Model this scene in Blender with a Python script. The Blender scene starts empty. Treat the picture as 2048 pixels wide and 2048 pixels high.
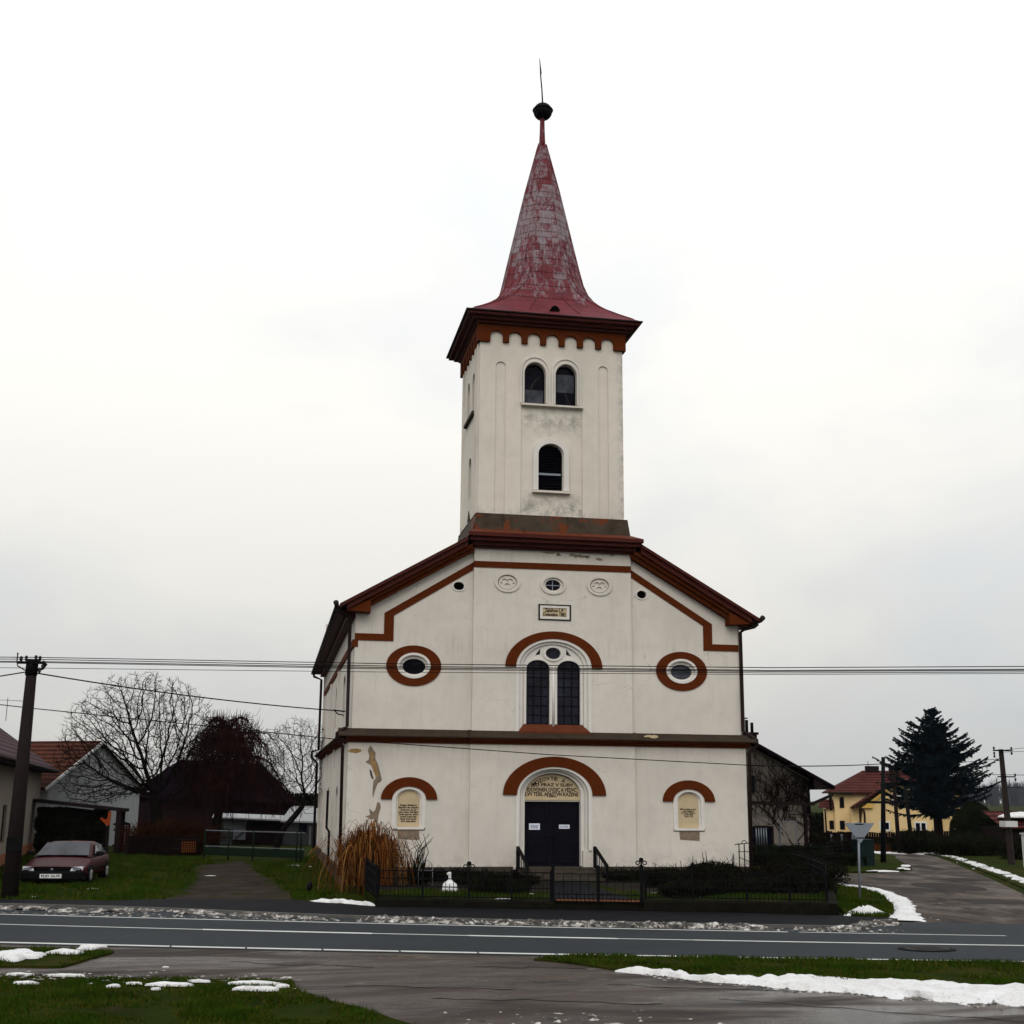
import bpy, math, random
from mathutils import Vector, Matrix, noise as mnoise
from mathutils.geometry import tessellate_polygon
random.seed(7)
S = bpy.context.scene
COL = S.collection
PI = math.pi
GZ = -0.24                      # level of the lawn and road; the church garden is at 0

# ------------------------------------------------------------------ materials
def nt(name):
    m = bpy.data.materials.new(name); m.use_nodes = True
    t = m.node_tree; return m, t, t.nodes['Principled BSDF']
def N(t, kind, **kw):
    n = t.nodes.new(kind)
    for k, v in kw.items():
        if k in n.inputs: n.inputs[k].default_value = v
        else: setattr(n, k, v)
    return n
def rgba(c): return (c[0], c[1], c[2], 1)
def ramp(t, fac, stops):
    r = t.nodes.new('ShaderNodeValToRGB'); e = r.color_ramp.elements
    while len(e) > len(stops): e.remove(e[-1])
    while len(e) < len(stops): e.new(0.5)
    for q, (p, c) in zip(e, stops): q.position = p; q.color = rgba(c) if len(c) == 3 else c
    t.links.new(fac, r.inputs[0]); return r.outputs[0]
def pos(t, scale=(1, 1, 1), coord='Position'):
    g = t.nodes.new('ShaderNodeNewGeometry').outputs['Position'] if coord == 'Position' else t.nodes.new('ShaderNodeTexCoord').outputs[coord]
    m = t.nodes.new('ShaderNodeMapping'); m.inputs['Scale'].default_value = scale
    t.links.new(g, m.inputs[0]); return m.outputs[0]
def nz(t, vec, scale, detail=5, rough=.6, dist=0):
    n = N(t, 'ShaderNodeTexNoise', Scale=scale, Detail=detail, Roughness=rough, Distortion=dist)
    t.links.new(vec, n.inputs['Vector']); return n.outputs['Fac']
def mix(t, fac, a, b, kind='MIX'):
    m = t.nodes.new('ShaderNodeMix'); m.data_type = 'RGBA'; m.blend_type = kind
    for k, v in (('Factor', fac), ('A', a), ('B', b)):
        i = [s for s in m.inputs if s.name == k and s.type == ('VALUE' if k == 'Factor' else 'RGBA')][0]
        if isinstance(v, (int, float)): i.default_value = v
        elif isinstance(v, tuple): i.default_value = rgba(v)
        else: t.links.new(v, i)
    return [o for o in m.outputs if o.type == 'RGBA'][0]
def mth(t, op, a, b=0.0, clamp=False):
    m = t.nodes.new('ShaderNodeMath'); m.operation = op; m.use_clamp = clamp
    for i, v in enumerate((a, b)):
        if isinstance(v, (int, float)): m.inputs[i].default_value = v
        else: t.links.new(v, m.inputs[i])
    return m.outputs[0]
def bump(t, p, h, strength=.3, dist=.02):
    b = N(t, 'ShaderNodeBump', Strength=strength, Distance=dist); t.links.new(h, b.inputs['Height']); t.links.new(b.outputs[0], p.inputs['Normal'])
def simple(name, c, rough=.7, var=.25, scale=4, metal=0, b=.15, spec=.12, stretch=(1, 1, 1)):
    m, t, p = nt(name); v = pos(t, stretch)
    f = nz(t, v, scale, 6, .65); g = nz(t, v, scale * 9, 4, .6)
    lo = tuple(x * (1 - var) for x in c); hi = tuple(min(1, x * (1 + var)) for x in c)
    col = ramp(t, f, [(.3, lo), (.7, hi)])
    col = mix(t, .25, col, ramp(t, g, [(.3, lo), (.7, hi)]))
    t.links.new(col, p.inputs['Base Color'])
    p.inputs['Roughness'].default_value = rough; p.inputs['Metallic'].default_value = metal; p.inputs['Specular IOR Level'].default_value = spec
    if b: bump(t, p, g, b, .02)
    return m
def plaster(name, c, base=False, tower=False):
    m, t, p = nt(name); v = pos(t)
    big = nz(t, v, .35, 4, .55); mid = nz(t, v, 2.2, 7, .7); fine = nz(t, v, 45, 4, .6)
    st = nz(t, pos(t, (3.2, 3.2, .22)), 1.6, 6, .65)
    col = ramp(t, big, [(.32, tuple(x * .9 for x in c)), (.5, c), (.7, tuple(min(1, x * 1.05) for x in c))])
    col = mix(t, ramp(t, mid, [(.45, (0, 0, 0)), (.75, (.35, .35, .35))]), col, (c[0] * .72, c[1] * .7, c[2] * .68))
    col = mix(t, ramp(t, st, [(.52, (0, 0, 0)), (.8, (.20, .20, .20))]), col, (c[0] * .6, c[1] * .58, c[2] * .56))
    if base:
        sep = t.nodes.new('ShaderNodeSeparateXYZ'); t.links.new(t.nodes.new('ShaderNodeNewGeometry').outputs['Position'], sep.inputs[0]); z = sep.outputs['Z']
        def zone(c0, w):
            d = mth(t, 'ABSOLUTE', mth(t, 'SUBTRACT', z, c0)); return mth(t, 'SUBTRACT', 1.0, mth(t, 'DIVIDE', d, w), True)
        rain = ramp(t, nz(t, pos(t, (7, 7, .35)), 1.5, 6, .7), [(.50, (0, 0, 0)), (.72, (1, 1, 1))])
        blot = ramp(t, nz(t, v, 1.6, 9, .75), [(.45, (0, 0, 0)), (.68, (1, 1, 1))])
        k = mth(t, 'ADD', mth(t, 'MULTIPLY', mth(t, 'MAXIMUM', mth(t, 'MAXIMUM', zone(4.7, .8), zone(8.3, .7)), zone(11.7, .6)), mth(t, 'MULTIPLY', rain, .30)), mth(t, 'MULTIPLY', zone(.3, .75), mth(t, 'MULTIPLY', blot, .55)), True)
        col = mix(t, k, col, (.20, .185, .16))
        crack = N(t, 'ShaderNodeTexVoronoi', Scale=.42); crack.feature = 'DISTANCE_TO_EDGE'
        wv = t.nodes.new('ShaderNodeVectorMath'); wv.operation = 'ADD'; t.links.new(v, wv.inputs[0])
        wn = N(t, 'ShaderNodeTexNoise', Scale=1.7, Detail=6); t.links.new(v, wn.inputs['Vector']); t.links.new(wn.outputs['Color'], wv.inputs[1]); t.links.new(wv.outputs[0], crack.inputs['Vector'])
        ck = mth(t, 'MULTIPLY', mth(t, 'LESS_THAN', crack.outputs['Distance'], .0035), ramp(t, big, [(.5, (0, 0, 0)), (.6, (.35, .35, .35))]))
        col = mix(t, ck, col, (.16, .14, .12))
    if tower:
        sep = t.nodes.new('ShaderNodeSeparateXYZ'); t.links.new(t.nodes.new('ShaderNodeNewGeometry').outputs['Position'], sep.inputs[0])
        z = sep.outputs['Z']; x = sep.outputs['X']
        def zone(src, c0, w):
            d = mth(t, 'ABSOLUTE', mth(t, 'SUBTRACT', src, c0)); return mth(t, 'SUBTRACT', 1.0, mth(t, 'DIVIDE', d, w), True)
        mid_x = mth(t, 'LESS_THAN', mth(t, 'ABSOLUTE', x), 1.2)
        zone_a = mth(t, 'MULTIPLY', mth(t, 'MAXIMUM', zone(z, 13.5, .75), mth(t, 'MULTIPLY', zone(z, 17.0, .8), .7)), mid_x)
        zone_b = mth(t, 'MULTIPLY', zone(z, 13.1, .45), .7)
        zone_c = mth(t, 'MULTIPLY', zone(x, 2.85, .3), .8)
        zn = mth(t, 'MAXIMUM', mth(t, 'MAXIMUM', zone_a, zone_b), zone_c)
        dn = nz(t, v, 3.0, 9, .75)
        k = mth(t, 'MULTIPLY', ramp(t, dn, [(.42, (0, 0, 0)), (.62, (1, 1, 1))]), mth(t, 'MULTIPLY', zn, .85), True)
        col = mix(t, k, col, (.16, .155, .145))
    t.links.new(col, p.inputs['Base Color']); p.inputs['Roughness'].default_value = .92; p.inputs['Specular IOR Level'].default_value = .2
    h = mth(t, 'ADD', mth(t, 'MULTIPLY', fine, .4), mid); bump(t, p, h, .25, .015)
    return m
def glassy(name, c=(.012, .013, .02), rough=.12, spec=.2):
    m, t, p = nt(name); v = pos(t)
    col = ramp(t, nz(t, v, 1.3, 3), [(.35, tuple(x * .5 for x in c)), (.7, tuple(x * 1.6 for x in c))])
    t.links.new(col, p.inputs['Base Color']); p.inputs['Roughness'].default_value = rough; p.inputs['Specular IOR Level'].default_value = spec
    bump(t, p, nz(t, v, 3, 2), .06, .05); return m
M = {}
M['plaster'] = plaster('church_plaster', (.64, .59, .53), base=True)
M['tower_plaster'] = plaster('tower_plaster', (.66, .605, .53), tower=True)
M['white'] = plaster('white_moulding', (.68, .645, .60))
M['cream'] = simple('cream_panel', (.52, .41, .26), .85, .12, 3)
M['brown'] = simple('red_brown_trim', (.090, .0185, .0036), .85, .16, 2.5, b=.1, spec=.05)
M['maroon_metal'] = simple('maroon_painted_metal', (.060, .0105, .0065), .6, .3, 3, b=.08, spec=.1)
M['dark_metal'] = simple('dark_downpipe_paint', (.018, .008, .007), .6, .3, 4)
M['black'] = simple('black_iron_paint', (.0035, .0035, .0045), .7, .4, 8, spec=.06)
M['stone'] = simple('plinth_stone', (.050, .041, .031), .9, .55, 3.5, b=.8)
M['wallstone'] = simple('mossy_garden_wall_stone', (.0065, .006, .004), .9, .6, 4, b=.8, spec=.05)
M['bare'] = simple('bare_old_render', (.21, .16, .115), .95, .4, 7, b=.6)
M['ochre'] = simple('ochre_bare_render', (.30, .19, .08), .95, .35, 7, b=.6)
M['glass'] = glassy('dark_glass', (.0025, .0025, .008), .15, .05); M['leaded'] = glassy('leaded_glass', (.013, .013, .024), .14, .12); M['glass2'] = glassy('grey_glass', (.055, .058, .072), .15, .1)
M['door'] = simple('dark_blue_door_paint', (.0022, .0022, .0065), .6, .3, 2, b=.1, spec=.08, stretch=(6, 1, .6))
M['letter'] = simple('black_lettering', (.012, .011, .010), .8, .2, 5, b=0)
M['blue_print'] = simple('blue_print', (.06, .10, .30), .7, .2, 5, b=0)
M['paper'] = simple('white_paper', (.72, .74, .80), .8, .05, 5, b=0)
M['sky_tin'] = None
def skirt_mat():
    m, t, p = nt('weathered_skirt_tin'); v = pos(t)
    col = ramp(t, nz(t, v, 1.4, 6, .7), [(.3, (.024, .016, .010)), (.6, (.060, .043, .030)), (.8, (.036, .024, .016))])
    pt = ramp(t, nz(t, v, .75, 5, .65, .4), [(.515, (0, 0, 0)), (.55, (1, 1, 1))])
    col = mix(t, pt, col, (.12, .030, .010)); t.links.new(col, p.inputs['Base Color']); p.inputs['Roughness'].default_value = .7; p.inputs['Specular IOR Level'].default_value = .1
    bump(t, p, nz(t, v, 12, 5), .3, .02); return m
M['skirt'] = skirt_mat()
M['ledge'] = simple('weathered_ledge_tin', (.034, .023, .015), .75, .4, 2.2, b=.2)
M['flash'] = simple('rusty_flashing', (.105, .026, .010), .7, .3, 2.5, b=.15)
def spire_mat():
    m, t, p = nt('peeling_spire_paint'); v = pos(t)
    sep = t.nodes.new('ShaderNodeSeparateXYZ'); t.links.new(t.nodes.new('ShaderNodeNewGeometry').outputs['Position'], sep.inputs[0])
    z = sep.outputs['Z']
    red = ramp(t, nz(t, v, 1.5, 6, .7), [(.3, (.085, .012, .018)), (.7, (.17, .027, .036))])
    grey = ramp(t, nz(t, pos(t, (3, 3, .5)), 4, 5, .7), [(.3, (.15, .105, .118)), (.7, (.30, .25, .27))])
    # paint comes off course by course: quantise z into courses and shift the noise per course
    course = mth(t, 'FLOOR', mth(t, 'MULTIPLY', z, 1.55))
    cx = t.nodes.new('ShaderNodeCombineXYZ')
    t.links.new(mth(t, 'ADD', mth(t, 'MULTIPLY', sep.outputs['X'], 1.1), mth(t, 'MULTIPLY', course, 3.7)), cx.inputs[0])
    t.links.new(mth(t, 'MULTIPLY', sep.outputs['Y'], 1.1), cx.inputs[1]); t.links.new(mth(t, 'MULTIPLY', z, .32), cx.inputs[2])
    n1 = nz(t, cx.outputs[0], 1.9, 9, .78, .8)
    ragged = nz(t, pos(t, (13, 13, .55)), 2.2, 8, .8)
    f = mth(t, 'ADD', mth(t, 'MULTIPLY', n1, .68), mth(t, 'MULTIPLY', ragged, .42))
    low = mth(t, 'MULTIPLY', mth(t, 'SUBTRACT', 22.3, z, True), .55, True)
    f = mth(t, 'SUBTRACT', f, mth(t, 'MULTIPLY', low, .35))
    midz = mth(t, 'SUBTRACT', 1.0, mth(t, 'DIVIDE', mth(t, 'ABSOLUTE', mth(t, 'SUBTRACT', z, 26.0)), 4.5), True)
    f = mth(t, 'ADD', f, mth(t, 'MULTIPLY', mth(t, 'SUBTRACT', midz, .5), .09))
    k = ramp(t, f, [(.55, (0, 0, 0)), (.575, (.75, .75, .75)), (.62, (1, 1, 1))])
    col = mix(t, k, red, grey)
    seam = mth(t, 'FRACT', mth(t, 'MULTIPLY', z, 1.55)); sm = mth(t, 'LESS_THAN', seam, .045)
    col = mix(t, mth(t, 'MULTIPLY', sm, .75), col, (.05, .02, .024))
    t.links.new(col, p.inputs['Base Color']); p.inputs['Roughness'].default_value = .6; p.inputs['Specular IOR Level'].default_value = .15
    bump(t, p, mth(t, 'ADD', mth(t, 'MULTIPLY', sm, -1.0), mth(t, 'MULTIPLY', ragged, .6)), .4, .03); return m
M['spire'] = spire_mat()
def tile_mat(name, c, rows=3.0, axis='Z'):
    m, t, p = nt(name); v = pos(t)
    sep = t.nodes.new('ShaderNodeSeparateXYZ'); t.links.new(t.nodes.new('ShaderNodeNewGeometry').outputs['Position'], sep.inputs[0])
    fr = mth(t, 'FRACT', mth(t, 'MULTIPLY', sep.outputs[axis], rows))
    col = ramp(t, nz(t, v, 1.6, 6, .7), [(.3, tuple(x * .55 for x in c)), (.7, tuple(x * 1.35 for x in c))])
    col = mix(t, ramp(t, fr, [(.0, (.92, .92, .92)), (.34, (.88, .88, .88)), (.50, (0, 0, 0))]), col, tuple(x * .18 for x in c))
    t.links.new(col, p.inputs['Base Color']); p.inputs['Roughness'].default_value = .85; p.inputs['Specular IOR Level'].default_value = .06
    bump(t, p, fr, .8, .06); return m
M['tile_dark'] = tile_mat('dark_church_tiles', (.02, .012, .011), 3.2)
M['tile_purple'] = tile_mat('plum_roof_tiles', (.075, .038, .048), 3.4)
M['tile_red'] = tile_mat('red_roof_tiles', (.075, .022, .012), 4.0)
M['tile_brown'] = tile_mat('brown_red_roof_tiles', (.085, .022, .018), 4.2)
M['tile_barn'] = simple('dark_barn_roofing', (.006, .003, .006), .95, .3, 1, spec=.0)
def ground_mat(name, stops, scale, scale2, rough=.85, spec=.25, b=.4, patch=None, stretch=(1, 1, 1), bd=.03, rrange=None):
    m, t, p = nt(name); v = pos(t, stretch)
    f = nz(t, v, scale, 7, .68, .4); g = nz(t, v, scale2, 6, .7)
    col = ramp(t, f, stops)
    k = ramp(t, g, [(.25, (.5, .5, .5)), (.75, (1.0, 1.0, 1.0))]); col = mix(t, .8, col, k, 'MULTIPLY')
    if patch:
        for (sc, lo, c2, am) in patch:
            q = ramp(t, nz(t, v, sc, 6, .65, .6), [(lo, (0, 0, 0)), (lo + .08, (am, am, am))]); col = mix(t, q, col, c2)
    t.links.new(col, p.inputs['Base Color']); p.inputs['Roughness'].default_value = rough; p.inputs['Specular IOR Level'].default_value = spec
    if rrange:
        rr = ramp(t, nz(t, v, .5, 5, .6, .8), [(.38, (rrange[0],) * 3), (.62, (rrange[1],) * 3)]); t.links.new(rr, p.inputs['Roughness'])
    bump(t, p, mth(t, 'ADD', g, mth(t, 'MULTIPLY', f, .6)), b, bd); return m
M['lawn'] = ground_mat('winter_lawn', [(.25, (.008, .013, .001)), (.5, (.020, .032, .002)), (.75, (.036, .042, .004))], .6, 14, .95, .02, .9, patch=[(.32, .54, (.042, .034, .007), .65), (1.1, .60, (.030, .021, .010), .8)], bd=.05)
M['asphalt'] = ground_mat('wet_blue_grey_asphalt', [(.3, (.018, .0245, .030)), (.7, (.027, .0345, .041))], .25, 60, .8, .12, .25, stretch=(.6, 1.6, 1), bd=.008, patch=[(.9, .60, (.017, .020, .024), .6)])
M['apron'] = ground_mat('muddy_brown_asphalt', [(.30, (.015, .0093, .0068)), (.47, (.040, .0265, .0205)), (.70, (.074, .0505, .040))],   .55, 22, .75, .24, .6, patch=[(.8, .55, (.013, .011, .012), .85), (2.2, .60, (.105, .086, .077), .75), (7, .63, (.014, .011, .010), .7), (26, .66, (.12, .10, .09), .6)], stretch=(.45, 1.5, 1), bd=.025, rrange=(.16, .9))
M['sideroad'] = ground_mat('patched_worn_asphalt', [(.34, (.022, .0155, .0125)), (.5, (.080, .062, .052)), (.66, (.16, .133, .114))], .8, 16, .85, .1, .7, patch=[(.5, .55, (.018, .014, .014), .85), (1.9, .60, (.13, .11, .098), .7), (3.2, .62, (.012, .009, .008), .8)], stretch=(1, .45, 1), bd=.03)
M['track'] = ground_mat('gravel_track', [(.28, (.018, .012, .009)), (.5, (.040, .029, .024)), (.75, (.068, .052, .045))], 1.1, 26, .95, .03, .8, patch=[(.9, .54, (.020, .024, .003), .9)])
M['pavement'] = ground_mat('dark_wet_pavement', [(.3, (.004, .0045, .0065)), (.7, (.010, .0105, .014))], .8, 24, .8, .05, .3, bd=.01)
M['soil'] = ground_mat('dark_soil', [(.3, (.008, .006, .004)), (.7, (.020, .015, .010))], 1.5, 20, .95, .1, .9)
def snow_mat(name, dirty):
    m, t, p = nt(name); v = pos(t)
    f = nz(t, v, 4.5 if dirty else 2.4, 8, .75, .4); g = nz(t, v, 22, 5, .65)
    if dirty:
        col = ramp(t, f, [(.40, (.008, .006, .005)), (.50, (.05, .042, .035)), (.56, (.36, .33, .30)), (.68, (.72, .70, .68))])
    else:
        col = ramp(t, f, [(.25, (.36, .335, .31)), (.40, (.60, .585, .575)), (.56, (.70, .70, .71)), (.75, (.76, .765, .78))])
        col = mix(t, ramp(t, g, [(.58, (0, 0, 0)), (.70, (.8, .8, .8))]), col, (.26, .215, .175))
    t.links.new(col, p.inputs['Base Color']); p.inputs['Roughness'].default_value = .75
    p.inputs['Subsurface Weight'].default_value = 0
    bump(t, p, g, .5, .04); return m
M['snow'] = snow_mat('old_snow', False); M['dirty_snow'] = snow_mat('dirty_ploughed_snow', True)
M['line'] = ground_mat('worn_road_paint', [(.3, (.55, .55, .53)), (.7, (.72, .72, .70))], 2.0, 40, .8, .2, .2, patch=[(3.0, .66, (.10, .10, .10), .8)], bd=.005)
M['bark'] = simple('dark_bark', (.008, .0065, .006), .95, .4, 6, b=.4, spec=.0)
M['bark_red'] = simple('reddish_dark_twigs', (.022, .0085, .008), .95, .6, 1.5, b=0, spec=.0)
M['needle'] = simple('blue_green_needles', (.007, .0165, .024), .95, .7, 1.0, b=0, spec=.02)
M['hedge'] = simple('dark_hedge_leaves', (.006, .0085, .003), .95, .7, 2, b=0, spec=.03)
M['twig'] = simple('dark_twigs', (.006, .0035, .0032), .95, .5, 4, b=0, spec=.0)
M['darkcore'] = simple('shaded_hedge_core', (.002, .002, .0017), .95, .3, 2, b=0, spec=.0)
M['straw1'] = simple('rust_straw', (.13, .040, .008), .9, .35, 3, b=0, spec=.05)
M['straw2'] = simple('tan_straw', (.27, .125, .036), .9, .3, 3, b=0, spec=.05)
M['straw3'] = simple('dark_straw', (.028, .009, .003), .9, .4, 3, b=0, spec=.03)
M['blade1'] = simple('green_grass_blades', (.020, .043, .0022), .9, .6, 1.2, b=0, spec=.03)
M['blade2'] = simple('olive_grass_blades', (.052, .049, .007), .9, .45, 1.0, b=0, spec=.02)
M['wood_dark'] = simple('weathered_dark_wood', (.013, .009, .0085), .9, .5, 5, b=.4, stretch=(5, 5, .5), spec=.03)
M['pole'] = simple('dark_pole_surface', (.017, .012, .012), .9, .45, 5, b=.3, stretch=(6, 6, .4), spec=.05)
M['conc'] = simple('grey_concrete_pole', (.028, .021, .020), .9, .35, 4, b=.3, stretch=(4, 4, .5), spec=.05)
M['grey_wall'] = simple('grey_beige_render', (.22, .185, .155), .9, .14, 1.5, stretch=(4, 4, .3))
M['white_wall'] = simple('pale_gable_render', (.31, .315, .32), .9, .14, 1.2, stretch=(5, 5, .3))
M['yellow'] = simple('yellow_render', (.70, .51, .26), .9, .07, 1.0)
M['yellow_trim'] = simple('bright_yellow_eave', (.62, .40, .10), .8, .08, 1.0)
M['annex'] = plaster('annex_render', (.135, .118, .10))
M['annex_low'] = plaster('annex_lower_render', (.19, .165, .142))
M['brick'] = simple('orange_brick', (.22, .085, .04), .9, .4, 4)
M['orange'] = simple('orange_brace_paint', (.27, .042, .007), .7, .15, 2)
M['redwood'] = simple('dark_red_boards', (.026, .003, .0035), .9, .4, 3, stretch=(6, 6, .5))
M['redshed'] = simple('dark_maroon_boards', (.008, .002, .0035), .9, .4, 3, stretch=(6, 6, .5))
M['greyboard'] = simple('grey_shed_boards', (.045, .047, .050), .9, .3, 3, stretch=(8, 8, .5))
M['paleboard'] = simple('pale_shed_boards', (.15, .16, .18), .9, .2, 3, stretch=(8, 8, .5))
M['green_paint'] = simple('dark_green_gate_paint', (.003, .011, .005), .8, .3, 3)
M['teal'] = simple('teal_cabinet_paint', (.003, .011, .0115), .7, .3, 3)
M['carpaint'] = simple('maroon_car_paint', (.040, .002, .006), .42, .12, 1.5, b=0, spec=.07)
M['carblack'] = simple('black_bumper_plastic', (.0045, .0045, .005), .7, .2, 5, b=.05, spec=.06)
M['carglass'] = glassy('car_glass', (.030, .032, .042), .08, .25)
M['lamp'] = simple('headlamp_glass', (.55, .57, .60), .15, .15, 12, b=.2, spec=.7)
M['tyre'] = simple('tyre_rubber', (.012, .012, .012), .9, .2, 6); M['rim'] = simple('grey_wheel_trim', (.38, .38, .39), .4, .15, 5, metal=.4)
M['plate'] = simple('white_number_plate', (.75, .75, .74), .5, .05, 5, b=0)
M['signback'] = simple('galvanised_sign_back', (.23, .26, .30), .45, .12, 1.5, metal=.5, b=.05)
M['galv'] = simple('galvanised_steel', (.20, .22, .25), .5, .15, 4, metal=.4)
M['wire'] = simple('black_cable', (.004, .004, .005), .8, .2, 4, b=0, spec=.03)
M['porcelain'] = simple('dark_insulator', (.02, .014, .012), .35, .3, 6, b=0)
M['whiteframe'] = simple('white_window_frame', (.70, .70, .70), .6, .06, 3, b=0)
M['kerbstone'] = simple('kerb_stone', (.10, .095, .088), .9, .4, 2.5, b=.5)
M['repair'] = ground_mat('dark_asphalt_repair', [(.3, (.024, .019, .017)), (.7, (.050, .041, .037))], .9, 18, .85, .08, .6)
M['iron'] = simple('rusty_manhole_iron', (.030, .026, .024), .7, .4, 9, b=.5)
M['crow'] = simple('black_feathers', (.006, .006, .008), .6, .4, 10)
M['fog_wood'] = simple('far_haze_tinted_woodland', (.042, .045, .058), .95, .3, .02, b=0, spec=.05)  # bluish haze of the distance is mixed into the twig colour
M['grey_plate'] = simple('white_pole_band', (.55, .54, .53), .7, .08, 4)

# ------------------------------------------------------------------ mesh builder
class MB:
    def __init__(s): s.v = []; s.f = []; s.m = []; s.sm = []
    def add(s, vs, fs, mi=0, smooth=False):
        o = len(s.v); s.v += [tuple(q) for q in vs]; s.f += [tuple(i + o for i in f) for f in fs]
        s.m += [mi] * len(fs); s.sm += [smooth] * len(fs); return s
    def box(s, x0, x1, y0, y1, z0, z1, mi=0):
        v = [(x, y, z) for z in (z0, z1) for y in (y0, y1) for x in (x0, x1)]
        return s.add(v, [(0, 2, 3, 1), (4, 5, 7, 6), (0, 1, 5, 4), (2, 6, 7, 3), (0, 4, 6, 2), (1, 3, 7, 5)], mi)
    def obox(s, c, ax, ay, az, mi=0):   # oriented box: centre and three half vectors
        c, ax, ay, az = map(Vector, (c, ax, ay, az))
        v = [c + i * ax + j * ay + k * az for k in (-1, 1) for j in (-1, 1) for i in (-1, 1)]
        return s.add(v, [(0, 2, 3, 1), (4, 5, 7, 6), (0, 1, 5, 4), (2, 6, 7, 3), (0, 4, 6, 2), (1, 3, 7, 5)], mi)
    def bar(s, a, b, w, h=None, mi=0):
        a, b = Vector(a), Vector(b); d = (b - a); L = d.length
        if L < 1e-6: return s
        d /= L; up = Vector((0, 0, 1)) if abs(d.z) < .95 else Vector((0, 1, 0))
        x = d.cross(up).normalized(); y = x.cross(d); h = h or w
        return s.obox((a + b) / 2, d * L / 2, x * w / 2, y * h / 2, mi)
    def tube(s, pts, rs, n=6, mi=0, cap=True, smooth=True):
        pts = [Vector(p) for p in pts]
        if isinstance(rs, (int, float)): rs = [rs] * len(pts)
        o = []; prev = None
        for i, p in enumerate(pts):
            d = (pts[min(i + 1, len(pts) - 1)] - pts[max(i - 1, 0)])
            d = d.normalized() if d.length > 1e-9 else Vector((0, 0, 1))
            if prev is None:
                up = Vector((0, 0, 1)) if abs(d.z) < .9 else Vector((1, 0, 0)); x = d.cross(up).normalized()
            else:
                x = (prev - d * prev.dot(d)); x = x.normalized() if x.length > 1e-6 else d.orthogonal().normalized()
            prev = x; y = d.cross(x)
            o += [p + (x * math.cos(2 * PI * k / n) + y * math.sin(2 * PI * k / n)) * rs[i] for k in range(n)]
        fs = [(i * n + k, i * n + (k + 1) % n, (i + 1) * n + (k + 1) % n, (i + 1) * n + k) for i in range(len(pts) - 1) for k in range(n)]
        if cap: fs += [tuple(range(n - 1, -1, -1)), tuple((len(pts) - 1) * n + k for k in range(n))]
        return s.add(o, fs, mi, smooth)
    def lathe(s, c, prof, n=20, sx=1, sy=1, mi=0, smooth=True):
        vs = [(c[0] + r * sx * math.cos(2 * PI * k / n), c[1] + r * sy * math.sin(2 * PI * k / n), c[2] + z) for r, z in prof for k in range(n)]
        fs = [(i * n + k, i * n + (k + 1) % n, (i + 1) * n + (k + 1) % n, (i + 1) * n + k) for i in range(len(prof) - 1) for k in range(n)]
        return s.add(vs, fs + [tuple(range(n - 1, -1, -1)), tuple((len(prof) - 1) * n + k for k in range(n))], mi, smooth)
    def ext(s, outer, holes=(), d0=0, d1=.1, fn=None, mi=0, back=True, rev=None):
        """extrude a 2D outline with holes; fn maps (a, b, depth) to xyz; rev = depth of the reveals of the holes"""
        fn = fn or (lambda a, b, d: (a, d, b))
        loops = [list(outer)] + [list(h) for h in holes]
        flat = [p for l in loops for p in l]
        tris = tessellate_polygon([[Vector((p[0], p[1], 0)) for p in l] for l in loops])
        s.add([fn(a, b, d0) for a, b in flat], tris, mi)
        if back: s.add([fn(a, b, d1) for a, b in flat], [tuple(reversed(q)) for q in tris], mi)
        for i, l in enumerate(loops):
            dd = d1 if (i == 0 or rev is None) else rev
            n = len(l); v = [fn(a, b, d0) for a, b in l] + [fn(a, b, dd) for a, b in l]
            s.add(v, [(k, (k + 1) % n, n + (k + 1) % n, n + k) for k in range(n)], mi)
        return s
    def sheet(s, poly, z, mi=0):
        tris = tessellate_polygon([[Vector((p[0], p[1], 0)) for p in poly]])
        return s.add([(p[0], p[1], z) for p in poly], tris, mi)
    def slab(s, poly, z0, z1, mi=0):
        return s.ext(poly, (), z1, z0, lambda a, b, d: (a, b, d), mi)
    def quad(s, a, b, c, d, mi=0): return s.add([a, b, c, d], [(0, 1, 2, 3)], mi)
    def build(s, name, mats, parent=None, bevel=0):
        me = bpy.data.meshes.new(name); me.from_pydata(s.v, [], s.f)
        for m in (mats if isinstance(mats, (list, tuple)) else [mats]): me.materials.append(M[m] if isinstance(m, str) else m)
        if any(s.m): me.polygons.foreach_set('material_index', s.m)
        if any(s.sm): me.polygons.foreach_set('use_smooth', s.sm)
        me.validate(); me.update()
        o = bpy.data.objects.new(name, me); COL.objects.link(o)
        if parent is not None:
            o.parent = parent
            w = Vector((0, 0, 0)); q = parent
            turned = False
            while q is not None: w += q.location; turned = turned or q.rotation_euler.z != 0; q = q.parent
            if not turned: o.location = -w        # vertices are world coordinates
        if bevel:
            b = o.modifiers.new('bevel', 'BEVEL'); b.width = bevel; b.segments = 2; b.limit_method = 'ANGLE'; b.angle_limit = .6
        return o
def tag(o, label=None, cat=None, group=None, kind=None):
    if label: o['label'] = label
    if cat: o['category'] = cat
    if group: o['group'] = group
    if kind: o['kind'] = kind
    return o
def empty(name, loc, label, cat, group=None, rz=0):
    o = bpy.data.objects.new(name, None); COL.objects.link(o); o.location = loc; o.rotation_euler.z = rz; o.empty_display_size = .2
    return tag(o, label, cat, group)
def ell(cx, cz, rx, rz, a0=0, a1=360, n=32):
    full = abs(a1 - a0) >= 360; k = n if full else n + 1
    return [(cx + rx * math.cos(math.radians(a0 + (a1 - a0) * i / n)), cz + rz * math.sin(math.radians(a0 + (a1 - a0) * i / n))) for i in range(k)]
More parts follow.
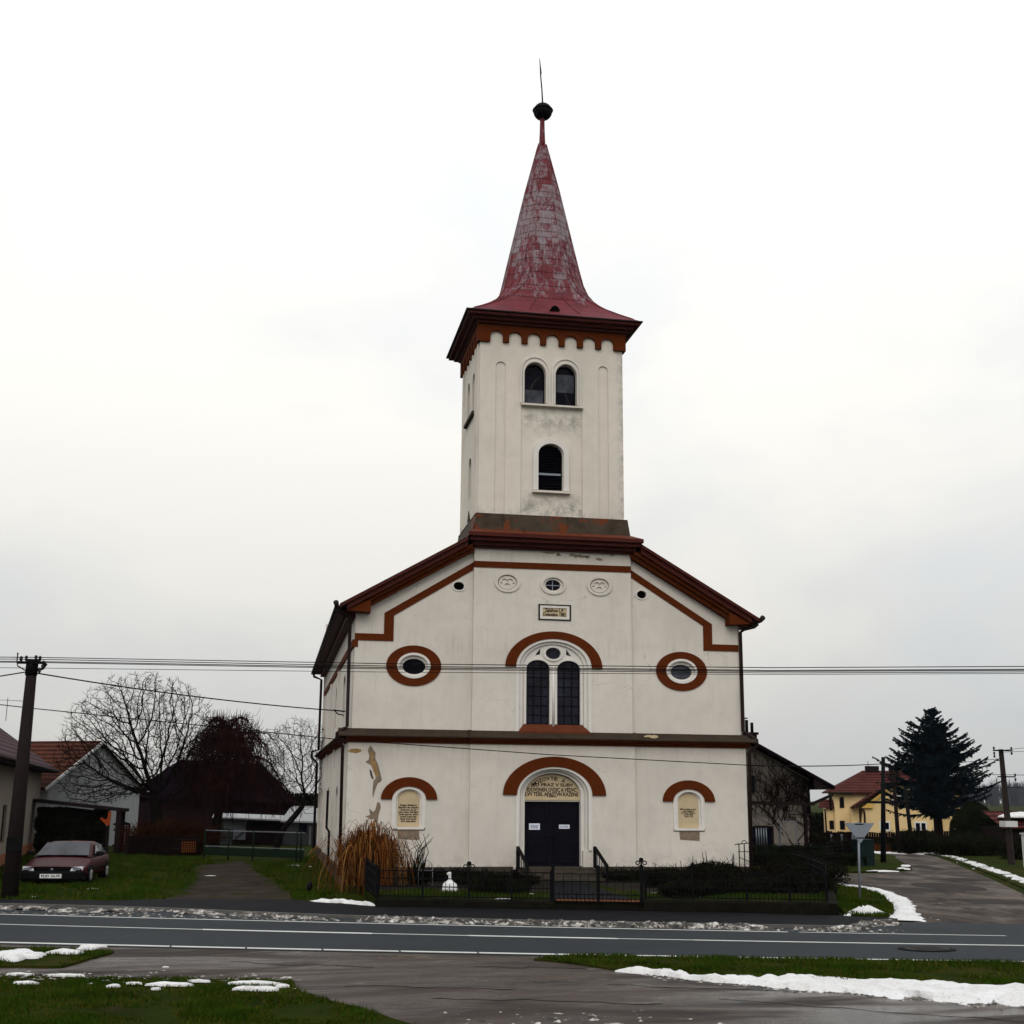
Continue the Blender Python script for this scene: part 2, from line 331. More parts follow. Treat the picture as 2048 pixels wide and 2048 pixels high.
def archshape(cx, rx, z0, zs, rz, n=24): return [(cx - rx, z0), (cx + rx, z0)] + ell(cx, zs, rx, rz, 0, 180, n)
def archband(cx, zs, ro, rzo, ri, rzi, n=32): return ell(cx, zs, ro, rzo, 0, 180, n) + ell(cx, zs, ri, rzi, 180, 0, n)
def jamb_band(cx, z0, zs, ro, rzo, ri, rzi, n=28):   # arch band with legs down to z0
    return [(cx + ro, z0)] + ell(cx, zs, ro, rzo, 0, 180, n) + [(cx - ro, z0), (cx - ri, z0)] + ell(cx, zs, ri, rzi, 180, 0, n) + [(cx + ri, z0)]
def ragged(cx, cz, rx, rz, n=26, amp=.35, seed=0):
    r = random.Random(seed); return [(cx + rx * math.cos(2 * PI * i / n) * (1 + amp * (r.random() - .5) * 2), cz + rz * math.sin(2 * PI * i / n) * (1 + amp * (r.random() - .5) * 2)) for i in range(n)]
def text(name, body, cx, cz, y, w, h, mat, parent, ext=.004, fn=None, bold=.025):
    """lettering, fitted into a w x h box centred on (cx, cz), standing at depth y"""
    cu = bpy.data.curves.new(name, 'FONT'); cu.body = body; cu.align_x = 'CENTER'; cu.extrude = .02; cu.offset = bold; cu.space_line = .85
    t = bpy.data.objects.new(name, cu); COL.objects.link(t); bpy.context.view_layer.update()
    me = bpy.data.meshes.new_from_object(t.evaluated_get(bpy.context.evaluated_depsgraph_get()))
    bpy.data.objects.remove(t); bpy.data.curves.remove(cu)
    xs = [v.co.x for v in me.vertices]; ys = [v.co.y for v in me.vertices]
    x0, x1, y0, y1 = min(xs), max(xs), min(ys), max(ys); mb = MB()
    fn = fn or (lambda a, b, d: (a, d, b))
    vs = [fn(cx + ((v.co.x - x0) / (x1 - x0) - .5) * w, cz + ((v.co.y - y0) / (y1 - y0) - .5) * h, y + (-ext if v.co.z > 0 else ext)) for v in me.vertices]
    mb.add(vs, [tuple(p.vertices) for p in me.polygons]); bpy.data.meshes.remove(me)
    return mb.build(name, mat, parent)
def fbm(x, y, z=0): return mnoise.fractal(Vector((x, y, z)), .9, 2.0, 4)

# ------------------------------------------------------------------ camera (fitted to the facade's vanishing points)
cam = bpy.data.cameras.new('camera'); co = bpy.data.objects.new('camera', cam); COL.objects.link(co); S.camera = co
fpx = 2545.0
co.matrix_world = Matrix(((0.982824, -0.048580, -0.178037, -10.0824), (-0.184345, -0.213372, -0.959421, -46.0764), (0.008621, 0.975762, -0.218663, 2.8000), (0, 0, 0, 1)))
cam.sensor_width = 36; cam.lens = 36 * fpx / 2048; cam.clip_end = 5000; cam.clip_start = .1

# ------------------------------------------------------------------ the church
church = empty('church', (0, 0, GZ), 'old beige church with red-brown trim, square tower and peeling red spire', 'church')
XC = .04
def mir(pts): return [(2 * XC - a, b) for a, b in reversed(pts)]
side_fn = lambda a, b, d: (-7.33 + d, a, b)             # left flank: a runs along the church, b is height, d goes inwards
XL, XR = -7.36, 7.46
# plinth
m = MB()
m.box(XL - .1, -3.02, -.10, .3, GZ - .1, .38); m.box(3.14, XR + .1, -.10, .3, GZ - .1, .38)
m.box(-3.02, -1.42, -.24, .3, GZ - .1, .40); m.box(1.58, 3.14, -.24, .3, GZ - .1, .40)
m.box(XL - .1, XL + .3, .3, 24.6, GZ - .1, .22); m.box(XR - .3, XR + .1, .3, 24.6, GZ - .1, .3)
m.build('plinth', 'stone', church)
# ground storey wall with the two niches and the side windows
nicheL, nicheR = -5.15, 5.19
lowL = archshape(nicheL, .59, 1.62, 2.70, .43); lowR = archshape(nicheR, .59, 1.62, 2.70, .43)
m = MB()
m.ext([(XL, .3), (-3.0, .3), (-3.0, 4.75), (XL, 4.75)], [lowL], 0, .3, back=False, rev=.10)
m.ext([(3.12, .3), (XR, .3), (XR, 4.75), (3.12, 4.75)], [lowR], 0, .3, back=False, rev=.10)
sidelow = [archshape(y, .75, 1.5, 2.75, .42, 14) for y in (6.5, 13.7, 21.0)]
m.ext([(.3, .18), (24.5, .18), (24.5, 4.75), (.3, 4.75)], sidelow, -.03, .3, side_fn, back=False, rev=.25)
m.box(XR - .02, XR, .3, 24.5, .2, 9.3)                  # right flank
m.box(XL, XR, 24.3, 24.5, .2, 12)                       # rear
m.build('ground_storey_wall', 'plaster', church)
# bay of the ground storey with the portal
m = MB()
m.ext([(-3.0, .3), (-1.31, .3), (-1.31, 2.9)] + ell(.08, 2.9, 1.39, 1.0, 180, 0, 28)[1:] + [(1.47, .3), (3.12, .3), (3.12, 4.75), (-3.0, 4.75)], (), -.14, .3, back=False)
m.build('portal_bay_wall', 'plaster', church)
# upper storey: gable wings and bay
rk = lambda x: 9.62 + .578 * (x + 6.7)                  # under side of the left rake
ovL, ovR = (-5.09, 7.43), (5.05, 7.49)
wingL = [(-7.25, 5.1), (-2.95, 5.1), (-2.95, 12.0), (-6.75, 9.75), (-7.25, 9.4)]
wingR = [(7.35, 5.1), (7.35, 9.4), (6.83, 9.75), (3.07, 12.0), (3.07, 5.1)]
m = MB()
m.ext(wingL, [ell(*ovL, .6, .455), ell(-3.49, 10.42, .21, .165, n=20)], .12, .4, back=False, rev=.30)
m.ext(wingR, [ell(*ovR, .6, .455), ell(3.53, 10.36, .20, .16, n=20)], .12, .4, back=False, rev=.30)
sideup = [archshape(y, .7, 5.75, 7.1, .42, 14) for y in (5.5, 11.5, 17.8)]
m.ext([(.4, 5.0), (24.5, 5.0), (24.5, 9.4), (.4, 9.4)], sideup, .06, .4, side_fn, back=False, rev=.3)
m.build('upper_storey_wall', 'plaster', church)
m = MB()
rec = [(-1.27, 5.1), (-1.27, 7.5)][:0] + archshape(.08, 1.40, 5.12, 7.5, 1.03, 32)
m.ext([(-2.95, 5.1), (3.07, 5.1), (3.07, 12.0), (-2.95, 12.0)], [rec, ell(.05, 10.565, .40, .30), ell(-1.69, 10.6, .36, .265), ell(1.84, 10.6, .36, .265), [(-.40, 9.32), (.62, 9.32), (.62, 9.76), (-.40, 9.76)]], -.04, .4, back=False, rev=.25)
m.build('upper_bay_wall', 'plaster', church)
# pilaster strips on the flank
for y in (2.2, 9.2, 16.0, 23.6):
    MB().box(-7.43, -7.3, y - .35, y + .35, .22, 4.7).build('pilaster', 'plaster', church); MB().box(-7.36, -7.2, y - .35, y + .35, 5.1, 8.0).build('pilaster', 'plaster', church)
# flank windows
for lst, d, nm in ((sidelow, .2, 'window'), (sideup, .28, 'window')):
    for shp in lst:
        w = MB().ext(shp, (), d, d + .04, side_fn).build('window', 'glass', church)
        a0 = min(p[0] for p in shp); a1 = max(p[0] for p in shp); b0 = min(p[1] for p in shp); b1 = max(p[1] for p in shp)
        f = MB()
        for k in range(1, 3): f.box(-7.33 + d - .04, -7.33 + d - .005, a0 + (a1 - a0) * k / 3 - .025, a0 + (a1 - a0) * k / 3 + .025, b0, b1 - .15)
        for k in range(1, 5): f.box(-7.33 + d - .05, -7.33 + d - .012, a0, a1, b0 + (b1 - b0) * k / 5 - .02, b0 + (b1 - b0) * k / 5 + .02)
        f.build('glazing_bars', 'black', w)
# string course between the storeys (sloping tin ledge over a brown moulding), wrapped round the left corner
def course(mb, prof, x0, x1, yb):                       # profile (depth in front of yb, z)
    mb.ext(prof, (), x0, x1, lambda a, b, d: (d, yb - a, b))
led, mou = MB(), MB()
LP = [(-.3, 4.86), (.36, 4.86), (.36, 4.90), (-.13, 5.16), (-.3, 5.16)]
MP = [(-.3, 4.66), (.06, 4.66), (.06, 4.72), (.12, 4.72), (.16, 4.79), (.26, 4.80), (.28, 4.86), (-.3, 4.86)]
course(led, LP, -7.72, -3.06, 0); course(led, [(a + (.12 if i in (1, 2) else .14), b) for i, (a, b) in enumerate(LP)], -3.06, 3.2, 0); course(led, LP, 3.2, 7.8, 0)
course(mou, MP, -7.46, -3.04, 0); course(mou, [(a + .14, b) for a, b in MP], -3.04, 3.16, 0); course(mou, MP, 3.16, 7.56, 0)
led.ext(LP, (), .301, 24.6, lambda a, b, d: (-7.36 - a, d, b)); mou.ext(MP, (), .301, 24.6, lambda a, b, d: (-7.36 - a, d, b))
mou.build('string_course', 'brown', church); led.build('tin_ledge', 'ledge', church)
MB().ext(ragged(3.75, 5.03, .28, .05, 18, .5, 3), (), -.24, -.2).build('bare_patch', 'cream', church)
# trim bands of the gable
o = [(-7.25, 8.55), (-6.21, 8.55), (-6.21, 9.32), (-2.95, 11.34)]; i_ = [(-2.95, 11.05), (-5.86, 9.24), (-5.86, 8.30), (-7.25, 8.30)]
for pts in (o + i_, mir(o + i_)): MB().ext(pts, (), .085, .2).build('gable_trim_band', 'brown', church)
m = MB(); m.ext([(-2.95, 11.13), (3.07, 11.16), (3.07, 11.40), (-2.95, 11.36)], (), -.075, .1)
m.build('gable_trim_band', 'brown', church)
MB().ext([(.1, 8.05), (24.5, 8.05), (24.5, 8.32), (.1, 8.32)], (), .0, .2, side_fn).build('flank_trim_band', 'brown', church)
# stone-coloured bed moulding under the flank eave, rake cornice of the gable
def rake_poly(t, b, x0=-7.86, x1=-3.27):                # strip between t and b below the roof edge
    e = lambda x: 9.50 + .578 * (x + 7.84)
    return [(x0, e(x0) - t), (x1, e(x1) - t), (x1, e(x1) - b), (x0, e(x0) - b)]
ret = [(-7.62, 9.30), (-6.75, 9.26), (-6.75, 9.75), (-7.45, 9.42)]
for side in (lambda p: p, mir):
    m = MB(); m2 = MB()
    for poly, a, b, tgt in ((rake_poly(.0, .10), -.62, .1, m), (rake_poly(.10, .30, -7.6), -.50, .1, m), (rake_poly(.30, .44, -6.76, -3.05), -.34, .12, m2), (rake_poly(.44, .60, -6.76, -2.96), -.18, .12, m2)):
        tgt.ext(side(poly), (), a, b)
    m2.ext(side(ret), (), -.40, .12)
    m.build('rake_cornice', 'maroon_metal', church); m2.build('rake_bed_moulding', 'brown', church)
m = MB()
m.box(-3.27, 3.40, -.72, .3, 12.20, 12.34); m.box(-3.19, 3.32, -.58, .3, 12.06, 12.20); m.box(-3.05, 3.2, -.36, .3, 11.93, 12.06); m.box(-2.98, 3.12, -.2, .3, 11.85, 11.93)
m.build('bay_cornice', 'maroon_metal', church)
m = MB()
m.quad((-3.25, -.70, 12.345), (3.38, -.70, 12.345), (3.05, -.16, 12.56), (-2.98, -.16, 12.56)); m.quad((-3.25, -.70, 12.345), (-2.98, -.16, 12.56), (-2.98, 4.7, 12.60), (-3.25, 4.9, 12.3))
m.quad((3.38, -.70, 12.345), (3.38, 4.9, 12.3), (3.05, 4.7, 12.6), (3.05, -.16, 12.56))
for x in (-1.1, 1.0): m.bar((x, -.69, 12.36), (x - .05, -.17, 12.57), .03)
m.build('rusty_flashing', 'flash', church)
m = MB(); a = [(-2.98, -.15), (3.05, -.15), (3.05, 4.65), (-2.98, 4.65)]; b = [(-2.92, -.06), (2.96, -.06), (2.96, 4.5), (-2.92, 4.5)]
m.add([(x, y, 12.5) for x, y in a] + [(x, y, 13.2) for x, y in b], [(0, 1, 5, 4), (1, 2, 6, 5), (2, 3, 7, 6), (4, 5, 6, 7)])
m.add([(-3.0, .1, 12.45), (-3.0, 4.6, 12.3), (-2.93, 4.5, 13.1), (-2.93, .0, 13.15)], [(0, 1, 2, 3)])
for x in (-1.9, .6): m.box(x - .02, x + .02, -.13, -.02, 12.55, 13.19)
m.build('tower_skirt', 'skirt', church)
# roof
m = MB()
zr = lambda x: 9.52 + .578 * (7.86 - abs(x - XC)) if True else 0
for sgn in (-1, 1):
    X = lambda a: XC + sgn * a
    top = [(X(7.9), -.6), (X(3.3), -.6), (X(3.0), .25), (X(0), .25), (X(0), 25.2), (X(7.9), 25.2)]
    v = [(x, y, zr(x) + .02) for x, y in top]; lo = [(x, y, z - .12) for x, y, z in v]; n = len(v)
    m.add(v + lo, [tuple(range(n)), tuple(range(2 * n - 1, n - 1, -1))] + [(k, (k + 1) % n, n + (k + 1) % n, n + k) for k in range(n)])
m.build('roof', 'tile_dark', church)
m = MB(); m.box(-7.88, -7.2, .2, 25.0, 9.30, 9.37); m.box(-7.55, -7.2, .2, 24.6, 9.12, 9.30); m.box(7.3, 7.9, .2, 25.0, 9.30, 9.37)
m.ext([(-7.9, 9.3), (-7.3, 9.3), (XC, 13.7), (7.4, 9.3), (7.9, 9.3), (XC, 13.95)], (), 24.6, 25.1)
m.build('eave_soffit', 'maroon_metal', church)
# gutters and downpipes
for x, sg in ((-7.97, -1), (8.0, 1)):
    MB().tube([(x + sg * .05, -.72, 9.53), (x, -.52, 9.42), (x, 25.1, 9.36)], [.10, .085, .085], 8).build('gutter', 'dark_metal', church)
MB().tube([(-7.95, -.3, 9.33), (-7.75, -.2, 9.2), (-7.45, .05, 9.08), (-7.42, .06, 5.2), (-7.55, -.05, 5.12), (-7.78, -.08, 4.95), (-7.78, -.08, 4.8), (-7.55, .05, 4.5), (-7.5, .06, .1)], .062, 8).build('downpipe', 'dark_metal', church)
MB().tube([(7.97, -.35, 9.33), (7.85, -.3, 9.22), (7.52, -.05, 9.14), (7.40, .03, 9.02), (7.40, .03, 5.3), (7.62, -.1, 5.12), (7.86, -.15, 4.95), (7.86, -.15, 4.8), (7.6, .0, 4.5), (7.54, .02, .1)], .07, 8).build('downpipe', 'dark_metal', church)
MB().tube([(-7.95, 24.2, 9.35), (-7.9, 24.2, 9.1), (-7.5, 24.3, 8.95), (-7.5, 24.4, 5.2), (-7.85, 24.4, 5.1), (-7.85, 24.4, 4.8), (-7.55, 24.4, 4.5), (-7.55, 24.4, 0)], .07, 8).build('downpipe', 'dark_metal', church)
MB().tube([(-7.62, 8.6, 3.0), (-7.62, 8.6, 1.5), (-7.52, 8.3, 1.35), (-7.52, 8.3, .0)], .05, 8).build('flank_pipe', 'black', church)
# oval windows
def ovalwin(c, dark):
    w = MB().ext(ell(*c, 1.0, .735, n=48), [ell(*c, .6, .455, n=36)], .08, .13).build('oval_band', 'brown', church)
    gl = 'glass' if dark else 'glass2'
    f = MB()
    f.ext(ell(*c, .61, .465, n=36), [ell(c[0] + .0, c[1], .52, .38, n=36)], .06, .2); f.ext(ell(*c, .54, .40, n=36), [ell(c[0] + .02, c[1] - .02, .42, .285, n=36)], .2, .34)
    f = f.build('window', 'white', church)
    MB().ext(ell(c[0] + .02, c[1] - .02, .44, .30, n=36), (), .30, .33).build('pane', gl, f)
    if dark: MB().box(c[0] - .005, c[0] + .045, .275, .298, c[1] - .3, c[1] + .26).box(c[0] - .41, c[0] + .45, .272, .296, c[1] - .035, c[1] - .005).build('glazing_bars', 'black', f)
ovalwin(ovL, True); ovalwin(ovR, False)
for c, r in (((-3.49, 10.42), (.21, .165)), ((3.53, 10.36), (.20, .16))):
    MB().ext(ell(*c, r[0] + .05, r[1] + .04, n=24), [ell(*c, r[0] - .01, r[1] - .01, n=24)], .09, .14).build('vent_ring', 'white', church)
    MB().ext(ell(*c, r[0] + .02, r[1] + .02, n=24), (), .29, .31).build('vent_opening', 'darkcore', church)
# medallions and the round window of the bay
for cx in (-1.69, 1.84):
    f = MB(); f.ext(ell(cx, 10.6, .49, .375, n=36), [ell(cx, 10.6, .38, .285, n=36)], -.09, -.03); f.ext(ell(cx, 10.6, .37, .275, n=36), (), .02, .1)
    f = f.build('medallion', 'plaster', church)
    q = MB()
    q.ext(ell(cx, 10.6, .33, .245, n=30), [ell(cx, 10.68, .12, .09, n=14)[:0] or ell(cx - .10, 10.66, .11, .085, n=14), ell(cx + .11, 10.66, .11, .085, n=14), ell(cx, 10.5, .1, .07, n=14), ell(cx - .23, 10.57, .045, .035, n=8), ell(cx + .24, 10.57, .045, .035, n=8)], -.03, .03)
    q.build('trefoil_tracery', 'plaster', f)
f = MB(); f.ext(ell(.05, 10.565, .49, .36, n=36), [ell(.05, 10.565, .39, .28, n=36)], -.09, -.03); f.ext(ell(.05, 10.565, .38, .28, n=36), [ell(.05, 10.565, .29, .205, n=36)], -.02, .1)
f = f.build('window', 'plaster', church)
MB().ext(ell(.05, 10.565, .30, .22, n=30), (), .08, .1).build('pane', 'glass', f)
MB().box(.035, .065, .06, .078, 10.36, 10.77).box(-.24, .34, .055, .072, 10.55, 10.58).build('glazing_bars', 'signback', f)
# inscription plaque
f = MB(); f.ext([(-.51, 9.24), (.73, 9.24), (.73, 9.83), (-.51, 9.83)], [[(-.455, 9.28), (.675, 9.28), (.675, 9.79), (-.455, 9.79)]], -.08, .02)
f = f.build('plaque', 'letter', church)
MB().ext([(-.47, 9.27), (.69, 9.27), (.69, 9.80), (-.47, 9.80)], [[(-.35, 9.37), (.57, 9.37), (.57, 9.70), (-.35, 9.70)]], -.065, -.02).build('plaque_border', 'white', f)
MB().box(-.42, .64, -.03, .1, 9.32, 9.75).build('plaque_panel', 'cream', f)
text('lettering', 'Založeno L.P.\nDokonáno 1882', .11, 9.535, -.034, .86, .29, 'letter', f, bold=.03)
# big twin window
MB().ext(archband(.09, 7.49, 1.83, 1.33, 1.43, 1.05, 40), (), -.10, .0).build('arch_band', 'brown', church)
f = MB(); f.ext(jamb_band(.08, 5.14, 7.5, 1.43, 1.05, 1.30, .95), (), -.075, .0); f.ext(jamb_band(.08, 5.16, 7.5, 1.31, .96, 1.16, .85), (), .02, .1)
lz, lrx, lrz = 7.44, .44, .32
lan = [archshape(cx, lrx, 5.40, lz, lrz, 20) for cx in (-.49, .67)]
sp = [[(-.60, 7.93), (-.40, 7.97), (-.40, 8.2)], [(.58, 7.97), (.78, 7.93), (.58, 8.2)]]
f.ext(archshape(.085, 1.2, 5.30, 7.5, .90, 32), lan + [ell(.085, 8.02, .29, .215, n=30)] + sp, .10, .3, back=False, rev=.24)
f = f.build('window', 'white', church)
h = MB()
for cx in (-.49, .67): h.ext(jamb_band(cx, 5.42, lz, lrx + .09, lrz + .07, lrx, lrz, 20), (), .05, .12)
h.ext(ell(.085, 8.02, .39, .29, n=30), [ell(.085, 8.02, .29, .215, n=30)], .045, .12); h.tube([(.09, .06, 5.34), (.09, .06, 7.55)], .05, 8)
h.build('tracery_moulding', 'white', f)
g = MB(); b = MB()
for cx in (-.49, .67):
    g.ext(archshape(cx, lrx + .02, 5.38, lz, lrz + .02, 20), (), .22, .24)
    for k in (-1, 1): b.box(cx + k * lrx / 3 - .017, cx + k * lrx / 3 + .017, .19, .217, 5.41, lz + lrz * .9)
    for k in range(1, 7): b.box(cx - lrx, cx + lrx, .185, .213, 5.41 + k * .345 - .014, 5.41 + k * .345 + .014)
    b.ext(jamb_band(cx, 5.41, lz, lrx, lrz, lrx - .04, lrz - .03, 20), (), .18, .21); b.box(cx - lrx, cx + lrx, .18, .21, 5.41, 5.45)
g.ext(ell(.085, 8.02, .30, .225, n=30), (), .22, .24)
for s_ in sp: g.ext(s_, (), .22, .24)
g.build('pane', 'leaded', f); b.build('glazing_bars', 'black', f)
MB().add([(-1.03, .11, 5.41), (1.2, .11, 5.41), (1.42, -.17, 5.15), (-1.24, -.17, 5.15), (-1.03, .11, 5.0), (1.2, .11, 5.0), (1.42, -.17, 5.0), (-1.24, -.17, 5.0)], [(0, 3, 2, 1), (3, 7, 6, 2), (0, 4, 7, 3), (1, 2, 6, 5)]).build('window_sill', 'flash', church)
# portal
MB().ext(archband(.10, 2.88, 1.90, 1.37, 1.39, 1.0, 40), (), -.20, -.1).build('arch_band', 'brown', church)
f = MB(); f.ext(jamb_band(.08, .95, 2.9, 1.41, 1.02, 1.27, .92), (), -.175, -.08); f.ext(jamb_band(.08, .95, 2.9, 1.28, .93, 1.17, .85), (), -.05, .1); f.ext(jamb_band(.08, .4, 2.9, 1.18, .86, 1.04, .76), (), .08, .4)
f.ext(jamb_band(.08, .95, 2.9, 1.225, .89, 1.20, .87), (), -.085, -.04)
f.build('portal_surround', 'white', church)
for x0, x1 in ((-1.39, -1.0), (1.16, 1.55)): MB().box(x0, x1, -.12, .1, .38, .95).build('portal_base', 'plaster', church)
f = MB(); f.ext([(-.97, 2.78)] + ell(.085, 2.86, 1.05, .77, 180, 0, 28) + [(1.14, 2.78)], (), .25, .3); f.box(-.96, 1.13, .18, .26, 2.70, 2.81)
f = f.build('tympanum', 'cream', church)
text('lettering', 'JELI PRAZ V SLIBV', .085, 3.235, .245, 1.58, .145, 'letter', f)
text('lettering', 'IDOVDNEN DVDIC A VEDVC', .085, 3.075, .245, 1.84, .145, 'letter', f)
text('lettering', 'LVV TDEL APASTVN KAZENE', .085, 2.915, .245, 1.97, .145, 'letter', f)
text('lettering', '1866', .085, 2.835, .245, .34, .05, 'letter', f)
word = 'HOZOVTE A'
for k, ch in enumerate(word):
    if ch == ' ': continue
    a = math.radians(140 - 80 * k / (len(word) - 1)); cx, cz = .085 + .86 * math.cos(a), 2.88 + .60 * math.sin(a); rot = a - PI / 2
    text('lettering', ch, cx, cz, .245, .13, .135, 'letter', f, fn=lambda p, q, d, cx=cx, cz=cz, r=rot * .75: (cx + (p - cx) * math.cos(r) - (q - cz) * math.sin(r), d, cz + (p - cx) * math.sin(r) + (q - cz) * math.cos(r)))
f = MB(); f.box(-.96, .083, .34, .40, .38, 2.66); f.box(.087, 1.13, .335, .395, .38, 2.66)
f = f.build('door', 'door', church)
for x0, x1 in ((-.88, .0), (.17, 1.05)):
  for z0, z1 in ((.5, 1.0), (1.1, 1.45), (1.95, 2.55)): MB().ext([(x0, z0), (x1, z0), (x1, z1), (x0, z1)], [[(x0 + .06, z0 + .06), (x1 - .06, z0 + .06), (x1 - .06, z1 - .06), (x0 + .06, z1 - .06)]], .31, .345).build('door_panel', 'door', f)
MB().box(.14, .17, .27, .34, 1.30, 1.5).tube([(.155, .27, 1.42), (.03, .25, 1.42)], .015, 8).build('door_handle', 'black', f)
MB().box(-.97, 1.14, .22, .42, 2.655, 2.70).build('door_lintel', 'white', church)
st = MB()
for k in range(4): st.box(-1.25 - .06 * k, 1.42 + .06 * k, -.62 - .32 * k, .4 if k == 0 else -.60 - .32 * (k - 1), -.05, .38 - .1 * k)
st.build('steps', 'stone', church)
for sx, x0 in ((-1, -1.30), (1, 1.50)):
    h = MB(); h.bar((x0, -.45, .36), (x0, -.45, 1.10), .10); h.bar((x0, -.45, 1.07), (x0 + .10, -1.75, .50), .09)
    h.bar((x0 + .10, -1.74, .0), (x0 + .10, -1.74, .53), .07); h.bar((x0, -.45, .45), (x0 + .10, -1.73, .2), .03)
    for k in range(1, 5): h.bar((x0 + .02 * k, -.45 - .25 * k, .42 - .05 * k), (x0 + .02 * k, -.45 - .25 * k, 1.05 - .11 * k), .022)
    h.build('handrail', 'black', church)
# niches with painted texts
for cx, txt, hh, zc, ww in ((nicheL, 'Susgod Bedenou\nBenacit nen stanem\ndnescnou ze dn\nnito nanec Bohdani\nbude pevnou tuho\nnovud bude zde\ndoba nova bude\nveri nese dane', .62, 2.22, .70), (nicheR, 'Bůh je láska a kdo\nverí nespatrí\nne Bohu zivému\na stan vína\n1 Jan 4, 16', .34, 2.29, .62)):
    MB().ext(archband(cx, 2.70, 1.0, .765, .61, .44, 32), (), -.07, .03).build('arch_band', 'brown', church)
    f = MB(); f.ext(jamb_band(cx, 1.72, 2.70, .60, .44, .46, .345), (), -.035, .05); f.ext(jamb_band(cx, 1.72, 2.70, .47, .35, .39, .30), (), .05, .11)
    f = f.build('niche', 'white', church)
    MB().ext(archshape(cx, .41, 1.64, 2.70, .31), (), .085, .12).build('niche_panel', 'cream', f)
    text('lettering', txt, cx, zc, .082, ww, hh, 'letter', f)
    MB().ext([(cx - .36, 1.34), (cx + .38, 1.30), (cx + .39, 1.62), (cx + .36, 1.73), (cx - .37, 1.73), (cx - .38, 1.55)], (), -.012, .1).build('bare_patch', 'bare', church)
    MB().box(cx - .58, cx + .56, -.05, .06, 1.66, 1.74).build('niche_sill', 'white', church)
# bare patches where the render has come off
patch = [(-6.62, 4.50), (-6.55, 4.55), (-6.46, 4.40), (-6.38, 4.30), (-6.39, 4.10), (-6.28, 3.90), (-6.20, 3.62), (-6.13, 3.36), (-6.16, 3.31), (-6.28, 3.22), (-6.36, 3.0), (-6.42, 2.72), (-6.45, 2.9), (-6.43, 3.3), (-6.35, 3.42), (-6.38, 3.55), (-6.45, 3.72), (-6.53, 3.86), (-6.74, 3.97), (-6.62, 4.05), (-6.60, 4.2), (-6.66, 4.36)]
m = MB(); m.ext(patch, (), -.006, .02); m.ext([(-6.55, 2.36), (-6.46, 2.30), (-6.40, 2.25), (-6.33, 2.33), (-6.29, 2.5), (-6.26, 2.6), (-6.17, 2.56), (-6.14, 2.4), (-6.2, 2.2), (-6.23, 1.95), (-6.25, 1.75), (-6.36, 2.0), (-6.5, 2.0), (-6.68, 2.1), (-6.5, 2.15)], (), -.006, .02)
m.build('bare_patch', 'bare', church)
m = MB(); m.ext([(-6.58, 4.35), (-6.48, 4.32), (-6.45, 4.1), (-6.36, 3.95), (-6.30, 3.7), (-6.26, 3.5), (-6.34, 3.45), (-6.42, 3.62), (-6.50, 3.80), (-6.56, 4.0), (-6.53, 4.15)], (), -.010, .0); m.build('bare_patch', 'ochre', church)
m = MB(); m.ext([(-6.58, 3.72), (-6.50, 3.66), (-6.47, 3.52), (-6.42, 3.40), (-6.48, 3.38), (-6.54, 3.52)], (), -.012, .0); m.build('bare_patch', 'stone', church)
MB().ext(ragged(-7.12, 4.36, .22, .08, 20, .18, 5), (), -.006, .02).build('bare_patch', 'ochre', church)
m = MB()
for cx, cz, rx, rz, sd in ((-.1, 11.78, .22, .035, 1), (.25, 11.74, .10, .07, 8), (.95, 11.72, .32, .06, 2), (1.35, 11.70, .14, .05, 9), (1.85, 11.62, .12, .05, 4), (2.35, 11.80, .06, .03, 6)): m.ext(ragged(cx, cz, rx, rz, 22, .55, sd), (), -.046, .0)
m.build('bare_patch', 'bare', church)
# ---------------------------------------------------------------- tower
TX0, TX1, TY1 = -2.84, 2.84, 4.45
twL = archshape(-.67, .42, 17.62, 18.82, .47, 20); twR = archshape(.56, .42, 17.62, 18.82, .47, 20)
twin = [(-1.17, 17.62), (1.19, 17.62), (1.19, 18.95)] + ell(.60, 19.0, .58, .56, 5, 172, 12) + [(.01, 19.13)] + ell(-.63, 19.0, .56, .56, 8, 175, 12) + [(-1.17, 18.95)]
louv = archshape(-.06, .50, 14.2, 15.62, .44, 20)
bl = [archshape(-2.02, .20, 13.3, 19.06, .19, 12), archshape(2.05, .20, 13.3, 19.16, .19, 12)]
m = MB()
m.ext([(TX0, 13.1), (TX1, 13.1), (TX1, 20.8), (TX0, 20.8)], [[(-1.21, 13.16), (1.21, 13.16), (1.21, 17.5), (-1.21, 17.5)], twL, twR] + bl, 0, .3, back=False, rev=.3)
m.ext([(-1.21, 13.16), (1.21, 13.16), (1.21, 17.5), (-1.21, 17.5)], [louv], .06, .4, back=False, rev=.35)
for s_ in bl: m.ext(s_, (), .055, .1)
tfn = lambda a, b, d: (TX0 + d, a, b)
stw = [archshape(1.55, .33, 17.55, 18.8, .42, 14), archshape(2.85, .33, 17.55, 18.8, .42, 14), archshape(2.2, .38, 14.2, 15.5, .4, 14)]
m.ext([(.3, 12.3), (TY1, 12.3), (TY1, 20.8), (.3, 20.8)], stw, 0, .3, tfn, back=False, rev=.28)
m.box(TX1 - .02, TX1, .3, TY1, 12.3, 20.8); m.box(TX0, TX1, TY1 - .02, TY1, 12.3, 20.8)
m.build('tower_wall', 'tower_plaster', church)
m = MB(); m.box(TX0 - .05, TX0 + .05, .15, .55, 13.2, 20.0); m.box(TX0 - .05, TX0 + .05, 3.9, 4.3, 12.4, 20.0)
m.box(TX0 - .05, TX0 + .05, .75, .95, 13.2, 20.0)
m.build('tower_flank_strips', 'tower_plaster', church)
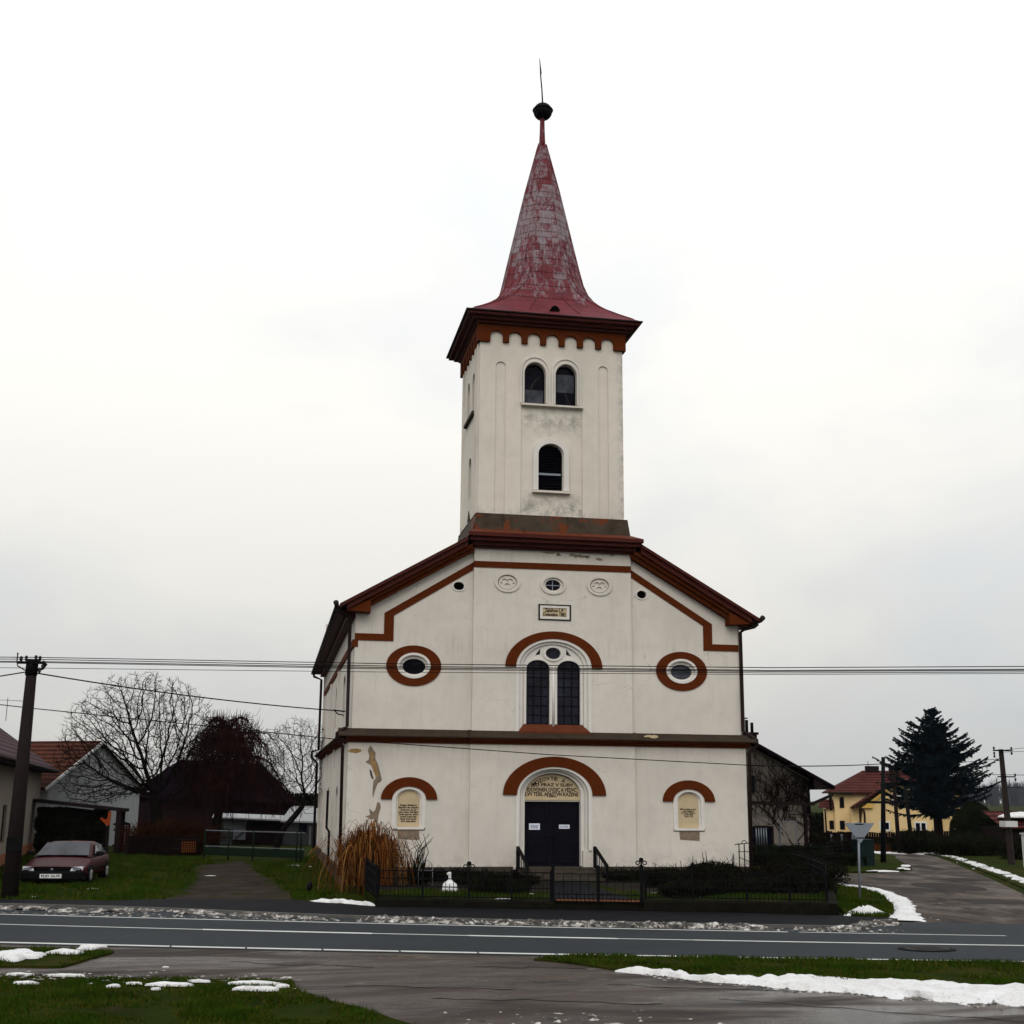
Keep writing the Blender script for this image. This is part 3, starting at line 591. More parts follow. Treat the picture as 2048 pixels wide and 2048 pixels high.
for s_, bb in ((stw[0], 0), (stw[1], 0), (stw[2], 1)): MB().ext(s_, (), .22, .26, tfn).build('window', 'glass', church)
MB().ext([(1.85, 13.35), (2.5, 13.35), (2.2, 13.75)], (), -.03, .05, tfn).build('flank_vent', 'stone', church)
m = MB(); m.box(TX0 - .12, TX0 + .05, 1.1, 3.3, 17.42, 17.54)
m.build('flank_sill', 'stone', church)
f = MB(); f.ext(twin, [twL, twR], -.03, .05)
f = f.build('window', 'tower_plaster', church)
h = MB(); h.ext(jamb_band(-.67, 17.66, 18.82, .49, .54, .44, .49, 20), (), -.065, .02); h.ext(jamb_band(.56, 17.66, 18.82, .49, .54, .44, .49, 20), (), -.065, .02)
for cx in (-.67, .56): h.ext(jamb_band(cx, 17.62, 18.93, .585, .61, .53, .555, 20), (), -.075, .02)
h.build('moulding', 'white', f)
g = MB(); b = MB()
for shp, cx in ((twL, -.67), (twR, .56)):
    g.ext(shp, (), .24, .27); b.ext(jamb_band(cx, 17.65, 18.82, .42, .47, .375, .42, 20), (), .2, .235); b.box(cx - .42, cx + .42, .2, .235, 17.63, 17.68)
g.build('pane', 'glass', f); b.build('window_frame', 'black', f)
MB().box(-1.04, -.30, .22, .236, 17.68, 18.25).build('grey_pane', 'glass2', f); MB().box(.19, .93, .22, .236, 18.22, 18.95).build('grey_pane', 'glass2', f)
q = MB()
for a, b_ in (((-.85, 18.3), (-.45, 18.8)), ((-.78, 18.28), (-.6, 18.7)), ((.55, 18.2), (.8, 17.7)), ((.6, 17.95), (.7, 17.7))): q.bar((a[0], .23, a[1]), (b_[0], .215, b_[1]), .018)
q.build('cracked_slat', 'stone', f)
MB().box(-1.22, 1.23, -.13, .1, 17.53, 17.60).build('window_sill', 'tower_plaster', church)
f = MB().ext(jamb_band(-.03, 14.22, 15.62, .70, .64, .50, .44, 24), (), -.05, .05).build('louvre_window', 'white', church)
MB().ext(louv, (), .34, .36).build('louvre_back', 'darkcore', f)
l = MB()
for k in range(17):
    z = 14.24 + k * .105; w = .5 if z < 15.6 else .5 * math.sqrt(max(.02, 1 - ((z - 15.6) / .44) ** 2)); l.obox((-.06, .22, z), (w, 0, 0), (0, .06, -.04), (0, .006, .009))
l.build('louvre_slats', 'door', f); MB().box(-.5, .38, .12, .15, 14.84, 14.92).build('loose_slat', 'galv', f)
MB().box(-.76, .72, -.14, .1, 14.10, 14.18).build('window_sill', 'tower_plaster', church)
# corbel frieze: front and flank
def frieze(a0, a1, n, fn):
    m = MB(); w = (a1 - a0 - .70) / n; out = [(a0, 20.0), (a0 + .42, 20.0)]
    for k in range(n):
        c = a0 + .35 + w * (k + .5); r = w * .34
        out += [(c - r, 20.02), (c - r, 20.24)] + ell(c, 20.24, r, .22, 180, 0, 10)[1:] + [(c + r, 20.02)]
    out += [(a1 - .42, 20.0), (a1, 20.0), (a1, 20.85), (a0, 20.85)]
    return m.ext(out, (), -.12, .12, fn)
m = frieze(-2.93, 2.93, 7, lambda a, b, d: (a, d, b)); q = frieze(-.1, TY1 + .1, 6, tfn); m.add(q.v, q.f)
q = frieze(-.1, TY1 + .1, 6, lambda a, b, d: (TX1 - d, a, b)); m.add(q.v, q.f)
m.build('corbel_frieze', 'brown', church)
m = MB()
m.box(-3.02, 3.02, -.26, TY1 + .25, 20.70, 20.80); m.box(-3.2, 3.2, -.42, TY1 + .42, 20.80, 20.92); m.box(-3.40, 3.40, -.62, TY1 + .6, 20.92, 21.03)
m.build('tower_cornice', 'maroon_metal', church, bevel=.02)
MB().ext([(-3.5, -.70), (3.5, -.70), (3.5, TY1 + .68), (-3.5, TY1 + .68)], (), 21.035, 21.08, lambda a, b, d: (a, b, d)).build('tower_gutter', 'dark_metal', church)
# spire: square at the eaves, octagonal above
rings = [(21.06, 3.46, 1.0), (21.10, 3.42, 1.0), (21.25, 3.18, .98), (21.5, 2.82, .95), (21.8, 2.44, .90), (22.1, 2.13, .83), (22.45, 1.89, .73), (22.8, 1.73, .62), (23.3, 1.59, .51), (24.0, 1.45, .45), (25.2, 1.20, .42), (27.6, .69, .42), (29.7, .19, .42), (29.85, .15, .42)]
cyS = 2.2; vs = []
for z, h, k in rings:
    hy = h * .82; a = k
    vs += [(x * h + .04, cyS + y * hy, z) for x, y in ((-a, -1), (a, -1), (1, -a), (1, a), (a, 1), (-a, 1), (-1, a), (-1, -a))]
m = MB(); fs = [(i * 8 + k, i * 8 + (k + 1) % 8, (i + 1) * 8 + (k + 1) % 8, (i + 1) * 8 + k) for i in range(len(rings) - 1) for k in range(8)]
m.add(vs, fs + [tuple(range(7, -1, -1))])
sp_ = m.build('spire', 'spire', church)
MB().ext([(-.16, 21.40), (.24, 21.40), (.16, 21.52), (.04, 21.58), (-.08, 21.52)], (), -.38, .5).build('spire_vent', 'darkcore', church)
h = MB()
for k in range(8):
    pts = [Vector(vs[i * 8 + k]) for i in range(2, len(rings))]; h.tube([p_ + (p_ - Vector((.04, cyS, p_.z))).normalized() * .01 for p_ in pts], .025, 5)
h.build('hip_seam', 'spire', sp_)
def ring_at(z):
    for (z0, h0, k0), (z1, h1, k1) in zip(rings, rings[1:]):
        if z0 <= z <= z1:
            t_ = (z - z0) / (z1 - z0); hh = h0 + (h1 - h0) * t_ + .008; a = k0 + (k1 - k0) * t_; hy = hh * .82
            return [Vector((x * hh + .04, cyS + y * hy, z)) for x, y in ((-a, -1), (a, -1), (1, -a), (1, a), (a, 1), (-a, 1), (-1, a), (-1, -a))]
h = MB()
for k in range(12):
    z = (34 + k) / 1.55 + .3
    if z < 29.5:
        q = ring_at(z)
        for a, b in zip(q, q[1:] + q[:1]): h.bar(a, b, .022, .03)
h.build('sheet_joint', 'spire', sp_)
h = MB()
for i, j in ((0, 1), (1, 2), (7, 0)):
    for f_ in (.33, .67): h.tube([ring_at(z)[i].lerp(ring_at(z)[j], f_) for z in (21.3, 21.8, 22.3, 22.8, 23.4, 24.5, 26.5)], .013, 4)
h.build('standing_seam', 'spire', sp_)
f = MB().lathe((.04, cyS, 0), [(.15, 29.75), (.13, 30.0), (.11, 30.5), (.10, 31.0), (.13, 31.05), (.10, 31.1), (.10, 31.2)], 14).build('finial_neck', 'spire', church)
MB().lathe((.06, cyS, 31.38), [(.40 * math.cos(a_ * PI / 24), .37 * math.sin(a_ * PI / 24)) for a_ in range(-12, 2)] + [(.435, .04), (.445, .065), (.435, .09)] + [(.40 * math.cos(a_ * PI / 24), .02 + .37 * math.sin(a_ * PI / 24)) for a_ in range(3, 12)], 28).build('finial_ball', 'black', church)
MB().tube([(.06, cyS, 31.6), (.02, cyS, 32.4), (-.04, cyS, 33.1), (-.03, cyS, 33.2), (-.09, cyS, 33.9)], [.035, .03, .028, .04, .012], 6).build('lightning_rod', 'black', church)
# cable bracket on the flank
MB().bar((-7.3, 3.6, 5.95), (-7.75, 3.6, 6.0), .05).tube([(-7.7, 3.6, 5.98), (-7.6, 3.5, 5.85), (-7.35, 3.5, 5.8)], .025, 6).build('cable_bracket', 'black', church)
# notices on the door
for x0, x1, z0, z1, lab, body, lh in ((-.745, -.345, 1.66, 1.88, 'larger white paper notice with blue print on the left door leaf', 'ZÁDOST\nKOSTEL', .13), (.365, .755, 1.70, 1.84, 'smaller white paper strip with one line of print on the right door leaf', 'KOSTEL', .06)):
    n_ = MB().box(x0, x1, .318, .328, z0, z1).build('paper_notice', 'paper'); tag(n_, lab, 'notice', 'notices on the church door')
    text('print', body, (x0 + x1) / 2, (z0 + z1) / 2, .316, (x1 - x0) * .78, lh, 'blue_print', n_, ext=.001)

# ------------------------------------------------------------------ ground, roads, snow
def struct(name, mb, mat): return tag(mb.build(name, mat), kind='structure')
def roughen(poly, step=.35, amp=.10, seed=3):
    out = []
    for (x0, y0), (x1, y1) in zip(poly, poly[1:] + poly[:1]):
        L = math.dist((x0, y0), (x1, y1)); n = max(1, min(60, int(L / step)))
        for k in range(n):
            x = x0 + (x1 - x0) * k / n; y = y0 + (y1 - y0) * k / n; out.append((x + amp * fbm(x * 1.7, y * 1.7, seed), y + amp * fbm(x * 1.7, y * 1.7, seed + 9)))
    return out
def smooth_line(pts, n=8):                              # Catmull-Rom through the points
    P = [Vector((a, b, 0)) for a, b in pts]; P = [P[0] * 2 - P[1]] + P + [P[-1] * 2 - P[-2]]; out = []
    for i in range(1, len(P) - 2):
        for k in range(n):
            t = k / n; a, b, c, d = P[i - 1], P[i], P[i + 1], P[i + 2]
            q = .5 * ((2 * b) + (c - a) * t + (2 * a - 5 * b + 4 * c - d) * t * t + (3 * b - a - 3 * c + d) * t ** 3); out.append((q.x, q.y))
    return out + [(P[-2].x, P[-2].y)]
g = MB(); xs = [-1500, -300] + list(range(-60, 81, 4)) + [300, 1500]; ys = [-300, -80] + list(range(-48, 73, 4)) + [250, 2500]
g.add([(x, y, GZ - .03) for y in ys for x in xs], [(j * len(xs) + i, j * len(xs) + i + 1, (j + 1) * len(xs) + i + 1, (j + 1) * len(xs) + i) for j in range(len(ys) - 1) for i in range(len(xs) - 1)])
struct('ground', g, 'lawn')
# road lines: y as a function of x, fitted through the photographed markings
fit = lambda a, b, c: (lambda x: a + b * x + c * x * x)
far_line = lambda x: -15.83 - .300 * x + .0023 * x * x if x > -30 else -15.83 + 9 + 2.07 - .438 * (x + 30)
mid_line = lambda x: -18.10 - .278 * x + .0028 * x * x if x > -30 else -18.10 + 8.34 + 2.52 - .446 * (x + 30)
near_line = lambda x: -21.22 - .248 * x + .0025 * x * x if x > -30 else -21.22 + 7.44 + 2.25 - .398 * (x + 30)
lim = lambda f: (lambda x: f(x) if x < 26 else f(26) - .17 * (x - 26))
far_line, mid_line, near_line = lim(far_line), lim(mid_line), lim(near_line)
XS = [-60 + 2 * k for k in range(0, 71)]
kerb_off = lambda x: 1.55 if x < -11 else 1.55 - .45 * min(1, (x + 11) / 7)
kerb_y = lambda x: far_line(x) + max(.75, kerb_off(x) + (.9 if x < -13 else .9 * max(0, (-9 - x) / 4) if x < -9 else 0))
def strip(f0, f1, z, xs): 
    m = MB(); v = []
    for x in xs: v += [(x, f0(x), z), (x, f1(x), z)]
    return m.add(v, [(2 * i, 2 * i + 2, 2 * i + 3, 2 * i + 1) for i in range(len(xs) - 1)])
struct('main_road', strip(lambda x: near_line(x) - .25, lambda x: far_line(x) + 3.2, GZ, XS), 'asphalt')
apron = [(x, near_line(x) - .25) for x in XS] + [(80, -70), (-60, -70)]
struct('forecourt', MB().sheet(apron, GZ - .008), 'apron')
def dashes(name, f, w0, segs, z=GZ + .005):
    m = MB()
    for x0, x1, w in segs:
        n = max(2, int((x1 - x0) / 1.0)); xx = [x0 + (x1 - x0) * i / n for i in range(n + 1)]; q = strip(lambda x: f(x) - w / 2, lambda x: f(x) + w / 2, z, xx); m.add(q.v, q.f)
    return struct(name, m, 'line')
dashes('edge_line', far_line, .1, [(-60, 2.1, .14), (2.35, 6.9, .10), (16, 60, .12)])
dashes('edge_line', near_line, .1, [(-60, -11.9, .21)] + [(-11.86 + 1.52 * k, -11.9 + 1.52 * (k + 1), .21) for k in range(8)] + [(.3, 60, .21)])
dashes('centre_line', mid_line, .1, [(-60, -11.4, .12), (-11.398, -7.6, .24), (-7.598, -5.5, .12), (-5.498, -2.3, .22), (-2.298, -.7, .11), (-.698, 60, .16)])
# pavement with a kerb
wall_y = lambda x: -11.0 - .285 * (x + .2)
pv = [(x, kerb_y(x)) for x in XS if x <= 4.2] + [(5.2, -14.6), (6.0, -14.05), (6.2, -13.6), (5.6, -13.3), (4.9, -12.9)] + [(x, wall_y(x) - .02) for x in (2, -2, -6.9)] + [(-8.7, -7.3), (-9.07, -6.6), (-12.6, -5.9), (-14.4, -6.6), (-17.5, -5.8), (-24, -3.0), (-60, 16)]
struct('pavement', MB().slab(pv, GZ - .05, GZ + .045), 'pavement')
kb = MB(); kx = [x for x in XS if -40 <= x <= 4]
for a, b in zip(kx, kx[1:]): kb.bar((a, kerb_y(a) - .07, GZ + .01), (b, kerb_y(b) - .07, GZ + .01), .13, .13)
pts = [(4.2, kerb_y(4.2) - .07), (5.2, -14.7), (6.0, -14.15), (6.5, -13.2), (7.55, -11.4), (8.6, -9.05)]
for a, b in zip(pts[:3], pts[1:3]): kb.bar((*a, GZ + .01), (*b, GZ + .01), .13, .13)
struct('kerb', kb, 'kerbstone')
track = [(-13.06, -6.1), (-12.54, -3.3), (-12.41, 2.8), (-12.62, 9.7), (-13.0, 13.2), (-12.15, 15.0), (-11.01, 18.0), (-10.5, 9.6), (-9.78, 2.7), (-9.24, -3.5), (-9.0, -6.7)]
struct('gravel_track', MB().sheet(roughen(smooth_line(track[:7], 4) + smooth_line(track[7:], 4), .3, .45), GZ - .022), 'track')
side = smooth_line([(1.0, -15.0), (4.8, -15.3), (6.67, -14.0), (8.04, -11.4), (9.47, -8.24), (10.6, -5.1), (11.1, -2.2), (10.8, 1.2)], 5) + [(8.5, 3.2), (9, 5.8), (13.7, 6.75)] + smooth_line([(15.9, 6.85), (18.4, 8.7), (20.6, 13.3), (23.6, 20.4), (25.2, 24.8), (23, 34), (14, 44)], 5) + smooth_line([(16, 46), (26, 34), (27.6, 25), (25.85, 19.5), (22.05, 10.5), (19.16, 3.65), (14.9, -6.1), (13.6, -11.0), (15, -16.4), (19, -19.5)], 5)
struct('side_road', MB().sheet(side, GZ - .014), 'sideroad')
for nm, q in (('asphalt_patch', [(16.9, 1.2), (18.3, 1.6), (18.0, 3.4), (16.6, 2.9)]), ('asphalt_patch', [(13.2, -3.6), (15.2, -3.1), (15.6, .2), (13.7, -.2)]), ('asphalt_patch', [(19.5, 8.4), (20.6, 9.8), (21.3, 13.2), (20.1, 12.2)]), ('asphalt_patch', [(11.3, -8.8), (13.2, -9.3), (13.0, -7.4), (11.6, -7.0)])):
    struct(nm, MB().sheet([(x + .12 * fbm(x, y, 4), y + .3 * fbm(x, y, 8)) for x, y in smooth_line(q + [q[0]], 4)[:-1]], GZ - .009), 'repair')
ck = MB(); r = random.Random(6)
for x0, y0, x1, y1 in ((-4.4, -24.2, -1.0, -25.6), (-3.0, -26.0, .6, -28.6), (-8.6, -23.9, -6.0, -24.6), (-6.2, -21.6, -4.2, -22.3), (-7.4, -25.5, -4.0, -26.4), (-10.6, -20.6, -8.0, -21.6), (13.8, -8, 17, -2), (16.5, 3.5, 20, 8), (12.5, -5, 15, 1)):
    n = 26; v = []
    for k in range(n + 1):
        t_ = k / n; x = x0 + (x1 - x0) * t_ + .12 * fbm(x0 + t_ * 4, y0, 1); y = y0 + (y1 - y0) * t_ + .25 * fbm(x0, y0 + t_ * 4, 2); w_ = .018 + .02 * abs(fbm(t_ * 6, x0, 5)); v += [(x, y - w_, GZ - .003), (x, y + w_, GZ - .003)]
    ck.add(v, [(2 * i, 2 * i + 2, 2 * i + 3, 2 * i + 1) for i in range(n)])
struct('asphalt_crack', ck, 'pavement')
# raised garden, corner verge, grass islands
garden = [(-6.95, 4.0), (-6.95, -9.0), (4.75, -12.3), (5.25, -12.0), (7.55, -6.5), (9.9, 3.0), (9.5, 9), (7.6, 9), (7.6, .3), (-6.95, .3)][1:-2] + [(7.6, .1), (-6.95, .1)]
struct('garden_bed', MB().slab(garden, GZ, -.01), 'lawn')
corner = smooth_line([(5.2, -12.95), (5.9, -13.5), (6.4, -13.05), (7.4, -11.3), (8.45, -9.0), (9.65, -5.75), (10.1, -3.7), (9.95, -2.0), (9.4, -.5)], 5) + [(8.4, -3.2), (7.6, -6.5)]
struct('corner_verge', MB().slab(roughen(corner, .3, .06), GZ - .03, GZ + .07), 'lawn')
isl = [(13.0, 7.15), (15.78, 7.25), (17.0, 7.5), (18.9, 9.9), (20.3, 13.2), (21.3, 17.0), (19, 18), (12, 12), (9, 9), (9, 6.5)]
struct('grass_island', MB().slab(isl, GZ - .03, GZ + .05), 'lawn')
nl = [(-60, -8.5), (-30, -18.6), (-14.36, -22.24), (-12.17, -22.75), (-9.54, -23.37), (-9.45, -24.6), (-8.9, -25.84), (-8.1, -27.56), (-7.2, -30), (-6, -40), (-60, -44)]
struct('near_lawn', MB().slab(roughen(nl), GZ - .03, GZ + .03), 'lawn')
li = [(-60, 3.5), (-30, -12.6), (-15.19, -17.9), (-12.9, -18.75), (-13.06, -19.53), (-13.56, -21.0), (-14.63, -20.9), (-30, -16.8), (-60, -3.4)]
struct('left_verge', MB().slab(roughen(li), GZ - .03, GZ + .03), 'lawn')
vg = [(-4.9, -20.9)] + [(x, near_line(x) - .30) for x in range(-4, 41, 2)] + [(40, -46), (12, -34), (2.55, -25.9), (1.22, -25.0), (-.4, -24.6), (-2, -24.1), (-3.55, -22.9), (-4.4, -21.5)]
struct('right_verge', MB().slab(roughen(vg), GZ - .03, GZ + .03), 'lawn')
gv = [(27.9, 25.5), (26.2, 19.5), (22.5, 10.5), (19.6, 3.65), (15.3, -6.1), (14.2, -11.0), (16, -16.0), (40, -22), (60, -10), (60, 30), (40, 34)]
struct('far_verge', MB().slab(gv, GZ - .03, GZ + .02), 'lawn')
struct('garden_soil', MB().sheet(roughen([(-6.9, -.2), (-6.9, -5.6), (-4.6, -6.0), (-.9, -6.6), (-.6, -1.9), (.7, -1.9), (.9, -6.8), (3, -8.6), (6.2, -8.8), (7.4, -6.4), (9.2, .0), (7.6, .0)], .4, .25), .0), 'soil')
# manhole
mh = empty('manhole_cover', (3.67, -20.12, GZ), 'round iron manhole cover in the main road', 'manhole')
MB().lathe((3.67, -20.12, GZ), [(.62, .002), (.62, .012), (.52, .013)], 28, 1, .8).build('collar', 'pavement', mh)
q = MB().lathe((3.67, -20.12, GZ), [(.47, .004), (.47, .022), (.44, .024)], 28, 1, .8)
for k in range(-3, 4): q.box(3.67 - .32, 3.67 + .32, -20.12 + k * .09 - .02, -20.12 + k * .09 + .02, GZ + .02, GZ + .03)
q.build('lid', 'iron', mh)
# snow
def snow_ridge(label, upper, lower, h, seed, mat='snow', group=None, z=GZ, rough=.35, n=None, freq=1.4, cat='snow bank', name='snow_bank', gap=0):
    """ridge lofted between two edge lines of equal point count"""
    U = smooth_line(upper, 6); L = smooth_line(lower, 6); k = min(len(U), len(L)); m = MB(); S_ = 9; v = []
    # resample finely
    def rs(P, cnt):
        d = [0]
        for a, b in zip(P, P[1:]): d.append(d[-1] + math.dist(a, b))
        out = []; j = 0
        for i in range(cnt):
            t = d[-1] * i / (cnt - 1)
            while j < len(P) - 2 and d[j + 1] < t: j += 1
            f = (t - d[j]) / max(1e-9, d[j + 1] - d[j]); out.append((P[j][0] + (P[j + 1][0] - P[j][0]) * f, P[j][1] + (P[j + 1][1] - P[j][1]) * f))
        return out
    tot = sum(math.dist(a, b) for a, b in zip(U, U[1:])); cnt = n or max(12, int(tot / .07)); U = rs(U, cnt); L = rs(L, cnt)
    for i in range(cnt):
        e = min(1, i / 4, (cnt - 1 - i) / 4)
        for j in range(S_):
            s_ = j / (S_ - 1); jit = rough * .35
            x = U[i][0] * (1 - s_) + L[i][0] * s_; y = U[i][1] * (1 - s_) + L[i][1] * s_
            wv = math.dist(U[i], L[i])
            if j in (0, S_ - 1):
                q = fbm(x * 2.2, y * 2.2, seed + j) * wv * rough * .7 + fbm(x * 7, y * 7, seed + j) * wv * rough * .3; dx, dy = (U[i][0] - L[i][0]) / max(wv, 1e-6), (U[i][1] - L[i][1]) / max(wv, 1e-6); x += dx * q; y += dy * q
            pr = math.sin(PI * s_) ** .55
            nn = 1 + fbm(x * freq, y * freq, seed) * .9 + fbm(x * freq * 4, y * freq * 4, seed) * rough * 1.2
            gap_ = max(0, -.12 - fbm(x * 1.1, y * 1.1, seed + 4)) * 8 * gap
            v.append((x, y, z - .02 + max(.0, h * pr * nn * e) + (.025 if 0 < j < S_ - 1 else 0) - min(.09 + h, gap_ * .2)))
    m.add(v, [(i * S_ + j, i * S_ + j + 1, (i + 1) * S_ + j + 1, (i + 1) * S_ + j) for i in range(cnt - 1) for j in range(S_ - 1)], 0, True)
    return tag(m.build(name, mat), label, cat, group)
def snow_blob(label, cx, cy, rx, ry, h, seed, rot=0, group='small snow patches', z=GZ, mat='snow', name='snow_patch'):
    rx *= .68; ry *= .74; h *= .42; r = random.Random(seed); n = 44; v = [(cx, cy, z + h)]; f = []; lv = (.3, .6, .82, .95, 1.0); c, s_ = math.cos(rot), math.sin(rot)
    R_ = [1 + .75 * fbm(math.cos(2 * PI * k / n) * 1.5 + seed, math.sin(2 * PI * k / n) * 1.5, seed) + .30 * fbm(math.cos(2 * PI * k / n) * 6, math.sin(2 * PI * k / n) * 6, seed + 3) + .10 * (r.random() - .5) for k in range(n)]
    for t_ in lv:
        for k in range(n):
            a = 2 * PI * k / n; x = rx * t_ * R_[k] * math.cos(a); y = ry * t_ * R_[k] * math.sin(a)
            hz = h * (1 - t_ ** 2.4) * (1 + .8 * fbm((cx + x) * 3, (cy + y) * 3, seed)) if t_ < 1 else -.03
            v.append((cx + x * c - y * s_, cy + x * s_ + y * c, z + hz))
    f += [(0, 1 + k, 1 + (k + 1) % n) for k in range(n)]
    f += [(1 + i * n + k, 1 + (i + 1) * n + k, 1 + (i + 1) * n + (k + 1) % n, 1 + i * n + (k + 1) % n) for i in range(len(lv) - 1) for k in range(n)]
    return tag(MB().add(v, f, 0, True).build(name, mat), label, 'snow', group)
snow_ridge('long thick white snow bank along the grass verge in the right foreground', [(-3.75, -22.6), (-3.19, -22.65), (-2.53, -23.56), (-1.8, -23.85), (-1.28, -24.05), (-.53, -23.78), (.42, -24.6), (1.22, -24.62), (1.7, -25.1), (2.55, -25.3), (4, -26.4)], [(-3.8, -22.72), (-3.15, -23.35), (-2.6, -24.1), (-2.02, -24.55), (-1.5, -25.15), (-.9, -25.6), (-.2, -26.2), (.4, -26.7), (.95, -27.1), (1.75, -27.5), (3.3, -28.4)], .095, 3.1, rough=.32)
snow_ridge('white snow strip curving round the grass corner below the back of the triangular sign', [(5.9, -13.7), (6.5, -12.9), (7.5, -11.2), (8.5, -8.9), (9.7, -5.7), (10.1, -3.6), (9.95, -2.2), (9.6, -.4)], [(6.75, -14.2), (7.5, -12.6), (8.15, -11.1), (9.55, -8.1), (10.65, -5.0), (11.05, -3.0), (11.0, -1.0), (10.6, 1.2)], .06, 8.3, rough=.5)
snow_ridge('long white snow strip along the far edge of the side road', [(25.4, 28.2), (28.2, 28.2), (28.8, 25), (27.5, 20.4), (23.9, 11.3), (22.3, 7.4), (19.9, 2.1), (17.3, -3.0), (15.5, -8)], [(25.3, 25.9), (27.5, 25.3), (27.3, 22), (25.0, 16.1), (22.9, 11.0), (20.5, 5.0), (17.7, -1.3), (15.9, -5.4), (14.3, -10)], .05, 5.7, rough=.7, gap=.25)
snow_ridge('dirty ploughed snow ridge along the kerb in front of the church', [(x, kerb_y(x) - .12) for x in (-8.3, -6, -4, -2, 0, 2, 3.6)] + [(4.6, -14.9), (5.6, -14.75)], [(x, far_line(x) + .32) for x in (-8.3, -6, -4, -2, 0, 2, 3.6)] + [(4.8, -15.5), (5.9, -15.0)], .075, 11.2, 'dirty_snow', rough=.8, freq=4.0, gap=.6)
snow_ridge('dirty snow ridge along the kerb in front of the parked car', [(x, kerb_y(x) - .15) for x in (-60, -40, -26, -20, -17, -15, -13, -11)], [(x, kerb_y(x) - 1.3) for x in (-60, -40, -26, -20, -17, -15, -13)] + [(-11, kerb_y(-11) - .8)], .05, 14.4, 'dirty_snow', rough=.8, n=500, freq=4.0, gap=1)
snow_ridge('thin dirty snow ridge across the mouth of the gravel track', [(x, kerb_y(x) - .2) for x in (-10.9, -10.2, -9.4, -8.5)], [(x, kerb_y(x) - .75) for x in (-10.9, -10.2, -9.4, -8.5)], .06, 15.4, 'dirty_snow', rough=.6, freq=3)
snow_ridge('flat snow edge between the pavement and the grass left of the iron fence', [(-8.75, -6.95), (-8.2, -7.05), (-7.5, -7.5), (-6.9, -8.6)], [(-8.6, -7.4), (-8.0, -7.6), (-7.4, -8.2), (-6.95, -9.2)], .07, 4.2, z=GZ + .04, cat='snow')
snow_blob('snow heap against the right end of the stone garden wall', 5.75, -12.8, .85, .42, .55, 33, group='snow heaps by the church garden')
snow_blob('snow heap on the grass island beside the dark hedge', 13.6, 7.4, .5, .35, .32, 32, group='snow heaps by the church garden', z=GZ + .04)
snow_blob('long thin snow strip on the grass island edge', 16.2, 7.45, .95, .28, .09, 33, z=GZ + .04)
snow_blob('narrow snow patch further up the grass island', 19.6, 11.6, .35, 1.6, .08, 34, -.5, z=GZ + .04)
snow_blob('snow patch at the sharp tip of the grass island', 18.3, 9.3, .4, .6, .10, 35, -.5, z=GZ + .04)
LPATCH = [(-14.55, -19.85, .75, .62, .22, 'largest white snow heap on the left verge'), (-13.75, -19.3, .40, .22, .10, 'flat snow patch right of the large heap on the left verge'), (-13.42, -18.65, .22, .28, .12, 'snow lump at the road end of the left verge'), (-13.35, -18.28, .30, .10, .05, 'thin snow strip beside the road line on the left verge'),
          (-13.75, -23.4, .24, .10, .05, 'snow patch at the left edge of the near lawn'), (-14.05, -22.36, .28, .08, .04, 'thin snow strip at the kerb left of the near lawn'), (-13.25, -22.6, .42, .09, .04, 'dirty snow strip on the edge of the near lawn'), (-12.33, -23.95, .12, .07, .04, 'small snow scrap on the near lawn'),
          (-12.05, -23.68, .16, .05, .03, 'tiny snow sliver left of the two long patches'), (-11.45, -23.9, .50, .12, .07, 'long snow patch in the middle of the near lawn'), (-11.65, -24.33, .10, .04, .03, 'tiny snow crumb below the middle patch on the near lawn'), (-10.1, -23.95, .52, .13, .08, 'upper snow patch near the lawn corner'), (-10.1, -24.58, .46, .13, .08, 'lower snow patch near the lawn corner'),
          (-9.7, -24.3, .16, .10, .06, 'round snow lump at the lawn corner'), (-11.0, -23.55, .25, .05, .03, 'thin snow line above the middle patch on the near lawn'), (-11.74, -21.15, .075, .05, .03, 'single snow crumb on the brown forecourt')]
for i, (x, y, rx, ry, h, lab) in enumerate(LPATCH): snow_blob(lab, x, y, rx, ry, h, 50 + i, -.2, z=GZ + (.075 if 'forecourt' not in lab else 0))
snow_blob('snow strip on the lawn beside the church flank', -8.75, 13.5, .42, .5, .07, 80, z=GZ - .02); snow_blob('small snow scrap beside the snow strip at the church flank', -8.1, 12.6, .12, .25, .05, 81, z=GZ - .02)
snow_blob('pale snow scrap on the gravel track edge', -12.1, 6.2, .28, .12, .04, 82, z=GZ - .02); snow_blob('flat snow scrap on the grass in front of the car', -15.6, -.6, .22, .15, .04, 83, z=GZ - .02); snow_blob('tiny snow scrap by the foot of the left pole', -16.9, -4.0, .12, .12, .04, 84, z=GZ - .02)
for i, (x, y, rx, ry, lab) in enumerate(((-2.6, -7.2, .55, .30, 'white snow patch on the garden lawn left of the gate'), (1.6, -7.6, .45, .28, 'white snow patch in the garden right of the church steps'), (2.5, -9.2, .42, .2, 'snow patch under the dark shrub beside the gate'), (3.1, -11.2, .35, .12, 'broken snow strip along the garden wall right of the gate'), (-3.4, -9.3, .3, .1, 'broken snow strip along the garden wall left of the gate'), (8.3, -2.5, .25, .5, 'snow streak under the fence at the right garden corner'))): snow_blob(lab, x, y, rx, ry, .07, 90 + i, z=0, group='snow patches in the church garden')
for i, (x, y, rx, ry, lab) in enumerate(((-5.2, -28.0, .22, .10, 'crusty pale snow scrap on the mud in the foreground'), (-6.3, -28.4, .16, .10, 'smaller pale snow scrap on the mud at the bottom edge'))): snow_blob(lab, x, y, rx, ry, .04, 97 + i, z=GZ, mat='dirty_snow')
r = random.Random(44); sl = MB()
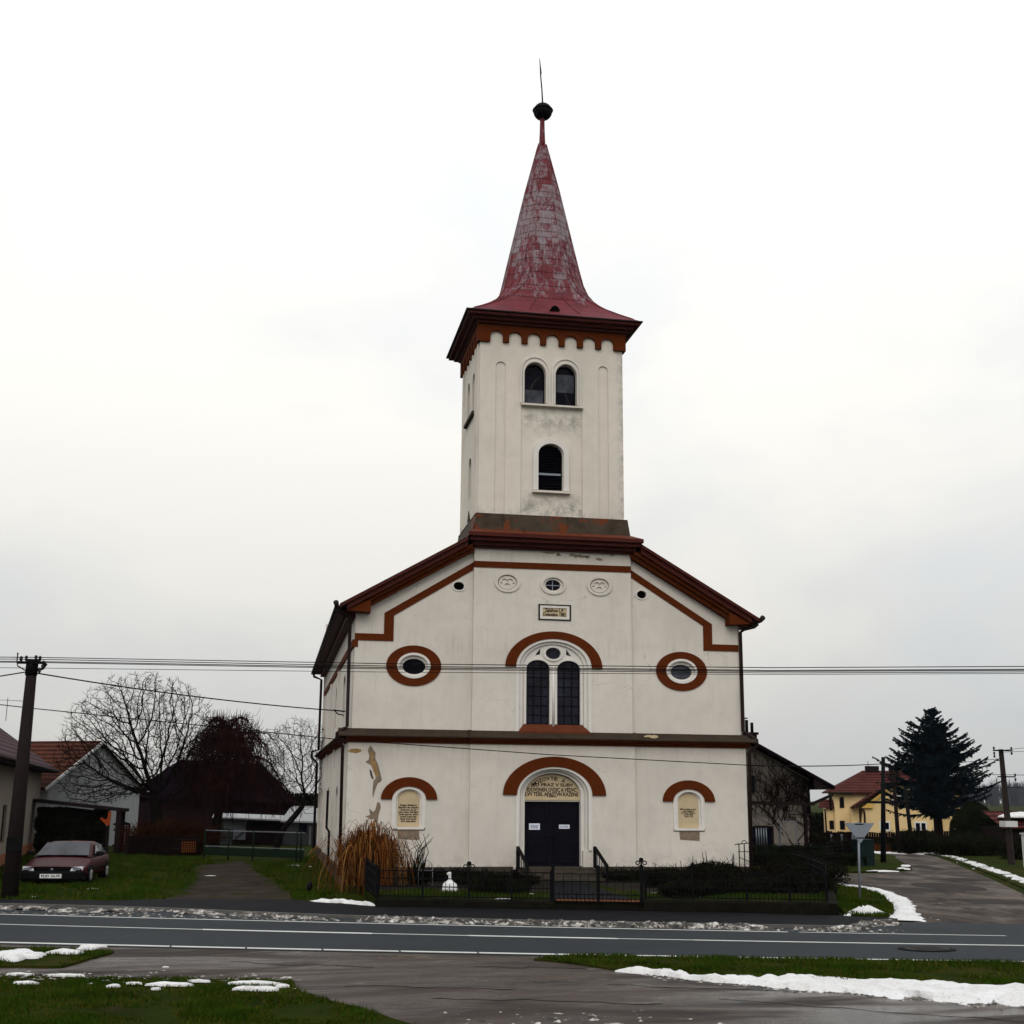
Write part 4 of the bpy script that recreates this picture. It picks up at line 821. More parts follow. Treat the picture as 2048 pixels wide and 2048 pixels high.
def crumb(x, y, s_, z):
    a = r.uniform(0, PI); n = 6; v = [(x + s_ * (1 + .5 * r.random()) * math.cos(a + 2 * PI * k / n) * r.uniform(.6, 1.3), y + s_ * math.sin(a + 2 * PI * k / n) * r.uniform(.6, 1.3), z) for k in range(n)] + [(x, y, z + s_ * r.uniform(.25, .5))]
    sl.add(v, [(k, (k + 1) % n, n) for k in range(n)])
for i in range(420):
    t_ = r.random(); x = -3.4 + 5.2 * t_; y = -23.0 - 4.55 * t_ ** .9 - abs(r.gauss(0, .25)); crumb(x, y, r.uniform(.012, .05), GZ - .008)
for i in range(200): x = r.uniform(-14.5, -9.4); crumb(x, -23.2 - .19 * (x + 9.5) * 1.2 + r.gauss(-.35, .35), r.uniform(.012, .045), GZ + .06)
for i in range(160): crumb(r.gauss(-6.0, 1.0), r.gauss(-28.0, .6), r.uniform(.015, .055), GZ - .006)
for i in range(700):
    x = r.uniform(-18, 5); crumb(x, far_line(x) + .25 + abs(r.gauss(0, .5)), r.uniform(.015, .06), GZ + .002)
for i in range(120): t_ = r.random(); crumb(6.9 + 3.6 * t_ + r.gauss(.1, .2), -13.9 + 11 * t_, r.uniform(.015, .05), GZ - .005)
tag(sl.build('slush', 'dirty_snow'), 'scattered gritty slush crumbs along the road edges and the near lawn', 'slush', kind='stuff')
# dwindling snowman behind the fence
sm = MB().lathe((-4.56, -6.6, 0), [(.27, -.02), (.265, .04), (.25, .13), (.22, .22), (.15, .29), (.075, .33), (.05, .38), (.045, .48), (.055, .53), (.048, .58), (.02, .60)], 18, 1, .8)
sm.v = [(x + .03 * fbm(x * 4, y * 4, z * 4), y, z + .02 * fbm(x * 5, y * 5, 2)) for x, y, z in sm.v]; sm.lathe((-4.62, -6.62, .53), [(.01, -.04), (.04, -.015), (.04, .02), (.01, .04)], 8)
tag(sm.build('snow_figure', 'snow'), 'melting white snow figure with narrow neck standing behind the iron fence', 'snow figure')
# grass blades
def grass(name, label, poly, n, h, z, seed, w=.012, bb=None, mats=('blade1', 'blade2'), dens=None):
    r = random.Random(seed); xs_ = [p[0] for p in poly]; ys_ = [p[1] for p in poly]; bb = bb or (min(xs_), max(xs_), min(ys_), max(ys_)); m = MB(); c = 0; t_ = 0
    def inside(x, y):
        k = False; j = len(poly) - 1
        for i in range(len(poly)):
            (xi, yi), (xj, yj) = poly[i], poly[j]
            if (yi > y) != (yj > y) and x < (xj - xi) * (y - yi) / (yj - yi) + xi: k = not k
            j = i
        return k
    while c < n and t_ < n * 12:
        t_ += 1; x = r.uniform(bb[0], bb[1]); y = r.uniform(bb[2], bb[3])
        if not inside(x, y): continue
        d = fbm(x * .9, y * .9, seed)
        if r.random() > .58 + d * 1.8: continue
        c += 1; hh = h * r.uniform(.45, 1.15) * (1 + .5 * d); a = r.uniform(0, PI); l = r.uniform(-.7, .7) * hh; q = r.uniform(-.5, .5) * hh
        m.add([(x - w * math.cos(a), y - w * math.sin(a), z), (x + w * math.cos(a), y + w * math.sin(a), z), (x + l, y + q, z + hh)], [(0, 1, 2)], 1 if r.random() < .35 - d * .6 else 0)
    return tag(m.build(name, mats), label, 'grass', kind='stuff')
grass('grass', 'short green winter grass on the near lawn at the bottom left', nl, 80000, .06, GZ + .03, 1, .011, (-17, -6.5, -31, -21.5))
grass('grass', 'short dark green grass on the verge right of the forecourt', vg, 34000, .062, GZ + .03, 2, .012, (-5, 8, -28, -20))
grass('grass', 'short grass on the verge at the left picture edge', li, 6000, .07, GZ + .03, 3, .012, (-18, -12.5, -22, -16))
grass('grass', 'short grass on the snow-ringed corner by the triangular sign', corner, 12000, .09, GZ + .07, 4, .016)
grass('grass', 'mossy green grass inside the iron fence left of the gate', [(-6.9, -8.9), (-2.3, -10.2), (-2.4, -6.6), (-4.6, -6.1), (-6.9, -5.7)], 9000, .10, -.01, 5, .016)
grass('grass', 'mossy green grass inside the iron fence right of the gate', [(.5, -11.0), (4.75, -12.1), (5.2, -11.8), (7.3, -7), (6.2, -8.9), (3, -8.7), (.9, -7)], 11000, .10, -.01, 8, .016)
lawnL = [(-20, -5.5), (-12.9, -6.0), (-12.5, 3), (-13.1, 13), (-12.2, 15.5), (-12.8, 21), (-22, 27), (-22, 10)]
grass('grass', 'rough olive grass around the parked car', lawnL, 26000, .13, GZ - .03, 6, .022)
lawnR = [(-9.1, -6.5), (-8.3, -6.8), (-7.1, -8), (-7.3, 24), (-9.5, 17), (-10.6, 17), (-10.4, 9), (-9.7, 3)]
grass('grass', 'short grass along the left flank of the church', lawnR, 12000, .11, GZ - .03, 7, .018)

# ------------------------------------------------------------------ trees and plants
def branch(m, p, d, L, r, lvl, rnd, P, env=None, mi=0):
    n = 4 if lvl < 2 else 3; pts = [p.copy()]; rs = [r]; q = p.copy(); dd = d.copy()
    for i in range(n):
        dd = (dd + Vector((rnd.gauss(0, 1), rnd.gauss(0, 1), rnd.gauss(0, 1))) * P['wob'] + Vector((0, 0, P['trop'])) * (.5 + .5 * lvl)).normalized()
        q = q + dd * (L / n); pts.append(q.copy()); rs.append(r * (1 - (i + 1) / n * (.45 if lvl < P['max'] else .8)))
    m.tube(pts, [max(x, P['rmin']) for x in rs], 7 if lvl == 0 else 5 if lvl < 3 else 3, mi, cap=False)
    if lvl >= P['max']: return
    for i in range(P['kids'][lvl]):
        t_ = rnd.uniform(P['t0'][lvl], 1.0) if i else 1.0
        k = min(n - 1, int(t_ * n)); f = t_ * n - k; b = pts[k].lerp(pts[k + 1], f); base = (pts[k + 1] - pts[k]).normalized()
        ax = base.orthogonal().normalized(); ax.rotate(Matrix.Rotation(rnd.uniform(0, 2 * PI), 3, base))
        ang = rnd.uniform(*P['ang'][lvl]) * (.45 if i == 0 else 1); nd = (base * math.cos(ang) + ax * math.sin(ang)).normalized()
        l2 = L * rnd.uniform(*P['len'][lvl]) * (1 - .35 * t_ if i else 1)
        if env and not env(b + nd * l2 * .9): l2 *= .5
        branch(m, b, nd, l2, rs[k] * (1 - f) * .62 + rs[k + 1] * f * .62, lvl + 1, rnd, P, env, mi)
def tree(name, label, base, trunk_pts, trunk_r, limbs, P, seed, mat='bark', group=None, cat='tree', env=None, crown_mat=None):
    rnd = random.Random(seed); t_ = empty(name, base, label, cat, group)
    MB().tube(trunk_pts, trunk_r, 9).build('trunk', mat, t_)
    m = MB()
    for p, d, L, r in limbs: branch(m, Vector(p), Vector(d).normalized(), L, r, 0, rnd, P, env)
    m.build('crown', crown_mat or mat, t_); return t_
from mathutils.kdtree import KDTree
def colonise(name, label, trunk, pts_fn, n, seed, group, step=.16, infl=1.6, kill=.30, tip=.009, mat='bark', flare=1.15, base=.10, twigs=3):
    """bare tree grown into a cloud of points (space colonisation); radii follow the pipe model"""
    r = random.Random(seed); att = [Vector(pts_fn(r)) for _ in range(n)]; nodes = [Vector(p) for p in trunk]; par = [i - 1 for i in range(len(nodes))]
    for it in range(170):
        if not att: break
        kd = KDTree(len(nodes)); [kd.insert(p, i) for i, p in enumerate(nodes)]; kd.balance(); pull = {}; keep = []
        for a_ in att:
            c_, i, d_ = kd.find(a_)
            if d_ < kill: continue
            keep.append(a_)
            if d_ < infl or it < 25: pull.setdefault(i, Vector()); pull[i] += (a_ - c_).normalized()
        att = keep; grew = False
        for i, v in pull.items():
            if i < len(trunk) - 3: i = len(trunk) - 1 - (i % 3)
            d_ = (v.normalized() + Vector((r.gauss(0, .18), r.gauss(0, .18), r.gauss(0, .18)))).normalized()
            if par[i] >= 0: d_ = (d_ + (nodes[i] - nodes[par[i]]).normalized() * .45).normalized()
            q = nodes[i] + d_ * step
            if kd.find(q)[2] < step * .35: continue
            nodes.append(q); par.append(i); grew = True
        if not grew: break
    kids = [[] for _ in nodes]
    for i, p in enumerate(par):
        if p >= 0: kids[p].append(i)
    rad = [0.0] * len(nodes)
    for i in range(len(nodes) - 1, -1, -1): rad[i] = tip if not kids[i] else sum(rad[k] ** 2.25 for k in kids[i]) ** (1 / 2.25)
    t_ = empty(name, tuple(trunk[0]), label, 'tree', group); nt_ = len(trunk)
    MB().tube(trunk, [max(rad[i], base) * (1.5 - .5 * i / nt_) for i in range(nt_)], 10).build('trunk', mat, t_)
    m = MB(); done = set()
    for i in range(nt_ - 3, len(nodes)):
        for k in kids[i]:
            if k < nt_: continue
            ch = [i, k]
            while kids[ch[-1]]: ch.append(max(kids[ch[-1]], key=lambda q: rad[q])) if True else None
            if (i, k) in done: continue
            main = max(kids[i], key=lambda q: rad[q])
            if i >= nt_ and k == main: continue        # already part of the parent's chain
            rr = [min(rad[i], rad[k] * 1.15)] + [rad[q] for q in ch[1:]]
            m.tube([nodes[q] for q in ch], rr, 6 if rr[0] > .05 else 4 if rr[0] > .02 else 3, cap=False)
    for i in range(nt_, len(nodes)):
        if rad[i] < tip * 2.2:
            d0 = (nodes[i] - nodes[par[i]]).normalized()
            for _ in range(twigs if not kids[i] else 1):
                d_ = (d0 + Vector((r.gauss(0, .5), r.gauss(0, .5), r.gauss(.1, .45)))).normalized(); L_ = r.uniform(.12, .38); q = nodes[i] + d_ * L_ * .5
                m.tube([nodes[i], q, q + (d_ + Vector((r.gauss(0, .3), r.gauss(0, .3), r.gauss(.1, .3)))).normalized() * L_ * .5], [tip * .9, tip * .8, tip * .5], 3, cap=False)
    m.build('crown', mat, t_)
def dome(cx, cy, cz, rx, ry, rz, zmin, inner=.25):
    def fn(r):
        while True:
            x, y, z = (r.uniform(-1, 1) for _ in range(3)); q = x * x + y * y + z * z
            if q < 1 and q > inner * r.random() and cz + z * rz > zmin + 1.3 * max(0, .45 - abs(x)): return (cx + x * rx, cy + y * ry, cz + z * rz)
    return fn
colonise('bare_tree', 'large bare tree with wide spreading crown in front of the white gable', [(-16.1, 30.3, -.3), (-16.12, 30.3, .4), (-16.16, 30.3, 1.1), (-16.22, 30.3, 1.7), (-16.3, 30.3, 2.2), (-16.36, 30.3, 2.6)], dome(-17.3, 30.3, 5.0, 4.75, 3.2, 4.75, 2.1), 5200, 21, 'bare trees left of the church', kill=.235, tip=.0098, base=.2)
colonise('bare_tree', 'smaller bare tree with a leaning curved trunk close to the church corner', [(-9.55, 23.0, -.3), (-9.45, 23.0, .5), (-9.1, 22.95, 1.2), (-8.6, 22.8, 1.8), (-8.3, 22.75, 2.2), (-8.15, 22.7, 2.6)], dome(-8.6, 22.9, 4.5, 2.0, 1.7, 2.3, 2.2), 2000, 5, 'bare trees left of the church', kill=.2, tip=.007, base=.12)
# weeping tree: limbs that arch over, with many hanging twigs
rnd = random.Random(9); wt = empty('weeping_tree', (-12.8, 30.7, GZ), 'dense dark reddish weeping tree behind the brown bush', 'tree', 'bare trees left of the church')
MB().tube([(-12.95, 30.7, -.3), (-12.85, 30.7, 1.2), (-12.6, 30.7, 3.4), (-12.4, 30.65, 5.0), (-12.3, 30.6, 6.6)], [.3, .26, .22, .16, .06], 9).build('trunk', 'bark', wt)
m = MB()
for i in range(88):
    a = rnd.uniform(0, 2 * PI); z0 = rnd.uniform(2.4, 6.5); reach = (4.4 * math.sqrt(max(.04, 1 - ((z0 - 2.8) / 4.9) ** 2))) * rnd.uniform(.55, 1.0)
    reach *= 1.12 if math.cos(a) > 0 else .82
    o_ = Vector((-12.6 + .06 * (6 - z0), 30.7, z0)); pts = []
    for k in range(7):
        t_ = k / 6; pts.append(o_ + Vector((math.cos(a) * reach * t_, math.sin(a) * reach * .8 * t_, .95 * math.sin(PI * min(1, t_ * .8)) - 1.5 * t_ ** 3)) + Vector((rnd.gauss(0, .08), rnd.gauss(0, .08), rnd.gauss(0, .06))))
    m.tube(pts, [.06, .052, .045, .038, .03, .022, .012], 4, cap=False)
    for j in range(38):
        t_ = rnd.uniform(.15, 1); k = min(5, int(t_ * 6)); b = pts[k].lerp(pts[k + 1], t_ * 6 - k); L = rnd.uniform(.5, 1.7) * (.75 if b.z < 2.6 else 1); sx, sy = rnd.gauss(0, .45), rnd.gauss(0, .45); up = rnd.uniform(-.1, .5); L = -rnd.uniform(.15, .7) if rnd.random() < .38 else L
        tw = [b, b + Vector((sx * .4, sy * .4, up * .5)), b + Vector((sx * .8, sy * .8, -L * .35)), b + Vector((sx, sy, -L))]
        m.tube(tw, [.016, .014, .012, .008], 3, cap=False)
        if rnd.random() < .5: m.tube([tw[2], tw[2] + Vector((rnd.gauss(0, .2), rnd.gauss(0, .2), -rnd.uniform(.2, .7)))], [.010, .007], 3, cap=False)
m.build('crown', 'bark_red', wt)
# spruce
rnd = random.Random(4); sc = Vector((36.95, 40, 0)); sp = empty('spruce_tree', (36.95, 40, GZ), 'tall dark blue-green spruce in front of the yellow house', 'tree')
MB().tube([sc + Vector((0, 0, -.3)), sc + Vector((0, 0, 3)), sc + Vector((0, 0, 9.2))], [.36, .27, .02], 8).build('trunk', 'bark', sp)
m = MB(); z = 2.2
while z < 9.35:
    u = (z - 2.2) / 7.15; R_ = 4.45 * min(1, (9.45 - z) / 4.3) ** .82 * (.78 + .22 * min(1, (z - 2.0) / 1.1)); nb = 9 if u < .75 else 6
    for k in range(nb):
        a = rnd.uniform(0, 2 * PI); L = R_ * rnd.uniform(.55, 1.05); pts = []; z1 = z + rnd.uniform(-.1, .1)
        for i in range(7):
            t_ = i / 6; pts.append(sc + Vector((math.cos(a) * L * t_, math.sin(a) * L * t_, z1 - .13 * L * math.sin(PI * t_ * .75) + (.10 + .22 * u) * L * t_ ** 2)))
        m.tube(pts, [.045, .04, .033, .026, .02, .014, .006], 4, 0, cap=False)
        for j in range(int(18 + L * 26)):
            t_ = rnd.random() ** .8; i = min(5, int(t_ * 6)); b = pts[i].lerp(pts[i + 1], t_ * 6 - i); dr = (pts[i + 1] - pts[i]).normalized(); sd = dr.cross(Vector((0, 0, 1))).normalized() * rnd.choice((-1, 1))
            l2 = (.16 + .62 * (1 - t_) ** .8 * min(1, L / 3)) * rnd.uniform(.6, 1.25); hang = rnd.uniform(-.30, .06) if rnd.random() < .7 else rnd.uniform(-1.1, -.4)
            tip = b + (dr * rnd.uniform(.5, 1) + sd * rnd.uniform(.3, 1.0) + Vector((0, 0, hang))).normalized() * l2; w_ = rnd.uniform(.035, .065)
            sdv = tip - b; n_ = sdv.cross(Vector((0, 0, 1))).normalized(); n2 = sdv.cross(n_).normalized(); c_ = b.lerp(tip, .5)
            m.add([b, c_ + n_ * w_ * 1.4, tip, c_ - n_ * w_ * 1.4], [(0, 1, 2, 3)]); m.add([b, c_ + n2 * w_, tip, c_ - n2 * w_], [(0, 1, 2, 3)])
    z += .30 - .12 * u
m.build('crown', 'needle', sp)
# shrubs
def leaves(m, n, fn, size, rnd, mi=0):
    for i in range(n):
        c = Vector(fn()); a = Vector((rnd.gauss(0, 1), rnd.gauss(0, 1), rnd.gauss(0, 1))).normalized(); b = a.orthogonal().normalized(); s_ = size * rnd.uniform(.6, 1.4)
        m.add([c - a * s_, c + b * s_ * .5, c + a * s_, c - b * s_ * .5], [(0, 1, 2, 3)], mi)
def twig_bush(name, label, c, rx, ry, h, n, seed, mats=('twig', 'hedge'), nl=600, lean=.35, tw=.011, group=None, cat='shrub', ls=.05, spikes=0):
    r = random.Random(seed); m = MB(); c = Vector(c)
    for i in range(n):
        a = r.uniform(0, 2 * PI); q = math.sqrt(r.random()); b = c + Vector((rx * q * math.cos(a) * .7, ry * q * math.sin(a) * .7, 0)); H = h * r.uniform(.55, 1.0) * (1 - .35 * q * q); d = Vector((math.cos(a) * q * rx * lean + r.gauss(0, .12), math.sin(a) * q * ry * lean + r.gauss(0, .12), H))
        pts = [b, b + d * .35 + Vector((r.gauss(0, .05), r.gauss(0, .05), 0)), b + d * .7 + Vector((r.gauss(0, .08), r.gauss(0, .08), 0)), b + d]; m.tube(pts, [tw * 1.5, tw * 1.3, tw, tw * .6], 3, cap=False)
        for j in range(4):
            s_ = pts[1].lerp(pts[3], r.random()); m.tube([s_, s_ + Vector((r.gauss(0, .2), r.gauss(0, .2), r.uniform(0, .3)))], [tw * .8, tw * .5], 3, cap=False)
    def lf():
        a = r.uniform(0, 2 * PI); q = math.sqrt(r.random()); zz = r.random() ** .8 * h * .92 * (1 - .35 * q * q); return c + Vector((rx * q * math.cos(a), ry * q * math.sin(a), zz))
    leaves(m, nl, lf, ls, r, 1)
    for i in range(spikes):
        a = r.uniform(0, 2 * PI); b = c + Vector((rx * .8 * math.cos(a), ry * .5 * math.sin(a), h * .4)); m.tube([b, b + Vector((r.gauss(0, .06), 0, h * r.uniform(.6, .95)))], [.03, .008], 4, 1)
    return tag(m.build(name, list(mats)), label, cat, group)
GB = 'dark shrubs in the church garden'
twig_bush('shrub', 'low dark shrub with upright stalks right of the church steps', (2.9, -4.6, 0), .75, .9, .62, 90, 1, nl=2200, group=GB, spikes=4)
twig_bush('shrub', 'bushy dark evergreen shrub with pointed shoots under the right niche', (4.9, -3.4, 0), .95, .8, .82, 120, 2, nl=3200, group=GB, spikes=6)
twig_bush('shrub', 'reddish bare rose thicket near the right church corner', (6.6, -4.2, 0), 1.2, 1.3, .66, 170, 3, nl=900, group=GB)
twig_bush('shrub', 'dark broad shrub just inside the fence right of the gate', (2.2, -9.0, 0), .95, .7, .55, 120, 4, nl=3200, group=GB)
twig_bush('shrub', 'dark low thicket in the middle of the right garden', (4.3, -7.6, 0), 1.5, 1.1, .58, 180, 5, nl=3000, group=GB)
twig_bush('shrub', 'dark low thicket beside the right fence corner', (6.4, -7.0, 0), 1.2, 1.2, .62, 140, 6, nl=2400, group=GB)
twig_bush('shrub', 'low dark ground shrub left of the church steps', (-2.6, -3.4, 0), 1.5, .9, .36, 120, 7, nl=3000, group=GB)
twig_bush('shrub', 'dark trimmed shrub behind the gate posts left of the path', (-3.2, -7.6, 0), .9, .6, .5, 80, 8, nl=2400, group=GB)
twig_bush('shrub', 'dark thicket behind the right fence below the annex', (9.2, -1.0, -.1), 1.4, 2.2, .95, 200, 9, nl=3600, group=GB)
twig_bush('shrub', 'low dark ivy-like ground shrub along the plinth left of the steps', (-4.0, -1.2, 0), 1.6, .7, .34, 90, 10, nl=3200, group=GB)
twig_bush('shrub', 'low dark ground shrub along the plinth right of the steps', (3.0, -1.4, 0), 1.5, .8, .36, 90, 11, nl=3200, group=GB)
# pampas-like dry grass clump
r = random.Random(12); m = MB()
for i in range(1500):
    a = r.uniform(0, 2 * PI); q = math.sqrt(r.random()); b = Vector((-6.75 + 1.0 * q * math.cos(a) * .75, -3.3 + .9 * q * math.sin(a) * .6, 0)); out = Vector((math.cos(a) * q + r.gauss(0, .42), math.sin(a) * q * .8 + r.gauss(0, .4), 0)); H = r.uniform(1.15, 2.2) * (1 - .36 * q * q); rch = r.uniform(.2, .85); fall = r.uniform(.15, 1.5)
    pts = [b, b + out * rch * .2 + Vector((0, 0, H * .55)), b + out * rch * .5 + Vector((0, 0, H * .9)), b + out * rch * .8 + Vector((0, 0, H * 1.0 - fall * .15)), b + out * rch * 1.05 + Vector((0, 0, H * .98 - fall * .6)), b + out * rch * 1.15 + Vector((0, 0, H * .95 - fall * 1.15))]
    w_ = r.uniform(.008, .017); sd = Vector((-out.y, out.x, 0)); sd = (sd.normalized() if sd.length > 1e-6 else Vector((1, 0, 0))); sd.rotate(Matrix.Rotation(r.uniform(-1, 1), 3, 'Z')); v = []
    for k, p_ in enumerate(pts): ww = w_ * (1 - .8 * (k / 5) ** 2); v += [p_ - sd * ww, p_ + sd * ww]
    m.add(v, [(2 * k, 2 * k + 1, 2 * k + 3, 2 * k + 2) for k in range(5)], r.choice((0, 0, 0, 1, 2, 2)))
tag(m.build('ornamental_grass', ['straw1', 'straw2', 'straw3']), 'big clump of dry rust-brown ornamental grass at the left church corner', 'grass clump')
r = random.Random(13); m = MB()
for i in range(60):
    a = r.uniform(0, 2 * PI); b = Vector((-5.15 + r.gauss(0, .1), -3.2 + r.gauss(0, .1), 0)); e = r.uniform(.2, 1.3); L = r.uniform(.5, 1.25); d = Vector((math.cos(a) * math.sin(e), math.sin(a) * math.sin(e), math.cos(e))); sd = Vector((-math.sin(a), math.cos(a), 0)) * .045; tip = b + d * L - Vector((0, 0, .12 * L)); md = b + d * L * .55
    m.add([b - sd * .5, b + sd * .5, md + sd, tip, md - sd], [(0, 1, 2, 3, 4)])
for i in range(14):
    b = Vector((-5.3 + r.gauss(0, .15), -2.9, .1)); m.tube([b, b + Vector((r.gauss(.1, .15), 0, .9)), b + Vector((r.gauss(.3, .25), 0, r.uniform(1.1, 1.5)))], [.014, .012, .008], 4)
tag(m.build('yucca_plant', 'hedge'), 'dark spiky-leaved plant right of the dry grass clump', 'plant')
# ------------------------------------------------------------------ garden wall, iron fence and gate
def wall_piece(label, a, b, z1, name='garden_wall', th=.34, seed=0):
    m = MB(); n = 30; a, b = Vector(a), Vector(b); d = (b - a); nn = Vector((-d.y, d.x, 0)).normalized(); v = []; r = random.Random(seed)
    for i in range(n + 1):
        p = a + d * i / n; j = .012 * r.uniform(-1, 1)
        for o_, z in ((-nn * (th / 2 + .02 + j), GZ - .1), (-nn * (th / 2 + j), z1 - .05), (-nn * (th / 2 - .05), z1 + j), (nn * (th / 2 - .05), z1 + j), (nn * th / 2, GZ - .1)): v.append(p + o_ + Vector((0, 0, z)))
    m.add(v, [(i * 5 + k, i * 5 + k + 1, (i + 1) * 5 + k + 1, (i + 1) * 5 + k) for i in range(n) for k in range(4)] + [(4, 3, 2, 1, 0), tuple(n * 5 + k for k in range(5))])
    return tag(m.build(name, 'wallstone'), label, 'wall', 'low garden walls')
FY = lambda x: -10.86 - .285 * (x + .2)
wall_piece('long low dark stone wall under the iron fence left of the gate', (-6.95, FY(-6.95), 0), (-2.2, FY(-2.2), 0), .03, seed=1)
wall_piece('low dark stone wall with rounded end under the iron fence right of the gate', (.2, FY(.2), 0), (5.0, FY(5.0), 0), .10, seed=2)
wall_piece('short low wall returning from the rounded wall end to the sign corner', (5.15, -12.2, 0), (7.55, -6.6, 0), .06, seed=3)
tag(MB().lathe((7.62, -6.5, 0), [(.26, GZ - .05), (.26, .1), (.22, .15), (.05, .17)], 12).build('stone_post', 'wallstone'), 'squat dark stone post at the end of the garden wall by the sign', 'post')
MB().sheet([(-2.2, FY(-2.2) - .2), (.2, FY(.2) - .2), (.6, -1.8), (-.5, -1.8)], .004).build('garden_path', 'pavement')['kind'] = 'structure'
sill = MB(); 
for k in range(20): x = -2.1 + 2.2 * k / 20; sill.box(x + .008, x + .1, FY(x) - .03, FY(x) + .12, .0, .07)
tag(sill.build('tile_edging', 'brick'), 'row of pale reddish edging tiles behind the garden gate', 'edging')
ts = MB().bar((-2.15, FY(-2.15), -.1), (.15, FY(.15), -.1), .3, .26); tag(ts.build('gate_threshold', 'wallstone'), 'dark stone threshold under the garden gate', 'threshold')
def fence_panel(parent, a, b, z0, z1, step=.105, low=.34, name='panel', loops=True):
    m = MB(); a, b = Vector(a), Vector(b); L = (b - a).length; n = max(2, int(L / step))
    for z in (z0 + .08, z0 + low, z1 - .2, z1): m.bar(a + Vector((0, 0, z)), b + Vector((0, 0, z)), .022, .028)
    for i in range(1, n):
        p = a.lerp(b, i / n); m.bar(p + Vector((0, 0, z0 + .01)), p + Vector((0, 0, (z0 + low + .08) if i % 2 else z1)), .017)
    if loops:
        for i in range(4, n - 2, 9):
            p = a.lerp(b, i / n); d = (b - a).normalized()
            m.tube([p + d * .085 * math.cos(t_ * PI / 8) + Vector((0, 0, z1 + .10 * math.sin(t_ * PI / 8))) for t_ in range(9)], .011, 4)
            q_ = z1 - .1; m.bar(p - d * .08 + Vector((0, 0, q_)), p + d * .08 + Vector((0, 0, q_)), .014); m.bar(p + d * .08 + Vector((0, 0, q_)), p + d * .08 + Vector((0, 0, z1 - .2)), .014)
    return m.build(name, 'black', parent)
def fence_post(parent, p, z1, fin=True, w=.06):
    m = MB().box(p[0] - w / 2, p[0] + w / 2, p[1] - w / 2, p[1] + w / 2, -.03, z1); o_ = m.build('post', 'black', parent)
    if fin:
        f = MB(); x, y = p[0], p[1]
        for dx, dz in ((0, .16), (-.10, .08), (.10, .08)): f.tube([(x + dx + .055 * math.cos(k * PI / 5), y, z1 + dz + .05 * math.sin(k * PI / 5)) for k in range(11)], .016, 5)
        f.lathe((x, y, z1 + .16), [(.005, -.05), (.045, -.02), (.045, .02), (.005, .05)], 8); f.bar((x, y, z1), (x, y, z1 + .12), .04); f.bar((x - .02, y, z1 + .02), (x - .2, y, z1 - .1), .02); f.bar((x + .02, y, z1 + .02), (x + .2, y, z1 - .1), .02)
        f.build('finial', 'black', o_)
    return o_
def iron_fence(label, pts, z0, z1, fins, **kw):
    f = empty('iron_fence', (pts[0][0], pts[0][1], 0), label, 'fence', 'iron fences round the church garden')
    for a, b in zip(pts, pts[1:]): fence_panel(f, (a[0], a[1], 0), (b[0], b[1], 0), z0, z1, **kw)
    for i, p in enumerate(pts): fence_post(f, p, z1 + .06, i in fins)
    return f
XY = lambda x: (x, FY(x))
iron_fence('black iron fence on the wall in front of the dry grass clump', [XY(-6.9), XY(-5.7), XY(-4.45), XY(-3.3), XY(-2.25)], .0, .76, (2,))
iron_fence('black iron fence on the wall right of the garden gate', [XY(.25), XY(1.5), XY(2.9), XY(4.0), XY(4.95)], .08, .80, (1, 3))
iron_fence('black iron fence along the right side of the garden', [(5.05, -12.1), (6.3, -9.3), (7.5, -6.6), (8.8, -2.5), (9.8, 1.5)], .05, .78, ())
iron_fence('dark iron fence along the left side of the garden', [(-6.96, -9.0), (-6.96, -5.5), (-6.96, -2.6), (-6.96, .0)], .0, .85, (), step=.09)
gt = empty('garden_gate', (-2.2, FY(-2.2), 0), 'black double iron garden gate in front of the church steps', 'gate')
for x in (-2.2, .15): fence_post(gt, XY(x), .98, x > 0, .08)
for x0, x1 in ((-2.14, -1.02), (-.98, .09)):
    g_ = fence_panel(gt, (*XY(x0), 0), (*XY(x1), 0), .0, .74, .107, .20, 'leaf', False)
MB().box(-1.04, -.95, FY(-1) - .03, FY(-1) + .03, .02, .98).build('meeting_stile', 'black', gt)
# iron grave-like railing near the right church corner and small arched wire trellis on the left
m = MB()
for x in (6.75, 6.95, 7.15): m.bar((x, -.9, 0), (x, -.9, 1.25), .03)
m.bar((6.6, -.9, 1.2), (7.3, -.9, 1.27), .03); m.bar((6.7, -.9, .95), (7.2, -.9, .95), .025); m.bar((6.75, -.9, .75), (7.25, -.9, .55), .025); m.tube([(6.95 + .1 * math.cos(k * PI / 6), -.9, 1.24 + .1 * math.sin(k * PI / 6)) for k in range(7)], .014, 4)
tag(m.build('plant_trellis', 'black'), 'small black iron trellis at the right church corner', 'trellis')
m = MB(); m.tube([(-5.35, -5.2, .1)] + [(-5.13 + .22 * math.cos(PI - k * PI / 8), -5.2, .55 + .32 * math.sin(k * PI / 8)) for k in range(9)] + [(-4.91, -5.2, .1)], .012, 5); m.bar((-5.35, -5.2, .55), (-4.91, -5.2, .55), .014); m.bar((-5.35, -5.2, .3), (-4.91, -5.2, .3), .014)
tag(m.build('arch_trellis', 'galv'), 'small pale arched wire trellis beside the spiky plant', 'trellis')
